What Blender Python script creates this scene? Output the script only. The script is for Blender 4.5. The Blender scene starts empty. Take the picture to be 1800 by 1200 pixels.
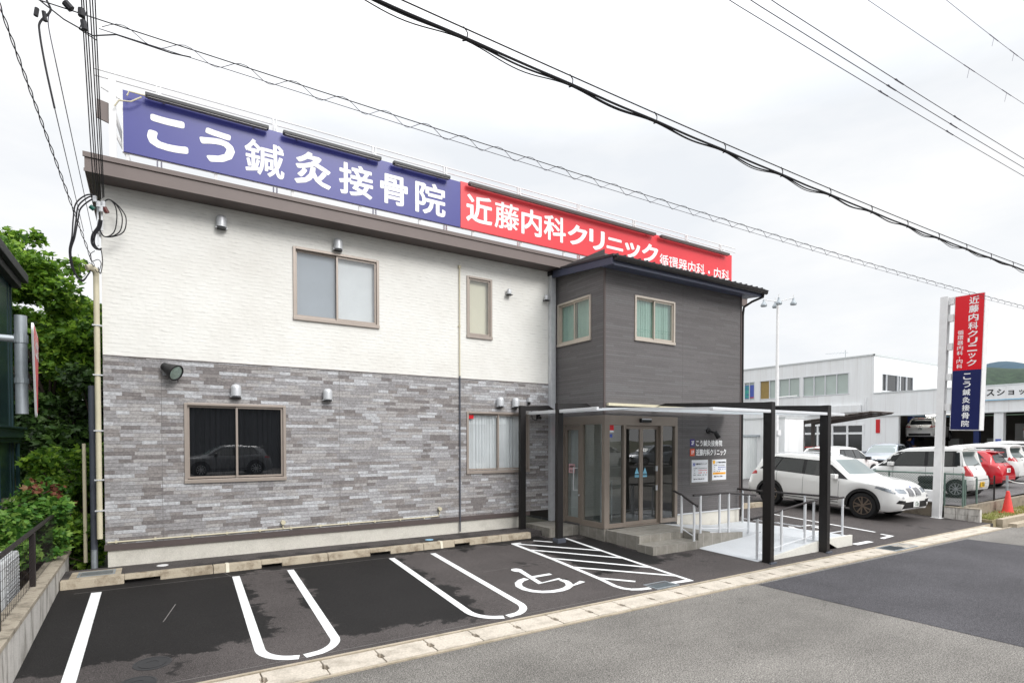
import bpy, bmesh, math, random
from mathutils import Vector, Matrix
from mathutils.bvhtree import BVHTree
R = math.radians
S = bpy.context.scene
COL = S.collection
rnd = random.Random(7)

# ------------------------------------------------------------------ camera, sky, sun, exposure
cam = bpy.data.cameras.new('camera')
cam.lens = 20.0; cam.sensor_width = 36.0; cam.shift_y = 0.1078
cam.clip_start = 0.05; cam.clip_end = 6000
cam_o = bpy.data.objects.new('camera', cam); COL.objects.link(cam_o)
cam_o.location = (0, 0, 2.05)
cam_o.rotation_euler = (R(90 - 1.15), 0, math.atan2(1570, 1000) - R(90))
S.camera = cam_o
SUN = Vector((0.25, -0.92, 0.66)).normalized()
sun_el = math.asin(SUN.z); sun_az = math.atan2(SUN.x, SUN.y)
W = bpy.data.worlds.new('World'); S.world = W; W.use_nodes = True
def build_world():
    nt = W.node_tree; N = nt.nodes; L = nt.links
    bg = N['Background']
    sky = N.new('ShaderNodeTexSky'); sky.sky_type = 'NISHITA'; sky.sun_disc = False
    sky.sun_elevation = sun_el; sky.sun_rotation = sun_az
    tc = N.new('ShaderNodeTexCoord')
    sep = N.new('ShaderNodeSeparateXYZ'); L.new(tc.outputs['Generated'], sep.inputs[0])
    # overcast deck: brighter towards the zenith, with soft cloud structure low down
    mp = N.new('ShaderNodeMapping'); mp.inputs['Scale'].default_value = (1.0, 1.0, 3.0)
    L.new(tc.outputs['Generated'], mp.inputs[0])
    n1 = N.new('ShaderNodeTexNoise'); n1.inputs['Scale'].default_value = 2.1; n1.inputs['Detail'].default_value = 7
    n1.inputs['Roughness'].default_value = 0.55; L.new(mp.outputs[0], n1.inputs['Vector'])
    rp = N.new('ShaderNodeValToRGB'); L.new(n1.outputs['Fac'], rp.inputs[0])
    e = rp.color_ramp.elements
    e[0].position = 0.36; e[0].color = (0.84, 0.87, 0.91, 1)
    e[1].position = 0.62; e[1].color = (1.0, 1.0, 1.0, 1)
    el = N.new('ShaderNodeMapRange'); L.new(sep.outputs['Z'], el.inputs[0])
    el.inputs[1].default_value = 0.45; el.inputs[2].default_value = 0.95
    el.inputs[3].default_value = 10.2; el.inputs[4].default_value = 30.0
    ml = N.new('ShaderNodeVectorMath'); ml.operation = 'SCALE'
    L.new(rp.outputs[0], ml.inputs[0]); L.new(el.outputs[0], ml.inputs['Scale'])
    mx = N.new('ShaderNodeMix'); mx.data_type = 'RGBA'; mx.inputs[0].default_value = 0.96
    L.new(sky.outputs[0], mx.inputs[6]); L.new(ml.outputs[0], mx.inputs[7])
    L.new(mx.outputs[2], bg.inputs[0]); bg.inputs[1].default_value = 0.1
build_world()
sl = bpy.data.lights.new('sun', 'SUN'); sl.energy = 2.1; sl.angle = R(24); sl.color = (1, 0.98, 0.955)
so = bpy.data.objects.new('sun', sl); COL.objects.link(so)
so.rotation_euler = SUN.to_track_quat('Z', 'Y').to_euler(); so.location = (0, -10, 40)
S.view_settings.view_transform = 'Standard'; S.view_settings.look = 'None'
S.view_settings.gamma = 1; S.view_settings.use_curve_mapping = False
S.view_settings.exposure = 0.06

# ------------------------------------------------------------------ helpers
def tag(o, label=None, cat=None, group=None, kind=None):
    if label: o['label'] = label
    if cat: o['category'] = cat
    if group: o['group'] = group
    if kind: o['kind'] = kind
    return o
def thing(name, label, cat, loc=(0, 0, 0), rot=(0, 0, 0), group=None):
    o = bpy.data.objects.new(name, None); COL.objects.link(o)
    o.location = loc; o.rotation_euler = rot; o.empty_display_size = 0.2
    return tag(o, label, cat, group)
def wloc(o):
    v = Vector((0, 0, 0))
    while o is not None:
        v += Vector(o.location); o = o.parent
    return v
def link(name, me, m, parent=None, world=True, smooth=None):
    o = bpy.data.objects.new(name, me); COL.objects.link(o)
    if isinstance(m, (list, tuple)):
        for q in m: me.materials.append(q)
    elif m: me.materials.append(m)
    if parent is not None:
        o.parent = parent
        if world: me.transform(Matrix.Translation(-wloc(parent)))
    if smooth is not None:
        for p in me.polygons: p.use_smooth = True
        me.set_sharp_from_angle(angle=R(smooth))
    return o
ID = Matrix.Identity(4)
def frame(o, u, n):
    """local axes: x = u along the surface, y = n outwards, z = up"""
    u = Vector(u).normalized(); n = Vector(n).normalized(); z = Vector((0, 0, 1))
    M = Matrix.Identity(4)
    for i in range(3):
        M[i][0] = u[i]; M[i][1] = n[i]; M[i][2] = z[i]; M[i][3] = o[i]
    return M
class MB:
    def __init__(s, T=ID): s.v = []; s.f = []; s.mi = []; s.T = T; s.m = 0
    def add(s, vs, fs, T=None):
        T = T or s.T; b = len(s.v)
        s.v += [tuple(T @ Vector(p)) for p in vs]
        s.f += [tuple(b + i for i in f) for f in fs]; s.mi += [s.m] * len(fs)
        return s
    def box(s, x0, x1, y0, y1, z0, z1, T=None):
        if x0 > x1: x0, x1 = x1, x0
        if y0 > y1: y0, y1 = y1, y0
        if z0 > z1: z0, z1 = z1, z0
        vs = [(x, y, z) for z in (z0, z1) for y in (y0, y1) for x in (x0, x1)]
        return s.add(vs, [(0, 2, 3, 1), (4, 5, 7, 6), (0, 1, 5, 4), (2, 6, 7, 3), (0, 4, 6, 2), (1, 3, 7, 5)], T)
    def hexa(s, p, T=None):  # 8 points: bottom loop then top loop
        return s.add(p, [(3, 2, 1, 0), (4, 5, 6, 7), (0, 1, 5, 4), (1, 2, 6, 5), (2, 3, 7, 6), (3, 0, 4, 7)], T)
    def quad(s, a, b, c, d, T=None): return s.add([a, b, c, d], [(0, 1, 2, 3)], T)
    def prism(s, poly, y0, y1, T=None):  # poly in (x,z), extruded along y
        n = len(poly)
        vs = [(x, y0, z) for x, z in poly] + [(x, y1, z) for x, z in poly]
        fs = [tuple(range(n)), tuple(range(2 * n - 1, n - 1, -1))]
        fs += [(i, n + i, n + (i + 1) % n, (i + 1) % n) for i in range(n)]
        return s.add(vs, fs, T)
    def slab(s, poly, z0, z1, T=None):   # poly in (x,y), z may be callables
        n = len(poly); g = lambda z, p: z(*p) if callable(z) else z
        vs = [(x, y, g(z0, (x, y))) for x, y in poly] + [(x, y, g(z1, (x, y))) for x, y in poly]
        fs = [tuple(range(n - 1, -1, -1)), tuple(range(n, 2 * n))]
        fs += [(i, (i + 1) % n, n + (i + 1) % n, n + i) for i in range(n)]
        return s.add(vs, fs, T)
    def tube(s, pts, r, n=6, T=None, caps=True):
        pts = [Vector(p) for p in pts]; k = len(pts)
        rr = r if isinstance(r, (list, tuple)) else [r] * k
        vs = []; fs = []
        up0 = None
        for i, p in enumerate(pts):
            d = (pts[min(i + 1, k - 1)] - pts[max(i - 1, 0)])
            d = d.normalized() if d.length > 1e-9 else Vector((0, 0, 1))
            if up0 is None:
                up0 = Vector((0, 0, 1)) if abs(d.z) < 0.9 else Vector((1, 0, 0))
            a = d.cross(up0)
            if a.length < 1e-6: a = d.cross(Vector((0.3, 1, 0.2)))
            a.normalize(); b = a.cross(d).normalized(); up0 = b
            for j in range(n):
                t = 2 * math.pi * j / n
                vs.append(p + (a * math.cos(t) + b * math.sin(t)) * rr[i])
        for i in range(k - 1):
            for j in range(n):
                q = (j + 1) % n
                fs.append((i * n + j, i * n + q, (i + 1) * n + q, (i + 1) * n + j))
        if caps: fs += [tuple(range(n - 1, -1, -1)), tuple(range((k - 1) * n, k * n))]
        return s.add(vs, fs, T)
    def lathe(s, prof, n=16, T=None):  # prof of (r,z) about z
        vs = []; fs = []; k = len(prof)
        for r, z in prof:
            for j in range(n):
                t = 2 * math.pi * j / n; vs.append((r * math.cos(t), r * math.sin(t), z))
        for i in range(k - 1):
            for j in range(n):
                q = (j + 1) % n; fs.append((i * n + j, i * n + q, (i + 1) * n + q, (i + 1) * n + j))
        fs += [tuple(range(n - 1, -1, -1)), tuple(range((k - 1) * n, k * n))]
        return s.add(vs, fs, T)
    def build(s, name, m, parent=None, bevel=0, smooth=None, world=True):
        me = bpy.data.meshes.new(name)
        me.from_pydata(s.v, [], s.f)
        me.polygons.foreach_set('material_index', s.mi); me.update()
        if bevel:
            bm = bmesh.new(); bm.from_mesh(me)
            bmesh.ops.bevel(bm, geom=[e for e in bm.edges if len(e.link_faces) == 2 and e.calc_face_angle(0) > 0.5], offset=bevel, segments=2, affect='EDGES', profile=0.6)
            bm.to_mesh(me); bm.free()
        return link(name, me, m, parent, world, smooth)
def copy_tree(o, parent=None):
    c = o.copy(); COL.objects.link(c); c.parent = parent
    for ch in [q for q in bpy.data.objects if q.parent == o]: copy_tree(ch, c)
    return c

# ------------------------------------------------------------------ materials
def lin(r, g, b):
    f = lambda c: (c / 255 / 12.92) if c <= 10 else ((c / 255 + 0.055) / 1.055) ** 2.4
    return (f(r), f(g), f(b), 1)
class NG:
    def __init__(s, name):
        s.m = bpy.data.materials.new(name); s.m.use_nodes = True
        s.N = s.m.node_tree.nodes; s.L = s.m.node_tree.links; s.b = s.N['Principled BSDF']
    def n(s, t, **k):
        q = s.N.new(t)
        for a, v in k.items(): setattr(q, a, v)
        return q
    def put(s, sock, v):
        if hasattr(v, 'is_linked') or hasattr(v, 'links'): s.L.new(v, sock)
        else: sock.default_value = v
    def math(s, op, a, b=None, c=None):
        q = s.n('ShaderNodeMath', operation=op)
        s.put(q.inputs[0], a)
        if b is not None: s.put(q.inputs[1], b)
        if c is not None: s.put(q.inputs[2], c)
        return q.outputs[0]
    def mix(s, f, a, b, bt='MIX'):
        q = s.n('ShaderNodeMix', data_type='RGBA', blend_type=bt)
        s.put(q.inputs[0], f); s.put(q.inputs[6], a); s.put(q.inputs[7], b)
        return q.outputs[2]
    def noise(s, vec, scale, detail=3, rough=0.5, out='Fac'):
        q = s.n('ShaderNodeTexNoise'); q.inputs['Scale'].default_value = scale
        q.inputs['Detail'].default_value = detail; q.inputs['Roughness'].default_value = rough
        if vec is not None: s.L.new(vec, q.inputs['Vector'])
        return q.outputs[out]
    def ramp(s, f, stops, interp='LINEAR'):
        q = s.n('ShaderNodeValToRGB'); s.L.new(f, q.inputs[0]); cr = q.color_ramp; cr.interpolation = interp
        while len(cr.elements) < len(stops): cr.elements.new(0.5)
        for e, (p, c) in zip(cr.elements, stops): e.position = p; e.color = c if len(c) == 4 else (*c, 1)
        return q.outputs[0]
    def pos(s): return s.n('ShaderNodeNewGeometry').outputs['Position']
    def xyz(s, v):
        q = s.n('ShaderNodeSeparateXYZ'); s.L.new(v, q.inputs[0]); return q.outputs
    def comb(s, x, y, z):
        q = s.n('ShaderNodeCombineXYZ'); s.put(q.inputs[0], x); s.put(q.inputs[1], y); s.put(q.inputs[2], z); return q.outputs[0]
    def bump(s, h, strength=0.5, dist=0.01):
        q = s.n('ShaderNodeBump'); q.inputs['Strength'].default_value = strength; q.inputs['Distance'].default_value = dist
        s.L.new(h, q.inputs['Height']); s.L.new(q.outputs[0], s.b.inputs['Normal'])
    def set(s, **k):
        names = dict(col='Base Color', rough='Roughness', metal='Metallic', spec='Specular IOR Level', alpha='Alpha', coat='Coat Weight', trans='Transmission Weight')
        for a, v in k.items(): s.put(s.b.inputs[names[a]], v)
        return s
def plain(name, col, rough=0.55, metal=0, var=0.12, vs=6.0, bump=0.0, bs=60, obj=False, coat=0, spec=0.5):
    g = NG(name); c = lin(*col)
    p = g.n('ShaderNodeTexCoord').outputs['Object'] if obj else g.pos()
    n1 = g.noise(p, vs, 4, 0.6)
    f = g.n('ShaderNodeMapRange'); g.L.new(n1, f.inputs[0])
    f.inputs[1].default_value = 0.3; f.inputs[2].default_value = 0.7; f.inputs[3].default_value = 1 - var; f.inputs[4].default_value = 1 + var * 0.6
    q = g.n('ShaderNodeVectorMath', operation='SCALE'); q.inputs[0].default_value = c[:3]; g.L.new(f.outputs[0], q.inputs['Scale'])
    g.set(col=q.outputs[0], rough=rough, metal=metal, coat=coat, spec=spec)
    if bump: g.bump(g.noise(p, bs, 3), bump, 0.004)
    return g.m
def glass(name, tint=(0.75, 0.8, 0.8), ior=1.75, dirt=0.0):
    g = NG(name); o = g.N['Material Output']
    t = g.n('ShaderNodeBsdfTransparent'); t.inputs[0].default_value = (*tint, 1)
    gl = g.n('ShaderNodeBsdfGlossy'); gl.inputs['Roughness'].default_value = 0.0
    lw = g.n('ShaderNodeLayerWeight'); lw.inputs[0].default_value = 0.5; f0 = ((ior - 1) / (ior + 1)) ** 2
    fr = g.math('ADD', f0, g.math('MULTIPLY', g.math('POWER', lw.outputs['Facing'], 5), 1 - f0))
    wv = g.noise(g.pos(), 1.3, 1)
    bp = g.n('ShaderNodeBump'); bp.inputs['Strength'].default_value = 0.06; bp.inputs['Distance'].default_value = 0.02
    g.L.new(wv, bp.inputs['Height']); g.L.new(bp.outputs[0], gl.inputs['Normal'])
    mx = g.n('ShaderNodeMixShader'); g.L.new(fr, mx.inputs[0]); g.L.new(t.outputs[0], mx.inputs[1]); g.L.new(gl.outputs[0], mx.inputs[2])
    g.L.new(mx.outputs[0], o.inputs['Surface']); g.N.remove(g.b)
    return g.m
def emit(name, col, st):
    g = NG(name); g.set(col=(*col, 1)); g.b.inputs['Emission Color'].default_value = (*col, 1); g.b.inputs['Emission Strength'].default_value = st
    return g.m
def stone(name, h, l, stops, mortar, grain, gsc=55, bumpd=0.012, edge=0.08, rough=0.8, wob=0.12, st=(1, 1, 2.2), jv=.35, bs=.7):
    """thin ledge stones: rows of height h, stones of mean length l"""
    g = NG(name); P = g.pos(); x, y, z = g.xyz(P)
    u = g.math('ADD', x, y)
    row = g.math('FLOOR', g.math('DIVIDE', z, h)); fz = g.math('FRACT', g.math('DIVIDE', z, h))
    wn = g.n('ShaderNodeTexWhiteNoise', noise_dimensions='1D'); g.L.new(row, wn.inputs['W'])
    off = g.math('MULTIPLY', wn.outputs['Value'], 17.3)
    uu = g.math('ADD', g.math('DIVIDE', u, l), off)
    wob_ = g.math('MULTIPLY', g.math('SINE', g.math('ADD', g.math('MULTIPLY', uu, 2.1), g.math('MULTIPLY', row, 1.7))), 0.33)
    uu = g.math('ADD', uu, wob_)
    cell = g.math('FLOOR', uu); fu = g.math('FRACT', uu)
    w2 = g.n('ShaderNodeTexWhiteNoise', noise_dimensions='3D'); g.L.new(g.comb(cell, row, 3.0), w2.inputs['Vector'])
    tone = g.ramp(w2.outputs['Value'], stops, 'CONSTANT')
    sv = g.n('ShaderNodeVectorMath', operation='MULTIPLY'); g.L.new(P, sv.inputs[0]); sv.inputs[1].default_value = st
    gr = g.noise(sv.outputs[0], gsc, 5, 0.75)
    gf = g.n('ShaderNodeMapRange'); g.L.new(gr, gf.inputs[0]); gf.inputs[1].default_value = 0.32; gf.inputs[2].default_value = 0.68
    gf.inputs[3].default_value = 1 - grain; gf.inputs[4].default_value = 1 + grain
    sc = g.n('ShaderNodeVectorMath', operation='SCALE'); g.L.new(tone, sc.inputs[0]); g.L.new(gf.outputs[0], sc.inputs['Scale'])
    # joints
    ez = g.math('LESS_THAN', fz, edge); eu = g.math('LESS_THAN', fu, edge * jv)
    pj = g.math('LESS_THAN', g.math('FRACT', g.math('DIVIDE', g.math('ADD', u, 0.49), 3.03)), 0.0022)
    j = g.math('MAXIMUM', g.math('MAXIMUM', ez, eu), pj)
    col = g.mix(j, sc.outputs[0], mortar)
    # broad weathering
    wv = g.noise(P, 0.6, 4, 0.6); wm = g.n('ShaderNodeMapRange'); g.L.new(wv, wm.inputs[0])
    wm.inputs[3].default_value = 0.86; wm.inputs[4].default_value = 1.1
    s2 = g.n('ShaderNodeVectorMath', operation='SCALE'); g.L.new(col, s2.inputs[0]); g.L.new(wm.outputs[0], s2.inputs['Scale'])
    g.set(col=s2.outputs[0], rough=rough, spec=0.3)
    hh = g.math('ADD', g.math('MULTIPLY', w2.outputs['Value'], 0.6), g.math('MULTIPLY', gr, 0.5))
    hh = g.math('SUBTRACT', hh, g.math('MULTIPLY', j, 0.5))
    g.bump(hh, bs, bumpd)
    return g.m
def white_siding():
    g = NG('white_siding'); P = g.pos(); x, y, z = g.xyz(P); u = g.math('ADD', x, y)
    h = 0.066
    st = g.comb(g.math('MULTIPLY', u, 3.2), 0.0, g.math('MULTIPLY', z, 9.0))
    n1 = g.noise(st, 1.0, 3, 0.6)
    zz = g.math('ADD', g.math('DIVIDE', z, h), g.math('MULTIPLY', n1, 1.3))
    fz = g.math('FRACT', zz); row = g.math('FLOOR', zz)
    n2 = g.noise(g.comb(g.math('MULTIPLY', u, 5.5), row, 0.0), 1.0, 2, 0.5)
    dep = g.n('ShaderNodeMapRange'); g.L.new(n2, dep.inputs[0]); dep.inputs[1].default_value = 0.4; dep.inputs[2].default_value = 0.62
    hgt = g.math('MULTIPLY', g.math('SUBTRACT', 1.0, fz), dep.outputs[0])
    n3 = g.noise(P, 120, 2)
    stain = g.noise(P, 0.9, 5, 0.65)
    c = g.ramp(stain, [(0.3, lin(221, 219, 213)), (0.6, lin(231, 230, 225))])
    # wall colour with the thin line of shade under every lip painted in
    lip_shade = g.math('MULTIPLY', g.math('LESS_THAN', fz, 0.16), dep.outputs[0])
    c = g.mix(g.math('MULTIPLY', lip_shade, 0.29), c, lin(150, 148, 144))
    g.set(col=c, rough=0.75, spec=0.25)
    g.bump(g.math('ADD', hgt, g.math('MULTIPLY', n3, 0.05)), 0.55, 0.012)
    return g.m
def asphalt(name, base, speck, patches=None, wetcol=None, sc=220, rough=0.85, crack=False):
    g = NG(name); P = g.pos(); x, y, z = g.xyz(P)
    n1 = g.noise(P, sc, 4, 0.8); n2 = g.noise(P, 0.8, 5, 0.6); n4 = g.noise(P, 45, 3, 0.6)
    c = g.ramp(n1, [(0.40, tuple(b * (1 - speck) for b in base) + (1,)), (0.50, (*base, 1)), (0.62, tuple(min(1, b * (1 + 2.0 * speck)) for b in base) + (1,))])
    m = g.n('ShaderNodeMapRange'); g.L.new(n2, m.inputs[0]); m.inputs[1].default_value = 0.3; m.inputs[2].default_value = 0.7; m.inputs[3].default_value = 0.82; m.inputs[4].default_value = 1.16
    m2 = g.n('ShaderNodeMapRange'); g.L.new(n4, m2.inputs[0]); m2.inputs[1].default_value = 0.3; m2.inputs[2].default_value = 0.7; m2.inputs[3].default_value = 0.88; m2.inputs[4].default_value = 1.12
    s = g.n('ShaderNodeVectorMath', operation='SCALE'); g.L.new(c, s.inputs[0]); g.L.new(g.math('MULTIPLY', m.outputs[0], m2.outputs[0]), s.inputs['Scale'])
    col = s.outputs[0]; rg = rough
    if crack:
        # wheel tracks worn along the road and scattered oil drips
        sv = g.n('ShaderNodeVectorMath', operation='MULTIPLY'); g.L.new(P, sv.inputs[0]); sv.inputs[1].default_value = (.07, .9, 1)
        tr = g.n('ShaderNodeMapRange'); g.L.new(g.noise(sv.outputs[0], 1.0, 3), tr.inputs[0]); tr.inputs[1].default_value = .35; tr.inputs[2].default_value = .65; tr.inputs[3].default_value = .84; tr.inputs[4].default_value = 1.1
        q0 = g.n('ShaderNodeVectorMath', operation='SCALE'); g.L.new(col, q0.inputs[0]); g.L.new(tr.outputs[0], q0.inputs['Scale'])
        oil = g.n('ShaderNodeMapRange'); g.L.new(g.noise(P, 2.6, 4, .6), oil.inputs[0]); oil.inputs[1].default_value = .66; oil.inputs[2].default_value = .74; oil.inputs[4].default_value = .35
        col = g.mix(oil.outputs[0], q0.outputs[0], (.07, .066, .06, 1))
    if crack:
        vo = g.n('ShaderNodeTexVoronoi', feature='DISTANCE_TO_EDGE'); vo.inputs['Scale'].default_value = 0.33
        wp = g.n('ShaderNodeVectorMath', operation='ADD'); g.L.new(P, wp.inputs[0])
        q = g.n('ShaderNodeVectorMath', operation='SCALE'); g.L.new(g.noise(P, 1.5, 5, 0.7, 'Color'), q.inputs[0]); q.inputs['Scale'].default_value = 0.9
        g.L.new(q.outputs[0], wp.inputs[1]); g.L.new(wp.outputs[0], vo.inputs['Vector'])
        ck = g.math('LESS_THAN', vo.outputs['Distance'], 0.0022)
        msk = g.math('GREATER_THAN', g.noise(P, 0.25, 2), 0.53)
        col = g.mix(g.math('MULTIPLY', g.math('MULTIPLY', ck, msk), 0.6), col, tuple(b * 0.35 for b in base) + (1,))
    if patches:
        # damp patches left on the asphalt: rounded boxes with a ragged rim
        nz = g.math('MULTIPLY', g.math('SUBTRACT', g.noise(P, 2.3, 7, 0.68), 0.5), 1.5)
        tot = None
        for (x0, x1, y0, y1) in patches:
            cx, cy, hx, hy = (x0 + x1) / 2, (y0 + y1) / 2, (x1 - x0) / 2, (y1 - y0) / 2
            dx = g.math('SUBTRACT', g.math('ABSOLUTE', g.math('SUBTRACT', x, cx)), hx)
            dy = g.math('SUBTRACT', g.math('ABSOLUTE', g.math('SUBTRACT', y, cy)), hy)
            d = g.math('SMOOTH_MAX', dx, dy, 0.35)
            tot = d if tot is None else g.math('MINIMUM', tot, d)
        wet = g.n('ShaderNodeMapRange'); g.L.new(g.math('ADD', tot, nz), wet.inputs[0])
        wet.inputs[1].default_value = 0.035; wet.inputs[2].default_value = -0.035
        blot = g.n('ShaderNodeMapRange'); g.L.new(g.noise(P, 1.1, 8, 0.66), blot.inputs[0]); blot.inputs[1].default_value = 0.605; blot.inputs[2].default_value = 0.63
        wt = g.math('MAXIMUM', wet.outputs[0], g.math('MULTIPLY', blot.outputs[0], 0.75))
        dk = g.n('ShaderNodeVectorMath', operation='MULTIPLY'); g.L.new(col, dk.inputs[0]); dk.inputs[1].default_value = wetcol
        col = g.mix(wt, col, dk.outputs[0]); rg = g.math('SUBTRACT', rough, g.math('MULTIPLY', wt, 0.12))
    g.set(col=col, rough=rg, spec=0.22); g.bump(n1, 0.3, 0.004)
    return g.m
def concrete(name, col, dirt=(0.1, 0.085, 0.06), amount=0.5, sc=3.0, rough=0.9, fine=90, streak=None):
    g = NG(name); P = g.pos(); Q = P
    if streak:
        v = g.n('ShaderNodeVectorMath', operation='MULTIPLY'); g.L.new(P, v.inputs[0]); v.inputs[1].default_value = streak; Q = v.outputs[0]
    n = g.noise(Q, sc, 7, 0.68); f = g.n('ShaderNodeMapRange'); g.L.new(n, f.inputs[0]); f.inputs[1].default_value = 0.48; f.inputs[2].default_value = 0.72
    c = g.mix(g.math('MULTIPLY', f.outputs[0], amount), lin(*col), (*dirt, 1))
    nf = g.noise(P, fine, 4, 0.7); m = g.n('ShaderNodeMapRange'); g.L.new(nf, m.inputs[0]); m.inputs[1].default_value = 0.3; m.inputs[2].default_value = 0.7; m.inputs[3].default_value = 0.78; m.inputs[4].default_value = 1.15
    s = g.n('ShaderNodeVectorMath', operation='SCALE'); g.L.new(c, s.inputs[0]); g.L.new(m.outputs[0], s.inputs['Scale'])
    g.set(col=s.outputs[0], rough=rough, spec=0.25); g.bump(nf, 0.4, 0.005)
    return g.m
def tiles(name, col, dark, size=0.3):
    g = NG(name); P = g.pos()
    x, y, z = g.xyz(P)
    e = None
    for a, o in ((x, 0.06), (y, 0.08)):
        fr = g.math('FRACT', g.math('DIVIDE', g.math('ADD', a, o), size)); q = g.math('LESS_THAN', fr, 0.018)
        e = q if e is None else g.math('MAXIMUM', e, q)
    n = g.noise(P, 5, 7, 0.7); c = g.ramp(n, [(0.3, lin(*dark)), (0.7, lin(*col))])
    c = g.mix(e, c, lin(185, 182, 176)); g.set(col=c, rough=0.6); g.bump(n, 0.15, 0.004)
    return g.m
def leafmat(name, stops, trans=0.25):
    g = NG(name)
    rn = g.n('ShaderNodeNewGeometry').outputs['Random Per Island']
    n = g.noise(g.pos(), 0.7, 3)
    f = g.math('ADD', g.math('MULTIPLY', rn, 0.6), g.math('MULTIPLY', n, 0.4))
    c = g.ramp(f, stops); g.set(col=c, rough=0.5, spec=0.35)
    o = g.N['Material Output']; t = g.n('ShaderNodeBsdfTranslucent'); g.L.new(c, t.inputs[0])
    mx = g.n('ShaderNodeMixShader'); mx.inputs[0].default_value = trans
    g.L.new(g.b.outputs[0], mx.inputs[1]); g.L.new(t.outputs[0], mx.inputs[2]); g.L.new(mx.outputs[0], o.inputs['Surface'])
    return g.m
M = {}
M['white_siding'] = white_siding()
M['ledge'] = stone('grey_ledge_stone', 0.062, 0.30, [(0, lin(150, 148, 149)), (0.24, lin(165, 162, 161)), (0.46, lin(140, 135, 133)), (0.62, lin(170, 169, 171)), (0.77, lin(187, 188, 191)), (0.90, lin(124, 119, 118))], lin(116, 113, 112), 0.36, gsc=34, st=(.9, .9, 1.1), bumpd=.014, jv=.0)
M['dark_ledge'] = stone('charcoal_siding', 0.05, 0.9, [(0, lin(104, 101, 101)), (0.35, lin(107, 104, 104)), (0.6, lin(101, 98, 98)), (0.85, lin(109, 107, 107))], lin(80, 77, 77), 0.10, gsc=24, bumpd=0.008, edge=0.10, jv=0.0, bs=0.45)
M['foundation'] = concrete('foundation_render', (214, 210, 200), amount=0.25, sc=2)
M['brown'] = plain('brown_sheet_metal', (112, 100, 96), 0.5, 0, 0.06, 2)
M['browntrim'] = plain('dark_brown_trim', (86, 76, 74), 0.5, 0, 0.06, 3)
M['navymetal'] = plain('dark_blue_roof_metal', (52, 54, 66), 0.45, 0, 0.08, 3)
M['navysoffit'] = plain('slate_blue_fascia', (66, 70, 88), 0.5, 0, 0.06, 3)
M['roofdark'] = plain('black_roof_sheet', (40, 40, 44), 0.45, 0, 0.1, 4)
M['sash'] = plain('bronze_sash', (164, 153, 144), 0.38, 0.3, 0.05, 5)
M['sashpale'] = plain('champagne_sash', (190, 180, 168), 0.38, 0.3, 0.05, 5)
M['doorframe'] = plain('taupe_door_frame', (142, 131, 121), 0.4, 0.2, 0.05, 5)
M['glass'] = glass('window_glass', (0.93, 0.95, 0.95), 2.3)
M['glassdark'] = glass('dark_window_glass', (0.55, 0.58, 0.6), 2.3)
M['glassclear'] = glass('clear_door_glass', (0.72, 0.76, 0.75), 2.1)
M['silver'] = plain('galvanised_metal', (206, 208, 211), 0.4, 0.25, 0.08, 8)
M['galv'] = plain('weathered_zinc', (158, 165, 170), 0.5, 0.5, 0.15, 14)
M['alu'] = plain('satin_aluminium', (214, 216, 219), 0.45, 0.12, 0.05, 5)
M['black'] = plain('black_powder_coat', (27, 24, 24), 0.45, 0.1, 0.1, 8)
M['blackplastic'] = plain('black_plastic', (20, 20, 22), 0.5, 0, 0.1, 8, obj=True)
M['rubber'] = plain('tyre_rubber', (24, 24, 25), 0.8, 0, 0.15, 20, obj=True)
M['cable'] = plain('black_cable_sheath', (26, 25, 30), 0.6, 0, 0.1, 8)
M['cablegrey'] = plain('grey_wire', (70, 68, 80), 0.6, 0, 0.1, 8)
M['cablepale'] = plain('pale_far_wire', (105, 100, 118), 0.6, 0, 0.1, 8)
M['blue'] = plain('blue_sign_film', (57, 60, 138), 0.35, 0, 0.03, 1.2)
M['red'] = plain('red_sign_film', (226, 62, 70), 0.35, 0, 0.03, 1.2)
M['deepred'] = plain('deep_red_sign_film', (216, 8, 30), 0.35, 0, 0.03, 1.2)
M['navy'] = plain('navy_sign_film', (12, 24, 82), 0.35, 0, 0.03, 1.2)
M['lettering'] = plain('white_lettering_film', (246, 246, 246), 0.4, 0, 0.02, 2)
M['steelwhite'] = plain('white_painted_steel', (226, 226, 226), 0.5, 0, 0.07, 5)
M['inkblack'] = plain('black_ink', (35, 35, 38), 0.5)
M['inkred'] = plain('red_ink', (205, 50, 40), 0.5)
M['inkblue'] = plain('blue_ink', (70, 90, 170), 0.5)
M['inkorange'] = plain('orange_ink', (245, 180, 30), 0.5)
M['paper'] = plain('printed_white_panel', (228, 230, 234), 0.35, 0, 0.02)
M['acrylic'] = plain('grey_acrylic_backing', (120, 117, 114), 0.25, 0, 0.05)
M['pink'] = plain('pink_paper', (222, 180, 184), 0.7, 0, 0.04)
M['cream'] = plain('cream_plastic', (206, 198, 172), 0.5, 0, 0.08, 5)
M['grating'] = plain('dull_grating_steel', (108, 116, 120), .55, .4, .15, 14)
M['slate'] = plain('slate_grey_pvc', (78, 82, 92), 0.5, 0, 0.08, 5)
M['lot'] = asphalt('lot_asphalt', (0.068, 0.060, 0.058), 0.6, [(-1.4, 1.25, 7.25, 10.8), (1.95, 3.95, 6.85, 10.75), (6.75, 8.6, 7.6, 10.2), (-2.0, 7.5, 10.35, 10.8)], (0.21, 0.22, 0.225), sc=110)
M['strip'] = asphalt('strip_asphalt', (0.072, 0.064, 0.062), 0.5, [(0.6, 6.3, 10.75, 11.0)], (0.42, 0.43, 0.45))
M['road'] = asphalt('worn_road_asphalt', (0.158, 0.149, 0.137), 0.62, sc=78, crack=True)
M['patch'] = asphalt('fresh_road_asphalt', (0.060, 0.058, 0.063), 0.6, sc=80)
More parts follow.
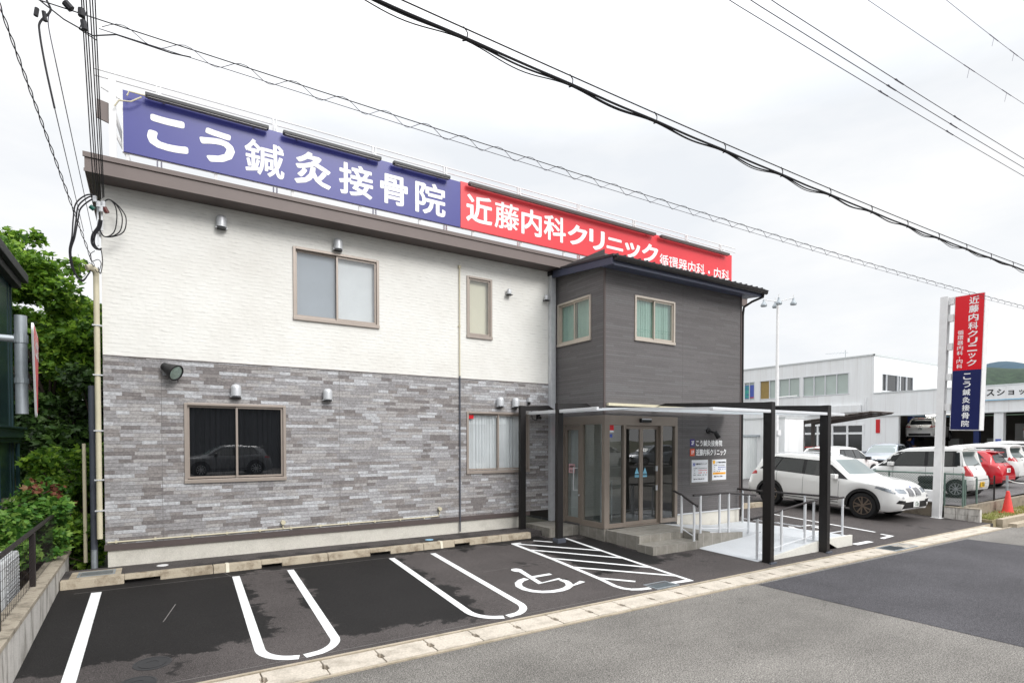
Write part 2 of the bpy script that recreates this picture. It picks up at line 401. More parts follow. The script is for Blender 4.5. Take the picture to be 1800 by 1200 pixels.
M['dealerlot'] = asphalt('dealer_asphalt', (0.12, 0.115, 0.115), 0.4)
M['paint'] = None
M['kerb'] = concrete('stained_kerb_concrete', (178, 167, 148), (0.12, 0.078, 0.042), 0.85, 4.5)
M['gutter'] = concrete('gutter_cover_concrete', (196, 187, 174), (0.17, 0.145, 0.11), 0.6, 3, fine=40)
M['gutterbed'] = concrete('gutter_edge_concrete', (176, 164, 146), (0.12, 0.11, 0.06), 0.6, 4)
M['ramp'] = concrete('smooth_ramp_concrete', (206, 209, 212), (0.45, 0.45, 0.45), 0.3, 1.5, 0.8)
M['rampside'] = concrete('ramp_side_concrete', (216, 214, 206), (0.4, 0.38, 0.33), 0.35, 3)
M['block'] = concrete('old_block_concrete', (172, 162, 146), (0.06, 0.048, 0.035), 0.9, 4.6)
M['blockpale'] = concrete('pale_block_concrete', (204, 200, 194), (0.075, 0.06, 0.038), 0.95, 3.4, streak=(1.5, 1.5, .35))
M['wallconc'] = concrete('dark_retaining_concrete', (140, 130, 116), (0.06, 0.05, 0.04), 0.7, 3)
M['tile'] = tiles('grey_porcelain_tile', (150, 146, 138), (118, 114, 106))
M['floor'] = tiles('grey_indoor_tile', (120, 124, 126), (95, 98, 100), 0.45)
M['curtain'] = plain('white_lace_curtain', (226, 228, 230), 0.9, 0, 0.05, 3)
M['curtaingrey'] = plain('grey_screen_cloth', (170, 176, 184), 0.9, 0, 0.05, 3)
M['curtaindark'] = plain('charcoal_curtain', (38, 38, 42), 0.9, 0, 0.2, 3)
M['curtainblind'] = plain('cream_blind', (226, 220, 198), 0.9, 0, 0.03, 3)
M['curtaingreen'] = plain('pale_green_curtain', (150, 182, 168), 0.9, 0, 0.08, 3)
M['greenmetal'] = plain('dark_green_cladding', (44, 68, 72), 0.25, 0.1, 0.14, 1.6, spec=.7)
M['rust'] = plain('dark_corroded_gutter', (46, 46, 48), 0.6, 0, 0.2, 6)
M['acwhite'] = plain('air_conditioner_white', (214, 216, 218), 0.5, 0, 0.05)
M['fencebrown'] = plain('dark_brown_fence_paint', (38, 31, 31), 0.5, 0, 0.1)
M['bark'] = plain('tree_bark', (66, 56, 46), 0.9, 0, 0.3, 9, 0.6, 30)
M['stopred'] = plain('stop_sign_red', (196, 26, 34), 0.4, 0, 0.04)
def cladding():
    g = NG('white_metal_cladding'); P = g.pos(); x, y, z = g.xyz(P); u = g.math('ADD', x, y)
    j = g.math('LESS_THAN', g.math('FRACT', g.math('DIVIDE', u, .91)), .035); sv = g.n('ShaderNodeVectorMath', operation='MULTIPLY'); g.L.new(P, sv.inputs[0]); sv.inputs[1].default_value = (2.2, 2.2, .25)
    n = g.noise(sv.outputs[0], 1.0, 5, .65); c = g.ramp(n, [(.35, lin(224, 225, 225)), (.6, lin(232, 234, 235))]); g.set(col=g.mix(g.math('MULTIPLY', j, .3), c, lin(196, 190, 191)), rough=.5); return g.m
M['dealerwhite'] = cladding()
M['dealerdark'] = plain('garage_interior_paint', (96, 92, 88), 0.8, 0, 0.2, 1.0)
M['winpale'] = plain('pale_office_blind', (168, 180, 174), 0.15, 0, 0.12, 0.6, spec=0.8)
M['windark'] = plain('dark_showroom_glass', (34, 36, 40), 0.08, 0, 0.3, 0.8, spec=0.8)
M['corr'] = plain('pale_corrugated_sheet', (196, 200, 200), 0.5, 0.1, 0.04, 2)
M['carportbrown'] = plain('bronze_carport_frame', (72, 64, 60), 0.5, 0.1, 0.08)
M['cone'] = plain('faded_red_cone_plastic', (226, 66, 60), 0.55, 0, 0.08, 6)
M['lampglow'] = emit('fluorescent_tube', (1, 0.97, 0.9), 6)

# ------------------------------------------------------------------ lettering
_tc = {}
def glyph(body, bold):
    key = (body, bold)
    if key in _tc: return _tc[key]
    c = bpy.data.curves.new('t', 'FONT'); c.body = body; c.resolution_u = 3; c.size = 1; c.offset = 0
    o = bpy.data.objects.new('t', c); COL.objects.link(o)
    dg = bpy.context.evaluated_depsgraph_get()
    me = bpy.data.meshes.new_from_object(o.evaluated_get(dg))
    bm = bmesh.new(); bm.from_mesh(me); bmesh.ops.remove_doubles(bm, verts=bm.verts, dist=1e-5)
    vs = [(v.co.x, v.co.y, 0.0) for v in bm.verts]; bm.verts.index_update()
    fs = [tuple(v.index for v in f.verts) for f in bm.faces]
    k = 0
    if bold > 0:   # round-ended stroke gain along the outline
        be = [(e.verts[0].index, e.verts[1].index) for e in bm.edges if len(e.link_faces) == 1]
        seen = set()
        for a, b in be:
            pa, pb = Vector(vs[a]), Vector(vs[b]); d = pb - pa
            if d.length < 1e-6: continue
            d.normalize(); nrm = Vector((-d.y, d.x, 0)) * bold
            k += 1; z = 0.0004 + 0.0016 * ((k * 0.618) % 1)
            i = len(vs); vs += [(p.x, p.y, z) for p in (pa - nrm, pb - nrm, pb + nrm, pa + nrm)]; fs.append((i, i + 1, i + 2, i + 3))
            for q in (a, b):
                if q in seen: continue
                seen.add(q); k += 1; z = 0.0004 + 0.0016 * ((k * 0.618) % 1); i = len(vs)
                vs += [(vs[q][0] + bold * math.cos(t * math.pi / 4), vs[q][1] + bold * math.sin(t * math.pi / 4), z) for t in range(8)]
                fs.append(tuple(range(i, i + 8)))
    bm.free(); bpy.data.meshes.remove(me); bpy.data.objects.remove(o); bpy.data.curves.remove(c)
    xs = [v[0] for v in vs]; ys = [v[1] for v in vs]
    x0, x1, y0, y1 = min(xs), max(xs), min(ys), max(ys)
    w = max(x1 - x0, 1e-4); h = max(y1 - y0, 1e-4)
    r = ([((x - x0) / w, (y - y0) / h, z) for x, y, z in vs], fs)
    _tc[key] = r; return r
def put_text(mb, body, x0, x1, z0, z1, T, bold=0.0, y=0.003):
    """text filling the box x0..x1, z0..z1 of frame T (x right, y out, z up)"""
    vs, fs = glyph(body, bold)
    mb.add([(x0 + a * (x1 - x0), y + c * 1.5, z0 + b * (z1 - z0)) for a, b, c in vs], fs, T)
def put_chars(mb, chars, boxes, T, bold=0.0, y=0.003):
    for ch, (x0, x1, z0, z1) in zip(chars, boxes): put_text(mb, ch, x0, x1, z0, z1, T, bold, y)

# ------------------------------------------------------------------ ground, lot, road
def LZ(x, y): return -0.16 - 0.045 * (10.6 - y)
def paint_mat():
    g = NG('road_marking_paint'); P = g.pos(); n = g.noise(P, 60, 5, 0.75); n2 = g.noise(P, 2.2, 5, 0.7)
    c = g.ramp(n, [(0.33, lin(184, 184, 183)), (0.47, lin(236, 237, 237))])
    w = g.n('ShaderNodeMapRange'); g.L.new(n2, w.inputs[0]); w.inputs[1].default_value = 0.52; w.inputs[2].default_value = 0.75; w.inputs[4].default_value = 0.55
    c = g.mix(w.outputs[0], c, lin(150, 148, 145)); g.set(col=c, rough=0.7); g.bump(n, 0.3, 0.004); return g.m
M['paint'] = paint_mat()
def struct(mb, name, m, **k): return tag(mb.build(name, m, **k), kind='structure')
def build_ground():
    g = NG('gravel_ground'); P = g.pos(); g.set(col=g.ramp(g.noise(P, 0.4, 6, 0.7), [(0.3, (0.05, 0.06, 0.03, 1)), (0.7, (0.13, 0.12, 0.08, 1))]), rough=0.95)
    b = MB(); b.quad((-1500, -1500, -0.55), (2500, -1500, -0.55), (2500, 2500, -0.55), (-1500, 2500, -0.55)); struct(b, 'ground', g.m)
    b = MB(); b.quad((-60, -9, -0.37), (120, -9, -0.37), (120, 5.95, -0.37), (-60, 5.95, -0.37)); struct(b, 'road', M['road'])
    b = MB(); b.quad((8.65, -9, -0.3655), (17.3, -9, -0.3655), (16.9, 5.74, -0.3655), (8.6, 5.80, -0.3655)); struct(b, 'road_patch', M['patch'])
    # parking lot falls towards the road
    b = MB()
    b.slab([(-1.2, 6.38), (20.6, 6.38), (20.6, 10.72), (-1.2, 10.72)], -0.6, LZ)
    b.slab([(13.5, 10.72), (20.6, 10.72), (20.6, 15.5), (13.5, 15.5)], -0.6, LZ); struct(b, 'parking_lot', M['lot'])
    b = MB(); b.slab([(-1.3, 10.76), (7.66, 10.76), (7.66, 11.47), (-1.3, 11.47)], -0.6, lambda x, y: -0.04); b.slab([(7.3, 10.73), (7.66, 10.73), (7.66, 10.755), (7.3, 10.755)], -0.6, lambda x, y: -0.1)
    struct(b, 'walkway_strip', M['strip'])
    # kerb with drain slots
    b = MB(); x = -1.14; slots = [(-0.35, 0.12), (1.62, 1.95), (3.55, 3.95), (5.35, 5.7)]
    def kerbseg(a, c): b.hexa([(a, 10.60, -0.2), (c, 10.60, -0.2), (c, 10.76, -0.2), (a, 10.76, -0.2), (a, 10.635, -0.03), (c, 10.635, -0.03), (c, 10.758, -0.03), (a, 10.758, -0.03)])
    edges = [-1.14]; 
    for s in slots: edges += list(s)
    edges.append(7.28)
    for i in range(0, len(edges), 2):
        a, c = edges[i], edges[i + 1]; k = max(1, round((c - a) / 0.9)); 
        for j in range(k): kerbseg(a + (c - a) * j / k + (0.004 if j else 0), a + (c - a) * (j + 1) / k - 0.004)
    for a, c in slots: b.hexa([(a - .003, 10.615, -0.105), (c + .003, 10.615, -0.105), (c + .003, 10.755, -0.105), (a - .003, 10.755, -0.105), (a - .003, 10.636, -0.031), (c + .003, 10.636, -0.031), (c + .003, 10.755, -0.031), (a - .003, 10.755, -0.031)])
    struct(b, 'kerb', M['kerb'], bevel=0.012)
    b = MB(); b.hexa([(13.6, 11.3, -0.3), (17.0, 11.3, -0.3), (17.0, 11.46, -0.3), (13.6, 11.46, -0.3), (13.6, 11.33, 0.03), (17.0, 11.33, 0.03), (17.0, 11.45, 0.03), (13.6, 11.45, 0.03)]); struct(b, 'kerb', M['kerb'], bevel=0.012)
    b = MB()
    for x in (1.06, 5.02): b.hexa([(x, 10.592, -.16), (x + .05, 10.592, -.16), (x + .05, 10.6, -.16), (x, 10.6, -.16), (x, 10.628, -.02), (x + .05, 10.628, -.02), (x + .05, 10.76, -.0265), (x, 10.76, -.0265)])
    struct(b, 'kerb_paint', plain('cream_kerb_paint', (226, 220, 200), .7))
    # drain channel bed (edges either side of the covers)
    b = MB(); b.box(-3, 20.3, 5.86, 5.90, -0.6, -0.353); b.box(-3, 20.3, 6.35, 6.395, -0.6, -0.345); b.box(-3, 20.3, 5.9, 6.35, -0.6, -0.42)
    b.box(20.3, 60, 5.75, 5.95, -0.6, -0.27); b.box(20.9, 60, 6.25, 6.4, -0.6, -0.24); struct(b, 'gutter', M['gutterbed'])
build_ground()
def ribbon(mb, pts, w, closed=False, dz=0.004):
    """flat painted line on the sloping lot along pts (x,y)"""
    n = len(pts); vs = []
    for i, p in enumerate(pts):
        a = Vector(pts[i - 1] if i else p); c = Vector(pts[i + 1] if i < n - 1 else p); d = (c - a).normalized()
        nn = Vector((-d.y, d.x)) * w / 2
        for s in (-1, 1):
            q = Vector(p) + nn * s; vs.append((q.x, q.y, LZ(q.x, q.y) + dz))
    mb.add(vs, [(2 * i, 2 * i + 2, 2 * i + 3, 2 * i + 1) for i in range(n - 1)])
def arc(cx, cy, r, a0, a1, n=14, ry=None):
    return [(cx + r * math.cos(R(a0 + (a1 - a0) * i / n)), cy + (ry or r) * math.sin(R(a0 + (a1 - a0) * i / n))) for i in range(n + 1)]
def build_markings():
    b = MB(); ribbon(b, [(-0.68, 10.27), (-0.70, 6.45)], 0.125)
    for x0, x1, gap in ((1.17, 2.02, 1.40), (3.84, 4.69, 4.06)):
        r = 0.40
        xa, xb = x0 - .14, x1 - .16
        L_ = [(x0, 10.27), (xa, 6.95)] + arc(xa + r, 6.93, r, 180, 247, 8)
        R_ = [(x1, 10.27), (xb, 6.95)] + arc(xb - r, 6.93, r, 0, -70, 8)
        L_.append((gap - 0.03, 6.53)); R_.append((gap + 0.03, 6.53))
        ribbon(b, L_, 0.11); ribbon(b, R_, 0.11)
    struct(b, 'stall_markings', M['paint'])
    b = MB()
    ribbon(b, [(6.58, 10.30), (6.55, 8.8), (6.45, 7.3), (6.39, 6.9)] + [(6.42, 6.74), (6.50, 6.63), (6.63, 6.57), (6.83, 6.54)], 0.095)
    ribbon(b, [(7.98, 10.28), (7.86, 8.4), (7.78, 6.50)], 0.085); ribbon(b, [(7.82, 6.54), (7.34, 6.58)], 0.10, dz=.0045)
    for p, q in (((6.60, 10.29), (7.90, 8.92)), ((6.60, 9.64), (7.87, 8.22)), ((6.53, 8.92), (7.82, 7.46)), ((6.48, 8.19), (7.78, 6.86)), ((6.43, 7.42), (6.88, 6.93))): ribbon(b, [p, q], 0.085, dz=.0048)
    ribbon(b, [(7.16, 10.36), (7.46, 10.05)], .07, dz=.005); ribbon(b, [(6.55, 10.30), (6.78, 10.28)], .07, dz=.0055)
    struct(b, 'access_hatching', M['paint'])
    b = MB()
    wl = [(5.34, 7.93), (5.20, 7.88), (5.07, 7.77), (4.99, 7.62), (4.985, 7.45), (5.04, 7.31), (5.15, 7.20), (5.30, 7.145), (5.46, 7.14), (5.61, 7.18), (5.73, 7.26), (5.81, 7.38), (5.84, 7.50), (5.82, 7.58)]
    ribbon(b, wl, 0.115)
    hd = [(5.49 + .10 * math.cos(i * .5236), 8.46 + .115 * math.sin(i * .5236)) for i in range(12)]
    b.add([(x, y, LZ(x, y) + .004) for x, y in hd], [tuple(range(12))])
    ribbon(b, [(5.52, 8.40), (5.39, 7.60), (5.82, 7.67), (5.79, 7.25), (6.09, 7.36)], 0.105, dz=.0046)
    ribbon(b, [(5.45, 7.96), (5.88, 7.97)], 0.09, dz=.0052)
    struct(b, 'wheelchair_symbol', M['paint'])
    b = MB(); gm = plain('worn_chalk', (120, 116, 114), .9, 0, .3, 9)
    ribbon(b, [(-.95, 10.33), (2.0, 10.34), (6.5, 10.33)], .010, dz=.003); ribbon(b, [(-.55, 6.52), (2.2, 6.49), (6.3, 6.50)], .010, dz=.003); ribbon(b, [(.28, 9.15), (.12, 8.45)], .012, dz=.003); ribbon(b, [(4.9, 8.62), (5.9, 8.70), (6.5, 8.6)], .008, dz=.003); ribbon(b, [(1.02, 10.6), (1.1, 10.3)], .008, dz=.003)
    struct(b, 'chalk_lines', gm)
    b = MB(); ribbon(b, [(15.9, 10.3), (15.75, 7.3)], 0.1); ribbon(b, [(13.75, 10.3), (13.7, 7.35)], 0.08)
    ribbon(b, [(13.62, 6.75), (14.35, 6.75)], 0.14); ribbon(b, [(15.0, 6.8), (15.65, 6.86)], 0.1); ribbon(b, [(15.6, 6.9), (15.6, 7.1)], 0.1)
    ribbon(b, [(14.5 + x * .9, 8.0 + y) for x, y in arc(0.1, 0.42, 0.40, 118, 372, 20)], 0.13)
    ribbon(b, [(14.6, 9.3), (14.65, 8.66), (15.1, 8.66), (15.25, 8.26)], .13, dz=.0046)
    struct(b, 'stall_markings', M['paint'])
build_markings()
def build_gutter_covers():
    T0 = MB()
    w = 0.595; poly = [(-w / 2, -.205), (-.05, -.205), (-.035, -.205), (w / 2, -.205), (w / 2, -.075), (w / 2 - .028, -.055), (w / 2 - .028, .055), (w / 2, .075), (w / 2, .205), (-w / 2, .205), (-w / 2, .075), (-w / 2 + .028, .055), (-w / 2 + .028, -.055), (-w / 2, -.075)]
    T0.slab(poly, -0.10, 0)
    me_o = None; x = -2.4; i = 0
    while x < 20.0:
        if 13.85 < x < 14.5: x += 0.607; continue
        if me_o is None:
            me_o = T0.build('gutter_cover', M['gutter'], bevel=0.008); o = me_o
        else:
            o = me_o.copy(); COL.objects.link(o)
        o.location = (x, 6.125, -0.349 + rnd.uniform(-.003, .003)); o.rotation_euler = (rnd.uniform(-.006, .006), 0, rnd.uniform(-.006, .006))
        tag(o, 'pale concrete drain cover slab in the row along the road edge', 'drain cover', 'concrete gutter covers along the road')
        x += 0.607
    def grate(name, label, x, y, z, sx, sy, alongx=True):
        t = thing(name, label, 'drain grate', (x, y, z))
        b = MB(); b.box(x - sx, x + sx, y - sy, y - sy + .03, z - .05, z); b.box(x - sx, x + sx, y + sy - .03, y + sy, z - .05, z)
        b.box(x - sx, x - sx + .03, y - sy + .0305, y + sy - .0305, z - .05, z); b.box(x + sx - .03, x + sx, y - sy + .0305, y + sy - .0305, z - .05, z); b.build('rim', M['galv'], t)
        b = MB(); k = 12
        for j in range(k):
            if alongx: yy = y - sy + .05 + (2 * sy - .1) * j / (k - 1); b.box(x - sx + .035, x + sx - .035, yy - .006, yy + .006, z - .04, z - .004)
            else: xx = x - sx + .05 + (2 * sx - .1) * j / (k - 1); b.box(xx - .008, xx + .008, y - sy + .035, y + sy - .035, z - .04, z - .004)
        for j in range(1, 4):
            if alongx: xx = x - sx + 2 * sx * j / 4; b.box(xx - .005, xx + .005, y - sy + .035, y + sy - .035, z - .03, z - .006)
        b.build('grating', M['grating'], t)
        b = MB(); b.box(x - sx + .031, x + sx - .031, y - sy + .031, y + sy - .031, z - .12, z - .055); b.build('pit', M['blackplastic'], t)
    grate('drain_grate', 'galvanised bar grate set in a concrete surround beside the kerb end near the green bushes', -0.72, 11.02, -0.028, .24, .19)
    grate('drain_grate', 'square steel grate at the foot of the hatched area beside the gutter slabs', 7.12, 6.58, LZ(0, 6.6) + .008, .26, .16)
    grate('drain_grate', 'long steel grating set into the gutter row beside the fresh road patch', 14.2, 6.125, -0.345, .55, .205, False)
    b = MB(); b.slab([(-1.05, 10.79), (-.40, 10.79), (-.40, 11.28), (-1.05, 11.28)], -.3, -0.034); tag(b.build('grate_surround', M['kerb']), kind='structure')
    for (x, y, rr, lab, mm) in ((0.0, 7.12, .16, 'round dark iron manhole cover in the damp first stall', 'rust'), (-.13, 6.66, .15, 'round dark iron manhole cover nearest the gutter slabs', 'rust')):
        b = MB(Matrix.Translation((x, y, LZ(x, y))) @ Matrix.Rotation(math.atan(.045), 4, 'X')); b.lathe([(rr + .02, 0), (rr + .02, .004), (rr, .004), (rr, .002), (rr - .03, .002), (rr - .03, .006), (.06, .006), (.06, .003), (.005, .003)], 24)
        tag(b.build('manhole_cover', M[mm]), lab, 'manhole cover')
    for (x, y, lab, mm) in ((0.16, 11.15, 'small round white inspection cap in the asphalt strip under the dark window', 'steelwhite'), (4.95, 11.02, 'small round pale blue inspection cap in the asphalt strip by the thin pipe', 'capblue')):
        if mm == 'capblue': M[mm] = plain('pale_blue_cap', (140, 190, 220), .5)
        b = MB(Matrix.Translation((x, y, -.04))); b.lathe([(.085, 0), (.085, .006), (.07, .009), (.01, .009)], 20)
        tag(b.build('inspection_cap', M[mm]), lab, 'inspection cap')
build_gutter_covers()
# ------------------------------------------------------------------ clinic building
YW = 11.46; XF = 8.56; YF = 9.61; XR = 13.40
FW = frame((0, YW, 0), (1, 0, 0), (0, -1, 0))        # main front wall: x = world X, out = -Y
FA = frame((0, YF, 0), (1, 0, 0), (0, -1, 0))        # annex front wall
FS = frame((XF, 0, 0), (0, -1, 0), (-1, 0, 0))       # annex side wall: x = -world Y, out = -X
def wall_cells(mb, x0, x1, z0, z1, holes, T, y=0.0):
    xs = sorted({x0, x1} | {h[0] for h in holes} | {h[1] for h in holes}); zs = sorted({z0, z1} | {h[2] for h in holes} | {h[3] for h in holes})
    xs = [x for x in xs if x0 <= x <= x1]; zs = [z for z in zs if z0 <= z <= z1]
    for i in range(len(xs) - 1):
        for j in range(len(zs) - 1):
            cx, cz = (xs[i] + xs[i + 1]) / 2, (zs[j] + zs[j + 1]) / 2
            if any(h[0] < cx < h[1] and h[2] < cz < h[3] for h in holes): continue
            mb.quad((xs[i], y, zs[j]), (xs[i + 1], y, zs[j]), (xs[i + 1], y, zs[j + 1]), (xs[i], y, zs[j + 1]), T)
clinic = thing('clinic_building', 'two storey clinic with white upper wall, grey stone lower wall and dark entrance wing', 'building', (4, YW, 0))
W1 = (2.35, 4.02, 4.39, 5.75); W2 = (6.09, 6.73, 4.41, 5.77); W3 = (0.52, 2.18, 1.33, 2.71); W4 = (6.08, 7.78, 1.32, 2.71)
WA = (9.48, 10.80, 4.39, 5.40); WS = (-11.31, -10.07, 4.38, 5.39)
b = MB(); wall_cells(b, -0.63, XF, 3.45, 6.45, [W1, W2], FW)
b.quad((-0.63, YW, 3.45), (-0.63, YW, 6.45), (-0.63, YW + 9, 6.45), (-0.63, YW + 9, 3.45)); b.quad((XF, YW + .02, 0), (15.4, YW + .02, 0), (15.4, YW + .02, 6.4), (XF, YW + .02, 6.4)); b.quad((15.4, YW + .02, 0), (15.4, YW + 9, 0), (15.4, YW + 9, 6.4), (15.4, YW + .02, 6.4))
b.build('wall', M['white_siding'], clinic)
b = MB(); wall_cells(b, -0.63, XF, 0.335, 3.445, [W3, W4], FW, 0.006); b.quad((-0.632, YW - .006, .335), (-0.632, YW - .006, 3.445), (-0.632, YW + 9, 3.445), (-0.632, YW + 9, .335)); b.build('wall', M['ledge'], clinic)
b = MB(); b.box(-0.6, 7.66, YW + .01, YW + .3, -0.3, 0.25); b.build('foundation', M['foundation'], clinic)
b = MB(); b.box(-0.645, 7.80, YW - .028, YW - .006, 0.235, 0.335); b.build('base_trim', M['browntrim'], clinic)
b = MB(); b.box(-0.63, 8.5, YW - .012, YW - .0065, 3.44, 3.452); b.build('belt_joint', M['browntrim'], clinic)
# eave fascia, soffit and roof deck
b = MB(); b.box(-0.80, 15.6, 10.98, 11.0, 6.20, 6.47); b.box(-0.82, 15.6, 10.955, 10.98, 6.41, 6.485); b.box(-0.81, 15.6, 10.968, 10.98, 6.19, 6.235); b.box(-0.80, -0.78, 11.0, YW + 9, 6.2, 6.47); b.build('fascia', M['brown'], clinic)
b = MB(); b.box(-0.78, 15.6, 11.0, YW + .05, 6.215, 6.235); b.build('soffit', M['browntrim'], clinic)
b = MB(); b.hexa([(-0.78, 11.0, 6.3), (15.6, 11.0, 6.3), (15.6, YW + 9, 6.0), (-0.78, YW + 9, 6.0), (-0.78, 11.0, 6.44), (15.6, 11.0, 6.44), (15.6, YW + 9, 6.1), (-0.78, YW + 9, 6.1)]); b.build('roof', M['brown'], clinic)
# dark entrance wing
holeD = (8.58, 10.92, 0.08, 2.62); holeS = (-11.10, -9.63, 0.08, 2.62)
b = MB(); wall_cells(b, XF, XR, 0.24, 6.2, [WA, holeD], FA); wall_cells(b, -YW, -YF, 0.05, 6.3, [WS, holeS], FS); b.quad((XR, YF, 0.2), (XR, YW + 1, 0.2), (XR, YW + 1, 6.2), (XR, YF, 6.2)); b.build('entrance_wing_wall', M['dark_ledge'], clinic)
b = MB(); b.box(XF - .012, XF + .03, YF - .012, YF + .03, 2.62, 6.0); b.build('corner_trim', M['browntrim'], clinic); b = MB(); b.box(XR - .03, XR + .018, YF - .014, YF + .03, 0.24, 6.0); b.build('corner_trim', M['browntrim'], clinic)
b = MB(); b.box(10.95, XR - .02, YF + .012, YF + .2, -0.35, 0.225); b.build('foundation', M['foundation'], clinic)
b = MB(); b.box(10.95, XR, YF - .02, YF - .002, 0.215, 0.245); b.build('base_trim', M['alu'], clinic)
def zroof(y): return 5.98 + (y - 9.12) * 0.10
wr = MB(); P8 = lambda x0, x1, y0, y1, a, c: wr.hexa([(x0, y0, zroof(y0) - a), (x1, y0, zroof(y0) - a), (x1, y1, zroof(y1) - a), (x0, y1, zroof(y1) - a), (x0, y0, zroof(y0) + c), (x1, y0, zroof(y0) + c), (x1, y1, zroof(y1) + c), (x0, y1, zroof(y1) + c)])
P8(8.36, 13.72, 9.12, 12.6, 0.0, 0.05)
for i in range(24): x = 8.5 + i * .222; P8(x, x + .03, 9.13, 12.6, -.05, .08)
wing_roof = wr.build('wing_roof', M['roofdark'], clinic)
wr = MB(); P8(8.38, 8.42, 9.16, 11.45, 0.16, -0.002); P8(8.425, 13.66, 9.18, 9.6, 0.15, -0.1); P8(8.425, 13.66, 9.16, 9.20, 0.17, -0.004); P8(13.45, 13.66, 9.62, 11.4, .15, -.1); wr.build('wing_fascia', M['navysoffit'], clinic)
b = MB(); b.tube([(8.40, 9.10, 5.945), (13.74, 9.10, 5.935)], 0.055, 8); b.box(8.38, 13.75, 9.04, 9.16, 5.965, 5.985)
b.tube([(13.62, 9.10, 5.93), (13.64, 9.13, 5.82), (13.56, 9.4, 5.74), (13.47, 9.58, 5.62), (13.455, 9.60, 5.4), (13.455, 9.60, 0.0)], 0.032, 8); b.build('gutter_and_downpipe', M['black'], clinic, smooth=40)
# big square downpipe at the inner corner
b = MB(); b.box(8.36, 8.475, YW - .13, YW - .012, 0.06, 6.1); b.box(8.485, 8.53, YW - .10, YW - .012, 0.06, 6.1); b.build('downpipe', M['silver'], clinic, bevel=.006)
b = MB(); b.box(8.33, 8.5, YW - .16, YW - .011, 6.1, 6.2); b.build('downpipe_head', M['black'], clinic)
# ------------------------------------------------------------------ windows
def curtain(mb, x0, x1, z0, z1, T, y, amp=0.02, waves=9, seed=0):
    n = max(8, int(waves * 8)); rr = random.Random(seed); ph = rr.random() * 6
    vs = []
    for i in range(n + 1):
        t = i / n; yy = y + amp * (math.sin(t * waves * 6.28 + ph) + .5 * math.sin(t * waves * 14.1 + ph * 2)); 
        vs += [(x0 + t * (x1 - x0), yy, z0), (x0 + t * (x1 - x0), yy * 1.0, z1)]
    mb.add(vs, [(2 * i, 2 * i + 2, 2 * i + 3, 2 * i + 1) for i in range(n)], T)
def window(r, T, label, sash='sash', glassm='glass', cl='curtain', cr='curtain', wav=7, single=False, open_=0.0):
    x0, x1, z0, z1 = r; fw = .04; po = .03
    b = MB(T)
    b.box(x0 - .01, x0 + fw, -.14, po, z0, z1); b.box(x1 - fw, x1 + .01, -.14, po, z0, z1)
    b.box(x0 + fw, x1 - fw, -.14, po, z1 - fw, z1 + .005); b.box(x0 - .015, x1 + .015, -.14, po + .012, z0 - .03, z0 + fw * .9)
    f = b.build('window', M[sash], clinic, bevel=.004)
    if label: f['label'] = label
    xm = (x0 + x1) / 2; s = .035
    def leaf(a, c, y):
        q = MB(T); q.box(a, a + s, y - .03, y, z0 + .05, z1 - fw); q.box(c - s, c, y - .03, y, z0 + .05, z1 - fw); q.box(a + s, c - s, y - .03, y, z0 + .05, z0 + .05 + s); q.box(a + s, c - s, y - .03, y, z1 - fw - s, z1 - fw)
        q.build('sash', M[sash], f)
        q = MB(T); q.quad((a + s, y - .015, z0 + .05 + s), (c - s, y - .015, z0 + .05 + s), (c - s, y - .015, z1 - fw - s), (a + s, y - .015, z1 - fw - s)); q.build('pane', M[glassm], f)
    if single: leaf(x0 + fw, x1 - fw, .0)
    else:
        leaf(x0 + fw, xm + .02, -.045); leaf(xm - .02, x1 - fw, -.008)
    q = MB()
    curtain(q, x0 + .02, (x1 - .02) if single else xm - .01, z0 + .02, z1 - .02, T, -.105, .016 if wav else .001, wav or 1, 3); q.build('curtain', M[cl], f, smooth=60)
    if not single: q = MB(); curtain(q, xm + .01, x1 - .02, z0 + .02, z1 - .02, T, -.105, .016 if wav else .001, wav or 1, 5); q.build('curtain', M[cr], f, smooth=60)
    return f
window(W1, FW, 'bronze sliding window with a grey screen on its left half, on the white upper wall', 'sash', 'glass', 'curtaingrey', 'curtain', 0)
window(W2, FW, 'narrow upright window with a cream blind', 'sash', 'glass', 'curtainblind', 'curtainblind', 0, single=True)
window(W3, FW, 'dark sliding window in the stone wall near the flood lamp', 'sash', 'glassdark', 'curtaindark', 'curtaindark', 8)
window(W4, FW, 'sliding window with white lace curtains beside the canopy post', 'sash', 'glass', 'curtain', 'curtain', 9)
window(WA, FA, 'pale framed window with green curtains on the front of the dark wing', 'sashpale', 'glass', 'curtaingreen', 'curtaingreen', 7)
window(WS, FS, 'pale framed window with green curtains on the side of the dark wing', 'sashpale', 'glass', 'curtaingreen', 'curtaingreen', 7)
# vent hoods
def vent(x, z, s=1.0, T=FW, small=False):
    b = MB(T @ Matrix.Translation((x, .075 * s, z - .02)))
    pr = [(.005, .105), (.04, .10), (.065, .085), (.083, .06), (.088, .03), (.088, -.11)] if not small else [(.005, .07), (.035, .06), (.05, .04), (.055, .0), (.055, -.06)]
    b.lathe([(r_ * s, z_ * s) for r_, z_ in reversed(pr)], 16); b.box(-.095 * s if not small else -.05, .095 * s if not small else .05, -.07 * s, .02, -.128 * s if not small else -.07, -.112 * s if not small else -.058)
    v = b.build('vent_hood', M['silver'], clinic, smooth=50)
    q = MB(T @ Matrix.Translation((x, .075 * s, z - .02))); zz = (-.13 if not small else -.075) * s; q.box(-.07 * s, .07 * s, -.05, .06 * s, zz - .012, zz); q.build('louvre', M['blackplastic'], v)
for x, z in ((1.12, 5.97), (3.18, 5.95), (1.33, 2.985), (2.96, 2.985), (6.93, 2.985), (7.36, 2.985)): vent(x, z)
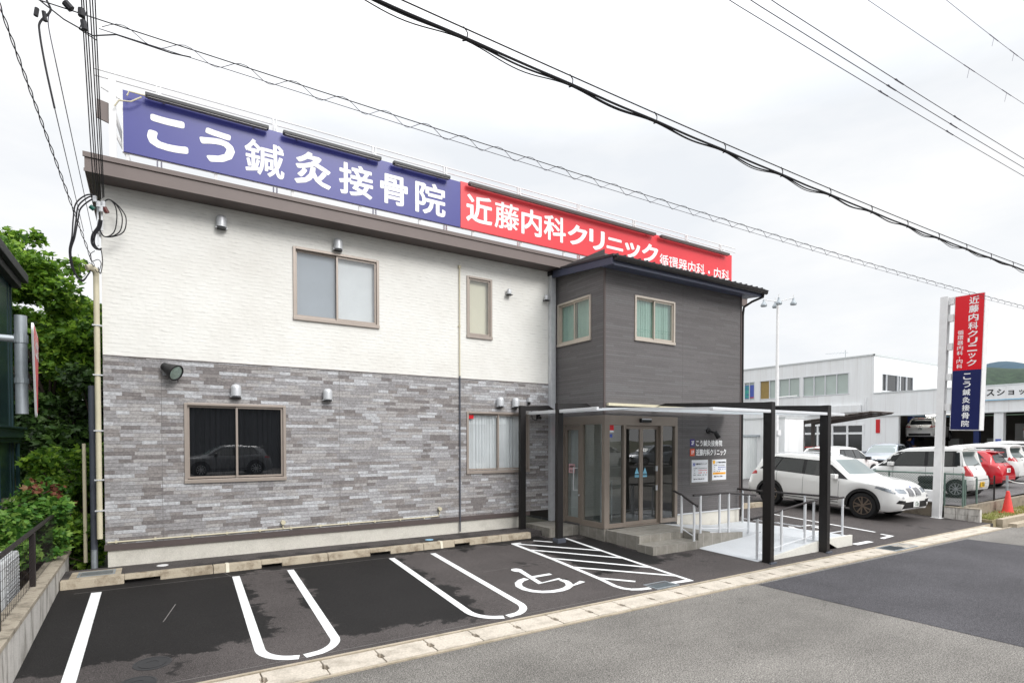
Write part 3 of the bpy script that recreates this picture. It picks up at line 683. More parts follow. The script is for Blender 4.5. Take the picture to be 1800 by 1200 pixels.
for x, z in ((7.17, 5.57), (8.25, 5.58)): vent(x, z, 1, FW, True)
# thin pipes on the front wall
b = MB(FW); b.tube([(5.89, .03, 5.95), (5.89, .03, 3.5)], .014, 6); b.box(5.86, 5.92, 0, .05, 5.9, 5.96); b.box(5.86, 5.92, 0, .03, 4.6, 4.63); b.build('conduit', M['cream'], clinic)
b = MB(FW); b.tube([(5.89, .035, 3.5), (5.89, .035, 0.0)], .016, 6); b.build('conduit', M['slate'], clinic)
b = MB(FW); b.tube([(-.6, .03, .375), (5.2, .03, .385), (5.35, .03, .39), (5.38, .035, .44), (5.38, .04, .53)], .013, 6)
for i in range(11): b.box(-.5 + i * .55, -.47 + i * .55, .007, .046, .355, .40)
b.tube([(5.38, .0, .55), (5.38, .09, .55)], .04, 8); b.tube([(2.12, .0, .50), (2.12, .09, .50)], .042, 8); b.tube([(2.12, .04, .47), (2.12, .04, .38)], .013, 6)
b.build('hose_pipe_run', M['cream'], clinic)
# ------------------------------------------------------------------ glazed entrance
def entrance():
    t = M['doorframe']
    b = MB(FA)
    b.box(8.59, 8.70, -.06, .03, .07, 2.62); b.box(8.70, 10.92, -.06, .025, 2.40, 2.62); b.box(10.83, 10.92, -.06, .03, .07, 2.40)
    b.box(9.13, 9.20, -.06, .03, .07, 2.40); b.box(10.33, 10.40, -.06, .03, .07, 2.40); b.box(8.70, 9.13, -.06, .03, .07, .17); b.box(10.40, 10.83, -.06, .03, .07, .17); b.box(9.20, 10.33, -.10, -.0, .05, .075)
    b.box(8.545, 8.5895, -.05, .045, .07, 2.62)
    b.T = FS; b.box(-9.655, -9.56, -.06, .03, .075, 2.62); b.box(-10.43, -10.33, -.06, .025, .07, 2.42); b.box(-11.10, -11.04, -.06, .025, .07, 2.42); b.box(-11.10, -9.655, -.06, .025, 2.42, 2.62); b.box(-10.33, -9.655, -.06, .025, .07, .2)
    e = b.build('entrance_frame', t, clinic, bevel=.004)
    b = MB(FA); b.quad((8.70, -.02, .17), (9.13, -.02, .17), (9.13, -.02, 2.4), (8.70, -.02, 2.4)); b.build('pane', M['glassclear'], e)
    b = MB(FA); b.quad((10.40, -.02, .17), (10.83, -.02, .17), (10.83, -.02, 2.4), (10.40, -.02, 2.4)); b.build('pane', M['glassclear'], e)
    b = MB(FS); b.quad((-10.33, -.02, .2), (-9.655, -.02, .2), (-9.655, -.02, 2.42), (-10.33, -.02, 2.42)); b.build('pane', M['glassclear'], e)
    for a, c in ((9.20, 9.765), (9.765, 10.33)):
        b = MB(FA); w = .055; b.box(a + .001, a + w, -.09, -.05, .08, 2.395); b.box(c - w, c - .001, -.09, -.05, .08, 2.395); b.box(a + w, c - w, -.09, -.05, .08, .17); b.box(a + w, c - w, -.09, -.05, 2.32, 2.395)
        d = b.build('sliding_door', t, clinic, bevel=.003)
        b = MB(FA); b.quad((a + w, -.07, .17), (c - w, -.07, .17), (c - w, -.07, 2.32), (a + w, -.07, 2.32)); b.build('pane', M['glassclear'], d)
        if 'stickblue' not in M: M['stickblue'] = plain('pale_blue_sticker', (130, 196, 222), .5)
        cx = 9.765 + (-.13 if a < 9.5 else .13)
        b = MB(FA); b.prism([(cx - .07, 1.27), (cx + .07, 1.27), (cx, 1.42)], -.064, -.062); b.box(cx - .07, cx + .07, -.064, -.062, 1.19, 1.225); b.box(cx - .07, cx + .07, -.064, -.062, 1.225 + .01, 1.25); b.build('sticker', M['stickblue'], d)
    b = MB(FA); b.box(10.24, 10.28, -.05, -.02, 1.32, 1.44); b.build('door_latch', M['alu'], clinic); b = MB(FA); b.box(10.24, 10.28, -.05, -.02, .86, .98); b.build('door_latch', M['alu'], clinic)
    b = MB(FA); b.box(9.62, 9.95, .025, .10, 2.47, 2.56); b.build('door_sensor', M['blackplastic'], clinic, bevel=.01)
    b = MB(FA); b.box(9.63, 9.94, .101, .104, 2.535, 2.558); b.build('door_sensor_cover', M['alu'], clinic)
    b = MB(FA); b.box(8.72, 8.86, -.019, -.014, 2.28, 2.40); b.build('warning_sticker', M['deepred'], clinic)
    b = MB(FA); b.box(8.72, 8.86, -.019, -.014, 2.235, 2.277); b.build('warning_sticker', M['paper'], clinic)
    b = MB(FA); b.box(8.72, 8.82, -.019, -.014, 2.12, 2.20); b.build('warning_sticker', M['inkblue'], clinic)
    b = MB(FW); b.box(6.15, 6.28, -.045, -.040, 2.55, 2.64); b.build('warning_sticker', M['deepred'], clinic)
    # staff side door
    b = MB(FS); b.box(-11.04, -10.95, -.05, -.005, .09, 2.41); b.box(-10.53, -10.43, -.05, -.005, .09, 2.41); b.box(-10.95, -10.53, -.05, -.005, .09, .22); b.box(-10.95, -10.53, -.05, -.005, 2.30, 2.41)
    d = b.build('side_door', t, clinic, bevel=.003)
    b = MB(FS); b.quad((-10.95, -.03, .22), (-10.53, -.03, .22), (-10.53, -.03, 2.30), (-10.95, -.03, 2.30)); b.build('pane', M['glassclear'], d)
    b = MB(FS); curtain(b, -10.96, -10.5, .15, 2.32, FS, -.12, .004, 3); b.build('blind', M['curtain'], d, smooth=60)
    b = MB(FS); b.tube([(-10.62, .06, .86), (-10.62, .06, 1.42)], .013, 8); b.tube([(-10.62, .06, .88), (-10.50, .03, .88)], .011, 6); b.tube([(-10.62, .06, 1.40), (-10.50, .03, 1.40)], .011, 6); b.tube([(-10.48, -.01, .76), (-10.48, .025, .76)], .02, 8); b.build('door_handle', M['alu'], d, smooth=50)
    b = MB(FS); b.box(-10.91, -10.68, -.028, -.024, 1.27, 1.49); pk = b.build('door_notice', M['pink'], d)
    b = MB(); put_text(b, '職員専用', -10.88, -10.71, 1.40, 1.455, FS, .02, -.022); put_text(b, '出入口', -10.86, -10.74, 1.30, 1.35, FS, .02, -.022); b.build('lettering', M['inkblack'], pk)
    b = MB(FS); b.box(-11.26, -11.19, .0, .035, 1.45, 1.56); b.box(-11.27, -11.19, 0, .03, 1.62, 1.76); b.box(-11.25, -11.2, 0, .03, 1.3, 1.36); b.build('intercom', M['blackplastic'], clinic)
    b = MB(FS); b.box(-11.26, -11.20, .036, .038, 1.47, 1.53); b.build('intercom_panel', M['alu'], clinic)
    b = MB(FS); b.box(-11.3, -11.16, .0, .05, 2.22, 2.36); b.build('alarm_lamp', M['deepred'], clinic)
    # interior: floor, walls, ceiling and a reception desk
    b = MB(); b.box(XF + .05, 13.2, YF + .05, 14.4, .0, .065); b.build('lobby_floor', M['floor'], clinic)
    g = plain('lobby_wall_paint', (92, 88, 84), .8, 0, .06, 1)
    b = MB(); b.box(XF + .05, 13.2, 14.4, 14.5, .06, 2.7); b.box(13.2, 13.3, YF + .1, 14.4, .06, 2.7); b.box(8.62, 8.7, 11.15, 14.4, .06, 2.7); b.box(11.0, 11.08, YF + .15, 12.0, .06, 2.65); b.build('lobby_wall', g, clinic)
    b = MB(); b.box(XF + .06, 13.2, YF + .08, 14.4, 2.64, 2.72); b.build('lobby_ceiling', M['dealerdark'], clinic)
    b = MB(); b.box(9.4, 10.8, 13.0, 13.5, .066, 1.0); b.box(9.0, 9.35, 12.1, 13.6, .066, 1.9); b.box(8.75, 9.6, 11.5, 11.9, .066, .75); b.build('reception_desk', plain('dark_wood_veneer', (70, 54, 46), .5), clinic)
    b = MB(); b.box(9.2, 9.22, 10.4, 10.42, .066, 1.0); b.tube([(9.25, 10.5, .07), (9.25, 10.5, 1.05), (9.6, 10.5, 1.05), (9.6, 10.5, .07)], .018, 6); b.tube([(9.25, 10.5, .55), (9.6, 10.5, .55)], .014, 6); b.build('umbrella_rack', M['alu'], clinic)
    b = MB(); b.box(9.55, 9.75, 10.6, 10.8, 2.625, 2.638); b.build('ceiling_lamp', M['lampglow'], clinic)
entrance()
# small wall cables / cameras
b = MB(FW); b.box(7.72, 7.80, .0, .10, 2.98, 3.09); b.build('motion_sensor', M['silver'], clinic, bevel=.01)
b = MB(FW @ Matrix.Translation((7.76, .05, 2.95))); b.lathe([(.02, .05), (.035, .03), (.035, -.02), (.01, -.04)], 10); b.build('motion_sensor', M['blackplastic'], clinic)
b = MB(FW); b.tube([(7.86, .02, 2.85), (7.84, .03, 2.70), (7.87, .03, 2.58), (7.98, .03, 2.54), (8.02, .03, 2.6)], .008, 5); b.box(8.0, 8.08, 0, .06, 2.58, 2.70); b.tube([(8.04, .06, 2.62), (8.0, .18, 2.6)], .035, 10); b.build('security_camera', M['blackplastic'], clinic)
# ------------------------------------------------------------------ lamps on the walls
def lamp_at(name, label, T, x, z, aim, size):
    t = thing(name, label, 'lamp', tuple(T @ Vector((x, 0, z))))
    b = MB(T); b.tube([(x, 0, z), (x, .04 * size, z)], .055 * size, 12); b.tube([(x, .03 * size, z), (x, .12 * size, z)], .02 * size, 8); b.build('bracket', M['blackplastic'], t, smooth=40)
    p = T @ Vector((x, .14 * size, z)); d = (T.to_3x3() @ Vector(aim)).normalized(); Q = Matrix.Translation(p) @ d.to_track_quat('Z', 'Y').to_matrix().to_4x4()
    b = MB(Q); b.lathe([(.01, -.14 * size), (.065 * size, -.13 * size), (.075 * size, -.05 * size), (.085 * size, -.045 * size), (.14 * size, .13 * size), (.145 * size, .15 * size), (.125 * size, .15 * size), (.12 * size, .135 * size)], 20); b.build('housing', M['blackplastic'], t, smooth=40)
    b = MB(Q); b.lathe([(.121 * size, .138 * size), (.06 * size, .147 * size), (.005, .150 * size)], 20)
    if 'lens' not in M: M['lens'] = plain('lamp_lens', (150, 168, 158), .08, .2, .25, 30, spec=.9)
    b.build('lens', M['lens'], t, smooth=60)
lamp_at('flood_lamp', 'black conical flood lamp high on the stone wall', FW, 0.30, 3.26, (.65, .62, -.45), 1.0)
def spot():
    t = thing('spot_lamp', 'small black spot lamp above the wall lettering', 'lamp', (12.12, YF, 2.29))
    b = MB(FA); b.lathe([(.075, 0), (.075, .03), (.02, .035)], 14, FA @ Matrix.Translation((12.08, 0, 2.30)) @ Matrix.Rotation(-math.pi / 2, 4, 'X')); b.tube([(12.08, .03, 2.30), (12.12, .12, 2.26), (12.22, .16, 2.24)], .025, 8); b.build('bracket', M['blackplastic'], t)
    b = MB(FA); b.tube([(12.22, .10, 2.28), (12.30, .16, 2.12)], [.05, .062], 12); b.build('housing', M['blackplastic'], t, smooth=40)
spot()
# ------------------------------------------------------------------ lettering and notices on the wing wall
def wing_signs():
    t = thing('wall_lettering', 'white lettering with a purple floor badge, upper line on the dark wing wall', 'sign', (12.0, YF, 2.0))
    b = MB(FA); b.box(11.40, 11.56, .0, .012, 1.905, 2.085); bd = b.build('badge', plain('purple_badge', (62, 52, 128), .4), t)
    b = MB(); put_text(b, '2F', 11.435, 11.53, 1.945, 2.045, FA, .03, .014); b.build('lettering', M['lettering'], bd)
    b = MB(); put_text(b, 'こう鍼灸接骨院', 11.62, 12.64, 1.905, 2.065, FA, .028, .004); b.build('lettering', M['lettering'], t)
    t = thing('wall_lettering', 'white lettering with an orange floor badge, lower line on the dark wing wall', 'sign', (12.0, YF, 1.8))
    b = MB(FA); b.box(11.40, 11.56, .0, .012, 1.665, 1.845); bd = b.build('badge', plain('orange_badge', (222, 84, 48), .4), t)
    b = MB(); put_text(b, '1F', 11.435, 11.53, 1.705, 1.805, FA, .03, .014); b.build('lettering', M['lettering'], bd)
    b = MB(); put_text(b, '近藤内科クリニック', 11.62, 12.80, 1.665, 1.835, FA, .032, .004); b.build('lettering', M['lettering'], t)
    for k, (x0, x1, z0, z1) in enumerate(((11.40, 12.10, .99, 1.58), (12.18, 12.83, 1.02, 1.58))):
        z0 -= .04
        t = thing('notice_board', ('white notice board with red timetable dots and a purple logo, left of the pair', 'white notice board with blue timetable dots and an orange band, right of the pair')[k], 'notice board', (x0, YF, z0), group=None)
        b = MB(FA); b.box(x0, x1, .0, .008, z0, z1); b.build('backing', M['acrylic'], t)
        a, c = x0 + .055, x1 - .04; e, f = z0 + .05, z1 - .02; b = MB(FA); b.box(a, c, .009, .018, e, f); b.build('panel', M['paper'], t)
        w = c - a; h = f - e
        L = lambda u, v: (a + u * w, e + v * h)
        q = MB()
        def tx(s, u0, u1, v0, v1, bold=.02): put_text(q, s, a + u0 * w, a + u1 * w, e + v0 * h, e + v1 * h, FA, bold, .0195)
        if k == 0:
            tx('近藤内科クリニック', .22, .93, .78, .86, .03); tx('診療時間', .10, .34, .60, .645); tx('月火水木金土日', .40, .93, .60, .645); tx('午前', .10, .2, .51, .55); tx('午後', .10, .2, .40, .44); tx('休診日　木曜午後　日曜　祝日', .08, .92, .30, .345); tx('電話でのご予約も承ります', .10, .78, .11, .17, .03)
        else:
            tx('こう鍼灸接骨院', .26, .95, .82, .90, .03); tx('受付時間', .10, .34, .70, .74); tx('月火水木金土', .42, .93, .70, .74); tx('午前', .10, .2, .60, .64); tx('午後', .10, .2, .50, .54); tx('休診日　日曜　祝日', .08, .55, .40, .44); tx('電話でのご予約', .12, .72, .14, .21, .03)
        q.build('lettering', M['inkblack'], t)
        q = MB(FA)
        for r, v in enumerate((.53, .42) if k == 0 else (.62, .52)):
            for i in range(7):
                if r == 1 and i in (3, 5): continue
                cx, cz = a + (.44 + i * .08) * w, e + v * h; q.add([(cx + .016 * math.cos(j), .0192, cz + .016 * math.sin(j)) for j in [x * 6.283 / 8 for x in range(8)]], [tuple(range(8))], FA)
        q.build('timetable_dots', M['inkred'] if k == 0 else M['inkblue'], t)
        q = MB(FA)
        if k == 0: q.prism([L(.06, .72), L(.10, .72), L(.10, .82), L(.16, .72), L(.19, .72), L(.19, .88), L(.15, .88), L(.15, .79), L(.09, .88), L(.06, .88)], .0185, .0195); q.build('logo', M['inkblue'], t)
        else:
            q.lathe([(.05, .0), (.05, .001)], 16, FA @ Matrix.Translation((a + .12 * w, .0185, e + .88 * h)) @ Matrix.Rotation(-math.pi / 2, 4, 'X')); q.box(a + .08 * w, a + .13 * w, .0185, .0195, e + .76 * h, e + .83 * h); q.box(a + .04 * w, a + .96 * w, .0185, .0195, e + .27 * h, e + .37 * h); bd = q.build('logo_and_band', M['inkorange'], t)
            q = MB(); put_text(q, '土曜も受付しています', a + .2 * w, a + .8 * w, e + .295 * h, e + .345 * h, FA, .02, .0205); q.build('lettering', M['inkred'], t)
wing_signs()
# ------------------------------------------------------------------ roof signboards
def roof_signs():
    TS = frame((0, YW - .06, 0), (1, 0, 0), (0, -1, 0))
    def lampbar(x0, x1, par):
        b = MB(TS); b.box(x0, x1, .06, .16, 7.735, 7.795); b.build('lamp_bar', M['roofdark'] if x0 < 5.8 else M['browntrim'], par, bevel=.01)
        b = MB(TS); b.box(x0 + .03, x1 - .03, .07, .15, 7.722, 7.734); b.build('lamp_bar_lens', M['acrylic'], par)
        b = MB(TS); 
        for x in (x0 + .25, x1 - .25): b.box(x, x + .03, -.02, .06, 7.75, 7.78)
        b.build('lamp_arm', M['steelwhite'], par)
    t = thing('signboard', 'long blue roof signboard with large white lettering', 'signboard', (2.8, YW - .06, 6.8))
    b = MB(TS); b.box(-.31, 5.895, -.03, .0, 6.80, 7.80); b.build('panel', M['blue'], t)
    b = MB(TS); b.box(-.32, 5.9, -.05, -.031, 6.785, 6.82); b.box(-.325, -.3105, -.05, .004, 6.79, 7.80); b.build('edge', M['steelwhite'], t)
    b = MB(); bx = [(.02, .62, 6.97, 7.53), (.79, 1.35, 6.96, 7.54), (1.51, 2.19, 6.93, 7.55), (2.37, 3.05, 6.94, 7.58), (3.21, 3.90, 6.94, 7.57), (4.05, 4.65, 6.95, 7.56), (4.82, 5.53, 6.92, 7.60)]
    [put_text(b, ch, *r_, TS, w_, .003) for ch, r_, w_ in zip('こう鍼灸接骨院', bx, (.044, .044, .016, .028, .022, .024, .022))]; b.build('lettering', M['lettering'], t)
    for x0, x1 in ((.0, 1.90), (2.15, 4.03), (4.29, 5.58)): lampbar(x0, x1, t)
    t = thing('signboard', 'long red roof signboard with white lettering, partly behind the dark wing roof', 'signboard', (10.6, YW - .06, 6.8))
    b = MB(TS); b.box(5.905, 15.40, -.03, .0, 6.80, 7.82); b.build('panel', M['red'], t)
    b = MB(TS); b.box(5.90, 15.41, -.05, -.031, 6.785, 6.82); b.build('edge', M['steelwhite'], t)
    b = MB(); x = 6.04; bx = []
    for i, wd in enumerate((.70, .70, .62, .70, .66, .56, .62, .60, .66)):
        k = i >= 4; hh = .62 if not k else .54
        bx.append((x, x + wd - .06, 6.98 + (.0 if not k else .02) + (.12 if i == 6 else 0), (6.98 + hh - (.10 if i in (6, 7) else 0)))); x += wd
    sc = (12.14 - 6.04) / (x - .06 - 6.04); bx = [(6.04 + (p - 6.04) * sc, 6.04 + (q - 6.04) * sc, r, s) for p, q, r, s in bx]
    [put_text(b, ch, *r_, TS, w_, .003) for ch, r_, w_ in zip('近藤内科クリニック', bx, (.024, .016, .026, .024, .036, .036, .036, .036, .036))]; put_text(b, '循環器内科・内科', 12.20, 15.28, 6.93, 7.33, TS, .012, .003); b.build('lettering', M['lettering'], t)
    for x0, x1 in ((6.05, 11.9), (12.12, 15.1)): lampbar(x0, x1, t)
    # steel frame behind the boards
    t = thing('sign_frame', 'white steel rails and posts standing behind the roof signboards', 'sign frame', (7.5, 12.0, 6.3))
    b = MB(); b.tube([(-.73, 12.0, 8.33), (16.4, 12.0, 8.37)], .012, 6); b.tube([(-.73, 12.0, 8.22), (16.4, 12.0, 8.24)], .012, 6); b.build('rail', M['steelwhite'], t)
    for x in (.17, 2.1, 4.1, 5.78, 7.81, 9.72, 11.76, 13.97, 15.59):
        b = MB(); b.box(x - .012, x + .012, 11.98, 12.02, 6.3, 8.36); b.box(x + .05, x + .074, 11.98, 12.02, 6.3, 8.36); b.tube([(x + .03, 11.98, 8.22), (x + .03, 11.6, 7.86)], .012, 5); b.build('post', M['steelwhite'], t)
    b = MB(); xx = -.2
    for x in [-.28 + i * 1.3 for i in range(12)]: b.box(x, x + .05, YW - .02, YW + .03, 6.35, 7.8); b.box(x + .01, x + .04, YW - .01, 11.98, 7.0, 7.03)
    b.box(-.6, 15.4, YW - .018, YW + .02, 6.55, 6.59); b.build('strut', M['steelwhite'], t)
    b = MB(); b.box(-.50, -.40, 11.36, 11.44, 6.44, 7.95); b.tube([(-.45, 11.42, 7.5), (-.15, 11.9, 6.5)], .03, 6); b.tube([(-.45, 11.42, 7.15), (-.1, 11.6, 6.45)], .025, 6); b.tube([(-.6, 11.4, 7.75), (-.3, 11.42, 7.62)], .012, 6); b.build('end_post', M['steelwhite'], t)
    b = MB(); b.hexa([(-.66, 11.4, 7.25), (-.5, 11.4, 7.2), (-.5, 11.43, 7.2), (-.66, 11.43, 7.25), (-.66, 11.4, 7.55), (-.5, 11.4, 7.52), (-.5, 11.43, 7.52), (-.66, 11.43, 7.55)]); b.build('end_plate', M['brown'], t)
    b = MB(); b.tube([(-.42, 11.3, 7.45), (-.36, 11.28, 7.55), (-.2, 11.28, 7.58), (-.05, 11.28, 7.7)], .012, 6); b.tube([(-.25, 11.28, 7.66), (-.22, 11.28, 7.74), (-.05, 11.28, 7.74), (.05, 11.28, 7.74)], .012, 6); b.build('lamp_cable', M['cream'], t)
roof_signs()
# ------------------------------------------------------------------ entrance canopies
def canopies():
    t = thing('entrance_canopy', 'black framed canopy over the side door, on two posts left of the dark wing', 'canopy', (7.5, 10.6, -.05))
    def post(b, x, y, z0, z1, dx, dy): b.box(x - dx, x + dx, y - dy, y + dy, z0, z1)
    for (x, y, z0) in ((7.42, 11.2, -.06), (7.60, 10.0, -.2)):
        b = MB(); post(b, x, y, z0, 2.87, .075, .05); b.build('post', M['black'], t, bevel=.006)
        b = MB(); b.hexa([(x + .076, y - .045, 2.745), (x + .92, y - .045, 2.80), (x + .92, y + .045, 2.80), (x + .076, y + .045, 2.745), (x + .076, y - .045, 2.865), (x + .74, y - .045, 2.895), (x + .74, y + .045, 2.895), (x + .076, y + .045, 2.865)]); b.build('beam', M['black'], t, bevel=.004)
    b = MB(); b.box(7.50, 7.72, 9.9, 10.1, -.21, -.10); b.build('post_shoe', M['slate'], t, bevel=.01)
    if 'panel' not in M:
        g = NG('frosted_roof_sheet'); g.set(col=lin(226, 230, 233), rough=.35); o = g.N['Material Output']; tl = g.n('ShaderNodeBsdfTranslucent'); tl.inputs[0].default_value = (.85, .88, .9, 1)
        mx = g.n('ShaderNodeMixShader'); mx.inputs[0].default_value = .62; g.L.new(g.b.outputs[0], mx.inputs[1]); g.L.new(tl.outputs[0], mx.inputs[2]); g.L.new(mx.outputs[0], o.inputs['Surface']); M['panel'] = g.m
    b = MB(); b.hexa([(7.62, 8.70, 2.685), (8.5, 8.70, 2.715), (8.5, 11.4, 2.715), (7.62, 11.4, 2.685), (7.62, 8.70, 2.695), (8.5, 8.70, 2.725), (8.5, 11.4, 2.725), (7.62, 11.4, 2.695)]); b.build('roof_panel', M['panel'], t)
    b = MB(); b.box(7.55, 7.615, 8.70, 9.94, 2.655, 2.725); b.box(7.55, 7.615, 10.06, 11.13, 2.655, 2.725); b.build('gutter', M['alu'], t, bevel=.01)
    t = thing('entrance_canopy', 'larger black framed canopy over the ramp, on two posts by the drain covers', 'canopy', (11.2, 7, -.3))
    for x in (10.18, 12.18):
        b = MB(); post(b, x, 6.66, LZ(x, 6.66) - .05, 2.80, .06, .09); b.build('post', M['black'], t, bevel=.006)
        b = MB(); b.box(x - .10, x + .10, 6.53, 6.569, LZ(x, 6.6) - .05, LZ(x, 6.6) + .03); b.build('base_plate', M['slate'], t, bevel=.004)
        b = MB(); b.hexa([(x - .05, 6.751, 2.645), (x + .05, 6.751, 2.645), (x + .05, 9.52, 2.865), (x - .05, 9.52, 2.865), (x - .05, 6.751, 2.80), (x + .05, 6.751, 2.80), (x + .05, 9.26, 2.915), (x - .05, 9.26, 2.915)]); b.build('beam', M['black'], t, bevel=.004)
    b = MB(); b.hexa([(8.45, 6.66, 2.60), (12.75, 6.66, 2.60), (12.75, 9.52, 2.735), (8.45, 9.52, 2.735), (8.45, 6.66, 2.611), (12.75, 6.66, 2.611), (12.75, 9.52, 2.746), (8.45, 9.52, 2.746)]); b.build('roof_panel', M['panel'], t)
    b = MB(); b.box(8.40, 10.115, 6.58, 6.655, 2.585, 2.645); b.box(10.245, 12.115, 6.58, 6.655, 2.585, 2.645); b.box(12.245, 12.80, 6.58, 6.655, 2.585, 2.645); b.build('gutter', M['alu'], t, bevel=.01)
    b = MB()
    for i in range(8): x = 8.48 + i * .6; b.hexa([(x - .015, 6.66, 2.612), (x + .015, 6.66, 2.612), (x + .015, 9.5, 2.747), (x - .015, 9.5, 2.747), (x - .015, 6.66, 2.635), (x + .015, 6.66, 2.635), (x + .015, 9.5, 2.77), (x - .015, 9.5, 2.77)])
    b.build('rafter', M['alu'], t)
    b = MB(); b.hexa([(8.40, 6.66, 2.595), (8.445, 6.66, 2.595), (8.445, 9.5, 2.715), (8.40, 9.5, 2.715), (8.40, 6.66, 2.645), (8.445, 6.66, 2.645), (8.445, 9.5, 2.77), (8.40, 9.5, 2.77)]); b.build('edge_rail', M['alu'], t)
    b = MB(); b.box(8.62, 12.7, 9.53, YF - .003, 2.83, 2.89); b.build('wall_plate', M['cream'], t)
canopies()
# ------------------------------------------------------------------ steps, ramp, rails
def steps():
    t = thing('entrance_steps', 'grey tiled entrance platform with one lower step before the sliding doors', 'steps', (9.4, 8.9, -.25))
    b = MB(); b.box(8.60, 10.40, 8.56, YF - .03, -.4, .05); b.box(XF - .02, XF + .12, YF - .03, 10.45, -.35, .066); b.build('platform', M['tile'], t)
    b = MB(); b.box(8.54, 9.95, 8.11, 8.558, -.4, -.10); b.build('lower_step', M['tile'], t)
    t = thing('door_step', 'small grey tiled platform below the side door', 'step', (8.1, 10.9, -.15))
    b = MB(); b.box(7.68, 8.53, 10.46, YW - .005, -.3, .05); b.build('platform', M['tile'], t)
    t = thing('access_ramp', 'pale concrete wheelchair ramp turning back to the entrance platform', 'ramp', (11.7, 8, -.3))
    b = MB()
    b.hexa([(10.05, 6.80, -.6), (12.2, 6.80, -.6), (12.2, 8.16, -.6), (9.95, 8.16, -.6), (10.05, 6.80, LZ(0, 6.8) + .004), (12.2, 6.80, -.125), (12.2, 8.16, -.125), (9.95, 8.16, LZ(0, 8.1) + .004)])
    b.box(12.2, 13.48, 6.80, YF - .03, -.6, -.12)
    b.hexa([(10.405, 8.2, -.6), (12.2, 8.2, -.6), (12.2, YF - .03, -.6), (10.405, YF - .03, -.6), (10.405, 8.2, .045), (12.2, 8.2, -.12), (12.2, YF - .03, -.12), (10.405, YF - .03, .045)])
    b.build('slope', M['ramp'], t)
    b = MB(); b.hexa([(10.5, 6.74, -.6), (13.5, 6.74, -.6), (13.5, 6.798, -.6), (10.5, 6.798, -.6), (10.5, 6.74, -.27), (12.3, 6.74, -.10), (12.3, 6.798, -.10), (10.5, 6.798, -.27)])
    b.box(12.3, 13.5, 6.74, 6.798, -.6, -.10); b.build('side_wall', M['rampside'], t)
    b = MB(); b.hexa([(9.97, 8.165, -.6), (11.5, 8.165, -.6), (11.5, 8.196, -.6), (9.97, 8.196, -.6), (9.97, 8.165, .05), (11.5, 8.165, -.05), (11.5, 8.196, -.05), (9.97, 8.196, .05)]); b.box(9.955, 10.4, 8.2, 8.558, -.6, .048); b.build('middle_wall', M['tile'], t)
    def rail(label, posts, top, lowr=True, loc=None):
        t = thing('handrail', label, 'handrail', posts[0][0])
        for (p, ztop) in posts:
            b = MB(); b.tube([p, (p[0], p[1], ztop)], .026, 8); b.build('post', M['alu'], t, smooth=40)
        b = MB(); b.tube(top, .024, 8); b.build('grip', M['fencebrown'], t, smooth=40)
        if lowr:
            b = MB(); pp = [(p[0], p[1], p[2] + .10) for p, z in posts]; b.tube(pp, .011, 6); b.build('lower_bar', M['alu'], t)
        return t
    rail('short sloping handrail beside the entrance steps', [((9.73, 8.42, .05), .86), ((9.80, 8.14, -.10), .68)], [(9.70, 8.62, .95), (9.73, 8.42, .87), (9.80, 8.14, .69), (9.82, 8.05, .65)])
    rail('level handrail on the middle wall of the ramp', [((10.05, 8.18, .045), .86), ((10.69, 8.18, 0.0), .86), ((11.01, 8.18, -.02), .86), ((11.74, 8.18, -.1), .78)], [(9.82, 8.18, .875), (10.05, 8.18, .87), (10.95, 8.18, .87), (11.74, 8.18, .79), (12.0, 8.18, .765)])
    rail('outer handrail rising along the road side of the ramp', [((10.18, 6.9, -.31), .50), ((11.0, 6.9, -.22), .62), ((11.86, 6.9, -.14), .70), ((12.19, 6.9, -.12), .73), ((13.37, 6.9, -.12), .73)], [(9.98, 6.9, .50), (10.18, 6.9, .515), (12.05, 6.9, .735), (13.42, 6.9, .745)])
    rail('far handrail across the end of the ramp landing', [((13.3, 9.45, -.12), .73), ((13.3, 7.75, -.12), .73)], [(13.3, 9.66, .76), (13.3, 9.45, .75), (13.3, 6.95, .75)])
steps()
# ------------------------------------------------------------------ cars
def carpaint(name, col, metal=0.0, rough=0.22):
    g = NG(name); g.set(col=lin(*col), rough=rough, metal=metal, coat=0.6); g.b.inputs['Coat Roughness'].default_value = 0.05
    return g.m
M['cw'] = carpaint('pearl_white_paint', (232, 232, 230)); M['csilver'] = carpaint('silver_blue_paint', (168, 174, 182), .45, .3); M['cred'] = carpaint('crimson_paint', (188, 18, 34))
M['cblack'] = carpaint('black_paint', (22, 22, 26)); M['cgrey'] = carpaint('grey_paint', (120, 122, 126), .4, .3)
g = NG('car_window_glass'); g.set(col=(0.018, 0.022, 0.024, 1), rough=0.03, spec=0.9); M['cglass'] = g.m
g = NG('car_clear_glass'); g.set(col=(0.16, 0.20, 0.20, 1), rough=0.03, spec=1.0); M['cscreen'] = g.m
g = NG('headlamp_glass'); g.set(col=(0.3, 0.33, 0.36, 1), rough=0.08, metal=0.4, spec=1.0); M['headlamp'] = g.m
g = NG('tail_lamp_red'); g.set(col=(0.45, 0.01, 0.015, 1), rough=0.12, spec=0.8); M['tail'] = g.m
M['chrome'] = plain('chrome', (215, 215, 218), .18, .9, .03, 5, obj=True)
M['bronzerim'] = plain('bronze_alloy', (128, 114, 102), .4, .6, .08, 8, obj=True); M['silverrim'] = plain('silver_alloy', (186, 188, 192), .35, .6, .08, 8, obj=True)
M['plate'] = plain('number_plate_white', (226, 228, 226), .5, 0, .02); M['plateyellow'] = plain('number_plate_yellow', (240, 190, 20), .5, 0, .02)
M['seam'] = plain('door_gap', (96, 96, 96), .6)
M['plategreen'] = plain('plate_ink_green', (30, 84, 62), .5)
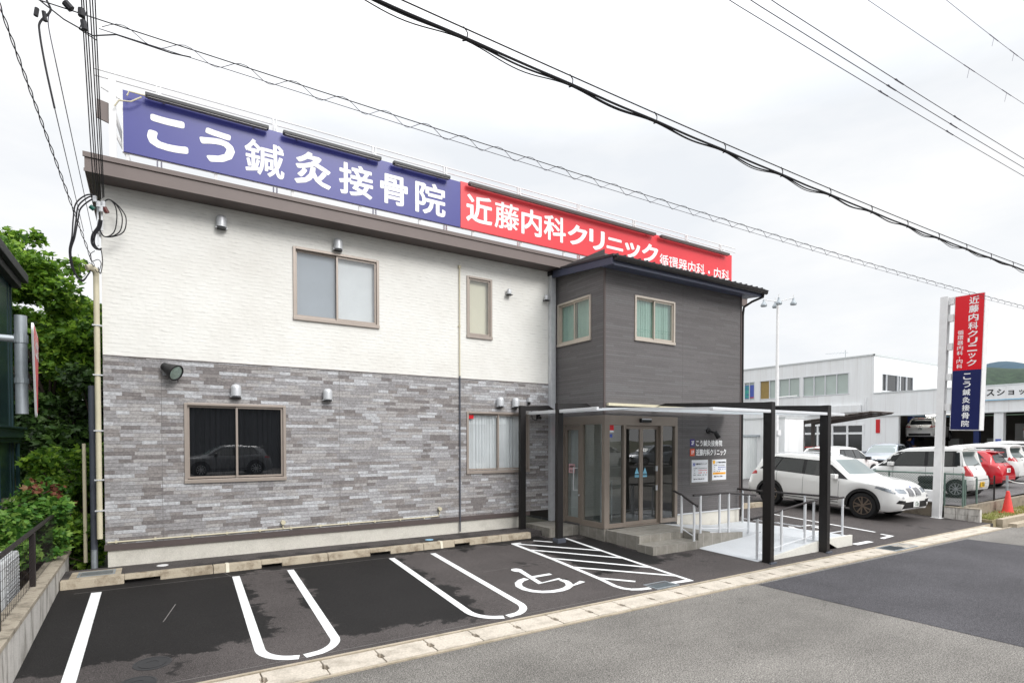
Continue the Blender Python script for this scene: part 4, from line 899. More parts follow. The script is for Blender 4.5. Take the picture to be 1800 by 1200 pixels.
def interp(tab, x):
    if x <= tab[0][0]: return tab[0][1]
    for (a, va), (c, vc) in zip(tab, tab[1:]):
        if x <= c:
            t = (x - a) / (c - a); t = t * t * (3 - 2 * t) * .45 + t * .55
            return va + (vc - va) * t
    return tab[-1][1]
WHEEL_CACHE = {}
def wheel(par, r, w, loc, side, rimm, spokes):
    """wheel axis along y; side=+1 outer face towards +y"""
    t = bpy.data.objects.new('wheel', None); COL.objects.link(t); t.parent = par; t.location = loc; t.empty_display_size = .1
    if side < 0: t.rotation_euler = (0, 0, math.pi)
    key = (r, w, rimm, spokes)
    if key not in WHEEL_CACHE:
        Q = Matrix.Rotation(-math.pi / 2, 4, 'X'); h = w / 2; ri = r * .68
        b = MB(Q); b.lathe([(ri, -h), (r * .93, -h), (r, -h * .7), (r, h * .7), (r * .95, h * .96), (ri * 1.02, h), (ri, h * .8)], 28)
        me1 = b.build('tyre', M['rubber'], None, smooth=40)
        b = MB(Q); b.lathe([(ri * .99, -h * .5), (ri * .99, h * .9), (ri * .93, h * .92), (ri * .90, h * .5), (ri * .88, h * .12), (.02, h * .1)], 28)
        for k in range(spokes):
            a = 2 * math.pi * k / spokes
            for da in ((-.17, .17) if spokes <= 6 else (0,)):
                A = Q @ Matrix.Rotation(a, 4, 'Z'); wv = ri * (.075 if spokes <= 6 else .07)
                c, s_ = math.cos(da), math.sin(da)
                p0 = Vector((ri * .12, 0, 0)); p1 = Vector((ri * .93 * c, ri * .93 * s_ * 1.4, 0)); n_ = Vector((0, wv, 0))
                b.hexa([p0 - n_ + Vector((0, 0, h * .3)), p1 - n_ + Vector((0, 0, h * .3)), p1 + n_ + Vector((0, 0, h * .3)), p0 + n_ + Vector((0, 0, h * .3)), p0 - n_ + Vector((0, 0, h * .8)), p1 - n_ + Vector((0, 0, h * .9)), p1 + n_ + Vector((0, 0, h * .9)), p0 + n_ + Vector((0, 0, h * .8))], A)
        b.lathe([(ri * .2, h * .3), (ri * .2, h * .84), (.01, h * .9)], 14)
        me2 = b.build('rim', M[rimm], None, smooth=35)
        WHEEL_CACHE[key] = (me1.data, me2.data); bpy.data.objects.remove(me1); bpy.data.objects.remove(me2)
    for nm, me in zip(('tyre', 'rim'), WHEEL_CACHE[key]):
        o = bpy.data.objects.new(nm, me); COL.objects.link(o); o.parent = t
def make_car(sp, name, label, loc, rz, paint, pitch=0.0, group=None, cat='car'):
    """x forward from rear bumper (0) to nose (L), y to the left, wheels on z=0"""
    t = thing(name, label, cat, loc, (0, 0, 0), group)
    t.rotation_euler = (0, pitch, rz)
    Lc, Wd = sp['L'], sp['W'] / 2; ra, fa = sp['axles']; wr = sp['wr']; sill = sp['sill']; AR = wr * 1.13
    xs = {0.0, Lc}; n = 56
    xs |= {Lc * i / n for i in range(n + 1)}
    for a in (ra, fa): xs |= {a + AR * math.cos(math.pi * k / 14) for k in range(15)}
    xs |= {.03, .08, .16, Lc - .03, Lc - .08, Lc - .16}
    xs = sorted(x for x in xs if 0 <= x <= Lc); xx = [xs[0]]
    for x in xs[1:]:
        if x - xx[-1] > .008: xx.append(x)
    xs = xx
    def plan(x):
        d = min(x, Lc - x); e = .55
        k = 1 if d > e else (1 - sp['round'] * (1 - d / e) ** 2.6)
        return Wd * k
    verts = []; faces = []; NP = 10
    for x in xs:
        w = plan(x); zt = interp(sp['top'], x); zb = interp(sp['belt'], x); zl = sill + max(0, (.28 - min(x, Lc - x)) * .25)
        arch = False
        for a in (ra, fa):
            if abs(x - a) < AR: zl = max(zl, wr + math.sqrt(max(0, AR * AR - (x - a) ** 2)) * 1.0); arch = True
        zb = min(zb, zt - .02); wt = interp(sp['wtop'], x) * w; gh = max(0, min(1, (zt - zb) / .3))
        zr = zt - .075 * gh - .012
        zm = zl + (zb - zl) * .35; zm2 = zl + (zb - zl) * .8
        pts = [(w * .93, zl), (w * .975, zl + min(.05, (zb - zl) * .15)), (w * .995, zm), (w * 1.0, zm2), (w * (.985 - .0 * gh), zb), (wt + (w * .985 - wt) * .10, zr - (zr - zb) * .08), (wt * .955, zr + (zt - zr) * .62), (wt * .80, zt - .006), (wt * .4, zt + .012), (0, zt + .018)]
        if zr - zb < .03: pts[5] = (w * .95, zb + .008)
        base = len(verts)
        for side in (1, -1):
            for (y, z) in pts:
                bx = x; ze = sp['bump']; d = min(x, Lc - x)
                if d < .5:
                    k = (1 - d / .5) ** 2 * .16 * min(1.6, abs((z - ze) / .45)) ** 2
                    bx = x + k if x < Lc / 2 else x - k
                verts.append((bx, y * side, z))
    m = len(xs); S2 = 2 * NP
    for i in range(m - 1):
        a = i * S2; c = a + S2
        for j in range(NP - 1):
            faces.append((a + j, a + j + 1, c + j + 1, c + j)); faces.append((a + NP + j, c + NP + j, c + NP + j + 1, a + NP + j + 1))
        faces.append((a, c, c + NP, a + NP)) if False else None
    for e, fl in ((0, 0), ((m - 1) * S2, 1)):
        for j in range(NP - 2):
            f = (e + j, e + NP + j, e + NP + j + 1, e + j + 1); faces.append(f if fl == 0 else tuple(reversed(f)))
        f = (e + NP - 2, e + 2 * NP - 2, e + NP - 1); faces.append(f if fl == 0 else tuple(reversed(f)))
    faces = [f for f in faces if f]
    bm = MB(); bm.add(verts, faces); body = bm.build('body', M[paint], t, smooth=38, world=False)
    q = bmesh.new(); q.from_mesh(body.data); bmesh.ops.remove_doubles(q, verts=q.verts, dist=1e-4); bmesh.ops.recalc_face_normals(q, faces=q.faces); q.to_mesh(body.data); q.free()
    for p in body.data.polygons: p.use_smooth = True
    body.data.set_sharp_from_angle(angle=R(38))
    bvh = BVHTree.FromPolygons(verts, faces)
    def cast(p, d):
        h = bvh.ray_cast(Vector(p), Vector(d)); return h[0]
    def decal(mb, quad, mode, eps=.006, nx=8, ny=4):
        """quad: 4 corners; mode 'L','R' -> (x,z) on a flank, 'F','B' -> (y,z) on nose or tail, 'T' from above (x,y)"""
        vs = []; ok = True
        for j in range(ny + 1):
            for i in range(nx + 1):
                s_, v = i / nx, j / ny
                a = [quad[0][k] * (1 - s_) * (1 - v) + quad[1][k] * s_ * (1 - v) + quad[2][k] * s_ * v + quad[3][k] * (1 - s_) * v for k in (0, 1)]
                if mode == 'L': p, d = (a[0], 3, a[1]), (0, -1, 0)
                elif mode == 'R': p, d = (a[0], -3, a[1]), (0, 1, 0)
                elif mode == 'F': p, d = (Lc + 2, a[0], a[1]), (-1, 0, 0)
                elif mode == 'B': p, d = (-2, a[0], a[1]), (1, 0, 0)
                else: p, d = (a[0], a[1], 4), (0, 0, -1)
                h = cast(p, d)
                if h is not None and ((mode in 'LR' and h.y * p[1] < 0) or (mode == 'F' and h.x < Lc * .5) or (mode == 'B' and h.x > Lc * .5)): h = None
                vs.append(None if h is None else h - Vector(d) * eps)
        fs = [(j * (nx + 1) + i, j * (nx + 1) + i + 1, (j + 1) * (nx + 1) + i + 1, (j + 1) * (nx + 1) + i) for j in range(ny) for i in range(nx)]
        fs = [f for f in fs if all(vs[q] is not None for q in f)]
        if fs:
            us = sorted({q for f in fs for q in f}); ix = {q: k for k, q in enumerate(us)}
            mb.add([vs[q] for q in us], [tuple(ix[q] for q in f) for f in fs])
        return bool(fs)
    def part(nm, quads, mat_, modes, eps=.006, nx=8, ny=4, parent=None):
        mb = MB(); 
        for qd in quads:
            for md in modes: decal(mb, qd, md, eps, nx, ny)
        if mb.v: return mb.build(nm, M[mat_], parent or t, smooth=60, world=False)
    for md in ('L', 'R'):
        part('window_surround', sp['surround'], 'blackplastic', md, .004, 14, 4)
        for qd in sp['side_windows']: part('side_window', [qd], 'cglass', md, .009, 8, 4)
        for x, z0, z1 in sp['seams']: part('door_seam', [((x - .005, z0), (x + .005, z0), (x + .005, z1), (x - .005, z1))], 'seam', md, .003, 1, 8)
        for (x, z) in sp['handles']: part('door_handle', [((x - .09, z - .015), (x + .09, z - .015), (x + .09, z + .018), (x - .09, z + .018))], sp.get('handlemat', paint), md, .022, 3, 1)
        part('sill_trim', [((ra + AR, sill + .01), (fa - AR, sill + .01), (fa - AR, sill + .12), (ra + AR, sill + .12))], 'blackplastic', md, .006, 8, 1) if sp.get('cladding') else None
        if sp.get('cladding'):
            for a in (ra, fa):
                mb = MB(); K = 18; vs = []; sg = 1 if md == 'L' else -1; yy = None
                for k in range(K + 1):
                    an = math.pi * (1.07 * k / K - .035); h = cast((a + (AR + .055) * math.cos(an), 3 * sg, wr + (AR + .055) * math.sin(an)), (0, -sg, 0))
                    if h is not None and h.y * sg > .3: yy = h.y + .012 * sg
                    y_ = yy if yy is not None else sg * Wd
                    for r_, o_ in ((AR + .065, -.02), (AR + .058, 0), (AR - .02, .004), (AR - .025, -.10)): vs.append((a + r_ * math.cos(an), y_ + o_ * sg, wr + r_ * math.sin(an)))
                mb.add(vs, [(4 * k + j, 4 * k + 4 + j, 4 * k + 5 + j, 4 * k + 1 + j) for k in range(K) for j in range(3)]); mb.build('arch_trim', M['blackplastic'], t, world=False, smooth=50)
    part('windscreen', [sp['windscreen']], 'cscreen', 'F', .008, 12, 8)
    part('rear_window', [sp['rear_window']], sp.get('rearglass', 'cglass'), 'B', .008, 12, 6)
    for s_ in (1, -1):
        for nm, key, mt in (('headlight', 'headlight', 'headlamp'), ('taillight', 'taillight', 'tail')):
            mb = MB(); fr, sd = sp[key]
            if fr: decal(mb, [(y * s_, z) for y, z in fr], 'F' if nm == 'headlight' else 'B', .007, 6, 3)
            if sd: decal(mb, sd, 'L' if s_ > 0 else 'R', .007, 4, 3)
            if mb.v: mb.build(nm, M[mt], t, smooth=60, world=False)
    for nm, qd, mt, md, eps in sp['extras']: part(nm, [qd], mt, md, eps, 8, 3)
    # number plates standing just off the bumpers
    for (md, zc) in (('F', sp['plate_f']), ('B', sp['plate_r'])):
        if zc is None: continue
        h = cast(((Lc + 2) if md == 'F' else -2, 0, zc), (-1 if md == 'F' else 1, 0, 0))
        x = h.x + (.02 if md == 'F' else -.02); mb = MB(); mb.box(min(x, x + (.012 if md == 'F' else -.012)), max(x, x + (.012 if md == 'F' else -.012)), -.165, .165, zc - .083, zc + .083)
        pl = mb.build('number_plate', M[sp.get('plate', 'plate')], t, world=False)
        xo = x + (.0135 if md == 'F' else -.0135); T = frame((xo, 0, zc), (0, 1 if md == 'F' else -1, 0), (1 if md == 'F' else -1, 0, 0))
        mb = MB(); put_text(mb, sp.get('platetext', '7-35'), -.08, .13, -.06, .02, T, .03, .0); put_text(mb, '300', -.06, .06, .035, .065, T, .03, .0); mb.build('lettering', M['plategreen'], pl, world=False)
    # underbody, mirrors
    mb = MB(); mb.box(.35, Lc - .4, -Wd * .80, Wd * .80, sill - .02, sill + .28)
    for a in (ra, fa):
        mb.box(a - AR - .03, a + AR + .03, -Wd * .70, Wd * .70, sill - .01, wr + AR + .04)
    mb.build('underbody', M['blackplastic'], t, world=False)
    mx, mz = sp['mirror']
    for s_ in (1, -1):
        mb = MB(); mb.box(mx - .09, mx + .08, s_ * (Wd * .97), s_ * (Wd * .97 + .20), mz - .06, mz + .085); mb.build('mirror', M[sp.get('mirrormat', paint)], t, bevel=.03, world=False)
        for a in (ra, fa): wheel(t, wr, sp['ww'], (a, s_ * (Wd - sp['ww'] / 2 - .02), wr), s_, sp['rim'], sp['spokes'])
    if sp.get('rails'):
        for s_ in (1, -1):
            mb = MB(); pts = []
            for i in range(9):
                x = .75 + i * .2; h = cast((x, s_ * .60, 4), (0, 0, -1)); pts.append(h + Vector((0, 0, .045 if 0 < i < 8 else 0)))
            mb.tube(pts, .016, 6); mb.build('roof_rail', M['alu'], t, smooth=50, world=False)
    if sp.get('wiper'):
        y, z = sp['wiper']; mb = MB(); h0 = cast((-2, .0, z), (1, 0, 0)); h1 = cast((-2, y, z + .06), (1, 0, 0)); mb.tube([h0 - Vector((.03, 0, 0)), h1 - Vector((.03, 0, 0))], .014, 5); mb.build('rear_wiper', M['blackplastic'], t, world=False)
    if sp.get('spoiler'):
        x, z, hw = sp['spoiler']; mb = MB(); mb.hexa([(x - .16, -hw * .94, z - .05), (x + .2, -hw, z - .05), (x + .2, hw, z - .05), (x - .16, hw * .94, z - .05), (x - .16, -hw * .94, z - .015), (x + .2, -hw, z + .01), (x + .2, hw, z + .01), (x - .16, hw * .94, z - .015)]); mb.build('spoiler', M[paint], t, bevel=.012, world=False)
        mb = MB(); mb.box(x - .172, x - .1605, -.17, .17, z - .045, z - .02); mb.build('brake_lamp', M['tail'], t, world=False)
    return t
SUV = dict(L=4.65, W=1.88, axles=(.90, 3.71), wr=.37, ww=.25, sill=.27, round=.20, bump=.55,
    top=[(0, 1.04), (.08, 1.14), (.40, 1.50), (.62, 1.61), (1.4, 1.675), (2.3, 1.665), (2.68, 1.60), (3.36, 1.18), (3.5, 1.135), (4.1, 1.07), (4.45, .99), (4.6, .91), (4.65, .82)],
    belt=[(0, 1.0), (.5, 1.10), (2.0, 1.04), (3.2, 1.01), (3.6, 1.02), (4.2, .96), (4.5, .88), (4.65, .74)], wtop=[(0, .74), (.6, .76), (2.4, .77), (3.3, .86), (3.7, .9), (4.65, .8)],
    surround=[((.50, 1.14), (3.28, 1.055), (2.62, 1.52), (.92, 1.56))],
    side_windows=[((.62, 1.17), (.98, 1.145), (1.16, 1.50), (.98, 1.52)), ((1.04, 1.14), (1.92, 1.11), (1.90, 1.525), (1.22, 1.515)), ((2.02, 1.105), (3.02, 1.075), (2.58, 1.49), (2.00, 1.525))],
    seams=[(1.98, .42, 1.08), (3.05, .42, 1.05), (1.12, .80, 1.12)], handles=[(1.30, .93), (2.28, .90)], windscreen=((-.76, 1.20), (.76, 1.20), (.61, 1.575), (-.61, 1.575)),
    rear_window=((-.62, 1.16), (.62, 1.16), (.54, 1.50), (-.54, 1.50)),
    headlight=(((.44, .78), (.80, .80), (.80, .92), (.44, .90)), ((4.02, .90), (4.50, .78), (4.52, .88), (4.06, .945))), taillight=(((.56, .93), (.88, .93), (.86, 1.07), (.62, 1.07)), ((.14, .92), (.44, .97), (.42, 1.06), (.19, 1.11))),
    extras=[('grille', ((.04, .70), (.36, .72), (.35, .925), (.05, .93)), 'chrome', 'F', .012), ('grille', ((-.36, .72), (-.04, .70), (-.05, .93), (-.35, .925)), 'chrome', 'F', .012),
        ('grille_slats', ((.07, .73), (.33, .745), (.32, .905), (.08, .91)), 'cgrille', 'F', .016), ('grille_slats', ((-.33, .745), (-.07, .73), (-.08, .91), (-.32, .905)), 'cgrille', 'F', .016),
        ('lower_bumper', ((-.80, .30), (.80, .30), (.60, .56), (-.60, .56)), 'blackplastic', 'F', .008), ('lower_bumper', ((-.84, .32), (.84, .32), (.84, .50), (-.84, .50)), 'blackplastic', 'B', .008),
        ('air_intake', ((.56, .50), (.84, .53), (.80, .62), (.58, .60)), 'blackplastic', 'F', .011), ('air_intake', ((-.84, .53), (-.56, .50), (-.58, .60), (-.80, .62)), 'blackplastic', 'F', .011),
        ('skid_plate', ((-.5, .31), (.5, .31), (.55, .37), (-.55, .37)), 'chrome', 'F', .014), ('fog_lamp', ((.64, .655), (.74, .655), (.74, .72), (.64, .72)), 'chrome', 'F', .01), ('fog_lamp', ((-.74, .655), (-.64, .655), (-.64, .72), (-.74, .72)), 'chrome', 'F', .01), ('bonnet_badge', ((-.035, .925), (.035, .925), (.035, .965), (-.035, .965)), 'inkblue', 'F', .012)],
    plate_f=.50, plate_r=.86, mirror=(2.95, 1.10), rim='bronzerim', spokes=5, cladding=True, mirrormat='cw', rails=True)
g = NG('grille_slats')
x_, y_, z_ = g.xyz(g.n('ShaderNodeTexCoord').outputs['Object']); g.set(col=g.mix(g.math('LESS_THAN', g.math('FRACT', g.math('MULTIPLY', y_, 33)), .5), (.02, .02, .02, 1), (.5, .5, .52, 1)), metal=.6, rough=.3); M['cgrille'] = g.m
KEI = dict(L=3.40, W=1.475, axles=(.48, 2.88), wr=.285, ww=.165, sill=.2, round=.14, bump=.5,
    top=[(0, 1.46), (.06, 1.60), (.25, 1.655), (1.2, 1.68), (2.0, 1.63), (2.35, 1.52), (2.90, 1.06), (3.1, .97), (3.3, .86), (3.40, .68)],
    belt=[(0, .96), (1.5, .94), (2.6, .90), (3.0, .88), (3.4, .62)], wtop=[(0, .84), (.4, .86), (2.0, .84), (2.7, .88), (3.4, .8)],
    surround=[((.30, 1.03), (2.92, .97), (2.25, 1.50), (.36, 1.55))],
    side_windows=[((.36, 1.06), (.52, 1.055), (.52, 1.50), (.40, 1.50)), ((.58, 1.055), (1.30, 1.03), (1.30, 1.51), (.58, 1.51)), ((1.40, 1.03), (2.42, .995), (2.12, 1.47), (1.40, 1.51)), ((2.46, .995), (2.76, .985), (2.46, 1.22), (2.44, 1.25))],
    seams=[(.54, .36, 1.0), (1.35, .3, 1.0), (2.38, .32, .98)], handles=[(.74, .88), (1.58, .87)], windscreen=((-.60, 1.06), (.60, 1.06), (.54, 1.54), (-.54, 1.54)),
    rear_window=((-.56, 1.06), (.56, 1.06), (.52, 1.52), (-.52, 1.52)), headlight=(((.40, .66), (.66, .66), (.62, .84), (.42, .80)), ((2.92, .74), (3.2, .68), (3.15, .84), (2.95, .88))),
    taillight=(((.54, .72), (.73, .72), (.71, 1.06), (.57, 1.06)), ((.06, .72), (.24, .74), (.22, 1.05), (.10, 1.05))),
    extras=[('grille', ((-.35, .56), (.35, .56), (.36, .66), (-.36, .66)), 'blackplastic', 'F', .01), ('bumper_slot', ((-.45, .26), (.45, .26), (.45, .34), (-.45, .34)), 'blackplastic', 'F', .01), ('tailgate_seam', ((-.66, .585), (.66, .585), (.66, .597), (-.66, .597)), 'blackplastic', 'B', .004), ('badge', ((-.05, .93), (.05, .93), (.05, .98), (-.05, .98)), 'chrome', 'B', .01), ('badge', ((.28, .68), (.52, .68), (.52, .71), (.28, .71)), 'chrome', 'B', .01)],
    plate_f=.42, plate_r=.44, plate='plateyellow', platetext='41-08', mirror=(2.42, 1.06), rim='silverrim', spokes=9, wiper=(-.42, 1.06), spoiler=(.02, 1.62, .56), rearglass='cscreen')
HATCH = dict(L=4.0, W=1.70, axles=(.66, 3.2), wr=.30, ww=.19, sill=.2, round=.2, bump=.5,
    top=[(0, .92), (.10, 1.02), (.36, 1.32), (.62, 1.44), (1.5, 1.49), (2.1, 1.45), (2.5, 1.30), (3.05, .98), (3.3, .92), (3.75, .80), (4.0, .64)],
    belt=[(0, .88), (.5, .98), (2.0, .91), (2.9, .86), (3.5, .80), (4.0, .58)], wtop=[(0, .72), (.6, .74), (2.0, .76), (3.0, .86), (4.0, .78)],
    surround=[((.42, 1.03), (2.98, .94), (2.2, 1.36), (.75, 1.37))],
    side_windows=[((.56, 1.05), (.9, 1.035), (.98, 1.31), (.76, 1.31)), ((.96, 1.035), (1.68, .99), (1.66, 1.36), (1.04, 1.34)), ((1.76, .985), (2.72, .955), (2.18, 1.33), (1.76, 1.36))],
    seams=[(1.72, .34, .98), (2.78, .34, .93), (.95, .62, 1.0)], handles=[(1.1, .85), (1.98, .82)], windscreen=((-.66, .99), (.66, .99), (.55, 1.40), (-.55, 1.40)),
    rear_window=((-.58, 1.0), (.58, 1.0), (.50, 1.34), (-.50, 1.34)), headlight=(((.44, .60), (.76, .66), (.70, .78), (.46, .72)), ((3.45, .76), (3.82, .62), (3.8, .70), (3.5, .80))),
    taillight=(((.54, .80), (.80, .80), (.78, .95), (.58, .96)), ((.10, .80), (.38, .84), (.36, .96), (.14, .97))),
    extras=[('grille', ((-.40, .42), (.40, .42), (.36, .60), (-.36, .60)), 'blackplastic', 'F', .01), ('lower_bumper', ((-.6, .24), (.6, .24), (.6, .36), (-.6, .36)), 'blackplastic', 'B', .008), ('badge', ((-.05, .62), (.05, .62), (.05, .68), (-.05, .68)), 'chrome', 'F', .012), ('badge', ((-.05, .90), (.05, .90), (.05, .95), (-.05, .95)), 'chrome', 'B', .012)],
    plate_f=.38, plate_r=.72, mirror=(2.55, .97), rim='silverrim', spokes=10, wiper=(-.4, 1.02), spoiler=(.46, 1.425, .50))
CROSS = dict(HATCH, L=4.5, W=1.80, axles=(.86, 3.55), wr=.35, ww=.22, sill=.25,
    top=[(0, 1.0), (.10, 1.10), (.42, 1.42), (.75, 1.55), (1.7, 1.60), (2.35, 1.55), (2.75, 1.40), (3.35, 1.08), (3.6, 1.02), (4.2, .90), (4.5, .72)],
    belt=[(0, .96), (.6, 1.06), (2.2, 1.0), (3.2, .96), (3.9, .90), (4.5, .66)], wtop=[(0, .70), (.7, .74), (2.3, .76), (3.3, .86), (4.5, .78)],
    surround=[((.55, 1.12), (3.25, 1.03), (2.45, 1.46), (.9, 1.48))],
    side_windows=[((.70, 1.14), (1.06, 1.12), (1.14, 1.42), (.92, 1.42)), ((1.12, 1.12), (1.90, 1.075), (1.88, 1.47), (1.2, 1.44)), ((1.98, 1.07), (3.0, 1.04), (2.42, 1.43), (1.98, 1.47))],
    seams=[(1.94, .42, 1.05), (3.05, .42, 1.0), (1.15, .74, 1.1)], handles=[(1.3, .93), (2.2, .90)], windscreen=((-.70, 1.10), (.70, 1.10), (.58, 1.50), (-.58, 1.50)),
    rear_window=((-.62, 1.10), (.62, 1.10), (.52, 1.44), (-.52, 1.44)), headlight=(((.48, .72), (.82, .76), (.76, .86), (.50, .82)), ((3.95, .84), (4.3, .72), (4.28, .8), (4.0, .88))),
    taillight=(((.52, .90), (.85, .90), (.83, 1.02), (.60, 1.03)), ((.12, .90), (.42, .93), (.40, 1.03), (.16, 1.05))),
    extras=[('grille', ((-.42, .52), (.42, .52), (.40, .72), (-.40, .72)), 'blackplastic', 'F', .01), ('lower_bumper', ((-.8, .28), (.8, .28), (.8, .50), (-.8, .50)), 'blackplastic', 'B', .008), ('badge', ((-.06, .66), (.06, .66), (.06, .73), (-.06, .73)), 'chrome', 'F', .014), ('badge', ((-.06, .98), (.06, .98), (.06, 1.04), (-.06, 1.04)), 'chrome', 'B', .012)],
    plate_f=.44, plate_r=.80, mirror=(2.85, 1.06), cladding=True, mirrormat='cblack', wiper=(-.4, 1.12), spoiler=(.52, 1.535, .52))
WAGON = dict(KEI, L=4.3, W=1.72, axles=(.72, 3.4), wr=.31, ww=.2,
    top=[(0, 1.30), (.07, 1.46), (.3, 1.56), (1.6, 1.60), (2.4, 1.52), (2.8, 1.38), (3.45, 1.02), (3.7, .94), (4.1, .82), (4.3, .66)], belt=[(0, .93), (2, .92), (3.2, .88), (3.8, .84), (4.3, .6)],
    surround=[((.30, 1.0), (3.4, .95), (2.65, 1.42), (.36, 1.46))], side_windows=[((.38, 1.03), (1.0, 1.02), (1.0, 1.42), (.46, 1.42)), ((1.06, 1.02), (1.9, 1.0), (1.9, 1.44), (1.06, 1.43)), ((1.98, 1.0), (3.1, .97), (2.55, 1.38), (1.98, 1.44))],
    seams=[(1.03, .4, 1.0), (1.94, .3, 1.0), (3.0, .32, .95)], handles=[(1.25, .86), (2.2, .85)], windscreen=((-.66, 1.04), (.66, 1.04), (.58, 1.46), (-.58, 1.46)), rear_window=((-.62, 1.02), (.62, 1.02), (.56, 1.42), (-.56, 1.42)),
    headlight=(((.48, .62), (.76, .66), (.72, .78), (.5, .74)), None), taillight=(((.56, .88), (.84, .88), (.82, 1.04), (.60, 1.06)), ((.06, .86), (.38, .92), (.34, 1.05), (.10, 1.06))), extras=[('grille', ((-.4, .5), (.4, .5), (.38, .62), (-.38, .62)), 'blackplastic', 'F', .01), ('badge', ((-.05, .90), (.05, .90), (.05, .95), (-.05, .95)), 'chrome', 'B', .01)],
    plate='plate', plate_r=.74, platetext='5-88', mirror=(2.7, 1.02), spoiler=(.06, 1.53, .6), wiper=(-.45, 1.02))
def DZ(x): return .1 + .022 * (x - 21)
def car_at(sp, name, label, cx, cy, z, deg, paint, sc=1.0, **k):
    """place by the middle of the car"""
    a = R(deg); L_ = sp['L'] / 2 * sc
    t = make_car(sp, name, label, (cx - math.cos(a) * L_, cy - math.sin(a) * L_, z), a, paint, **k); t.scale = (sc, sc, sc)
    return t
car_at(SUV, 'parked_car', 'large pearl white SUV with bronze wheels parked nose out behind the handrails', 18.66, 10.05, LZ(0, 10.05 + 2.45), -90, 'cw', sc=1.055, pitch=math.atan(.045))
car_at(KEI, 'parked_car', 'boxy white car with a yellow number plate behind the white sign pole', 23.37, 9.25, DZ(23.4) - .0, 90, 'cw')
car_at(HATCH, 'parked_car', 'bright red hatchback seen from behind beside the boxy white car', 27.5, 10.05, DZ(27.5) - .04, 90, 'cred')
car_at(WAGON, 'parked_car', 'white wagon with orange red tail lamp right of the red hatchback', 30.75, 10.6, DZ(30.7), 90, 'cw')
car_at(CROSS, 'parked_car', 'white car farthest right, only its roof showing over the white wagon', 36.2, 11.2, DZ(36), 90, 'cw')
car_at(HATCH, 'parked_car', 'silver hatchback parked nose forward before the workshop opening', 34.9, 15.7, DZ(34.9) - .0, 192, 'csilver')
car_at(CROSS, 'parked_car', 'white crossover with a black mirror behind the large white SUV', 26.3, 13.75, DZ(26.3) - .02, 2, 'cw')
car_at(HATCH, 'parked_car', 'white car half hidden at the edge of the dark entrance wing', 18.15, 15.65, -.05, -90, 'cw')
# ------------------------------------------------------------------ things on the right
def pole_sign():
    t = thing('pole_sign', 'tall white pole carrying an upright red and navy lettered sign', 'sign', (20.2, 7.5, -.31)); O = Vector(t.location)
    b = MB(); b.box(20.10, 20.13, 7.40, 7.60, -.31, 6.35); b.box(20.27, 20.30, 7.40, 7.60, -.31, 6.35); b.box(20.13, 20.27, 7.49, 7.51, -.31, 6.35); b.box(20.10, 20.125, 7.40, 7.60, -.31, 6.35) if False else None
    b.box(20.06, 20.34, 7.36, 7.64, -.31, -.29); b.build('pole', M['steelwhite'], t, bevel=.006)
    b = MB()
    for z in (2.95, 3.85, 4.75, 5.6, 6.1): b = MB(); b.box(20.14, 20.30, 7.26, 7.399, z, z + .2); b.build('clamp', M['steelwhite'], t)
    b = MB(); b.box(20.17, 20.47, 6.52, 7.255, 2.36, 6.32); b.build('sign_box', M['steelwhite'], t, bevel=.01)
    T = frame((20.17, 0, 0), (0, -1, 0), (-1, 0, 0)); y0, y1 = -7.235, -6.54; z0, z1 = 2.385, 6.295; zb = z0 + (z1 - z0) * .445
    b = MB(T); b.box(y0, y1, .001, .008, zb, z1); b.build('panel', M['deepred'], t)
    b = MB(T); b.box(y0, y1, .001, .008, z0, zb - .002); b.build('panel', M['navy'], t)
    b = MB(); U = lambda u: y0 + u * (y1 - y0); V = lambda v: z1 - v * (z1 - z0)
    sz = [.0625] * 4 + [.0535] * 5; v = .013
    for ch, s_ in zip('近藤内科クリニック', sz):
        sm = .30 if ch == 'ッ' else .0
        put_text(b, ch, U(.49 + sm * .15), U(.83 - sm * .15), V(v + s_ * (.93 - sm * .3)), V(v + s_ * (.05 + sm * .5)), T, .02, .0095); v += s_
    v = .252; 
    for ch in '循環器内科・内科':
        s_ = .0385 if ch != '・' else .022
        if ch == '・': put_text(b, ch, U(.21), U(.25), V(v + .018), V(v + .01), T, .01, .0095)
        else: put_text(b, ch, U(.13), U(.34), V(v + s_ * .93), V(v + .003), T, .01, .0095)
        v += s_
    v = .575
    for ch in 'こう鍼灸接骨院':
        s_ = .0585; put_text(b, ch, U(.39), U(.66), V(v + s_ * .88), V(v + s_ * .08), T, .016, .0095); v += s_
    b.build('lettering', M['lettering'], t)
    t.rotation_euler = (R(1.25), 0, 0); t.location.y += .13
pole_sign()
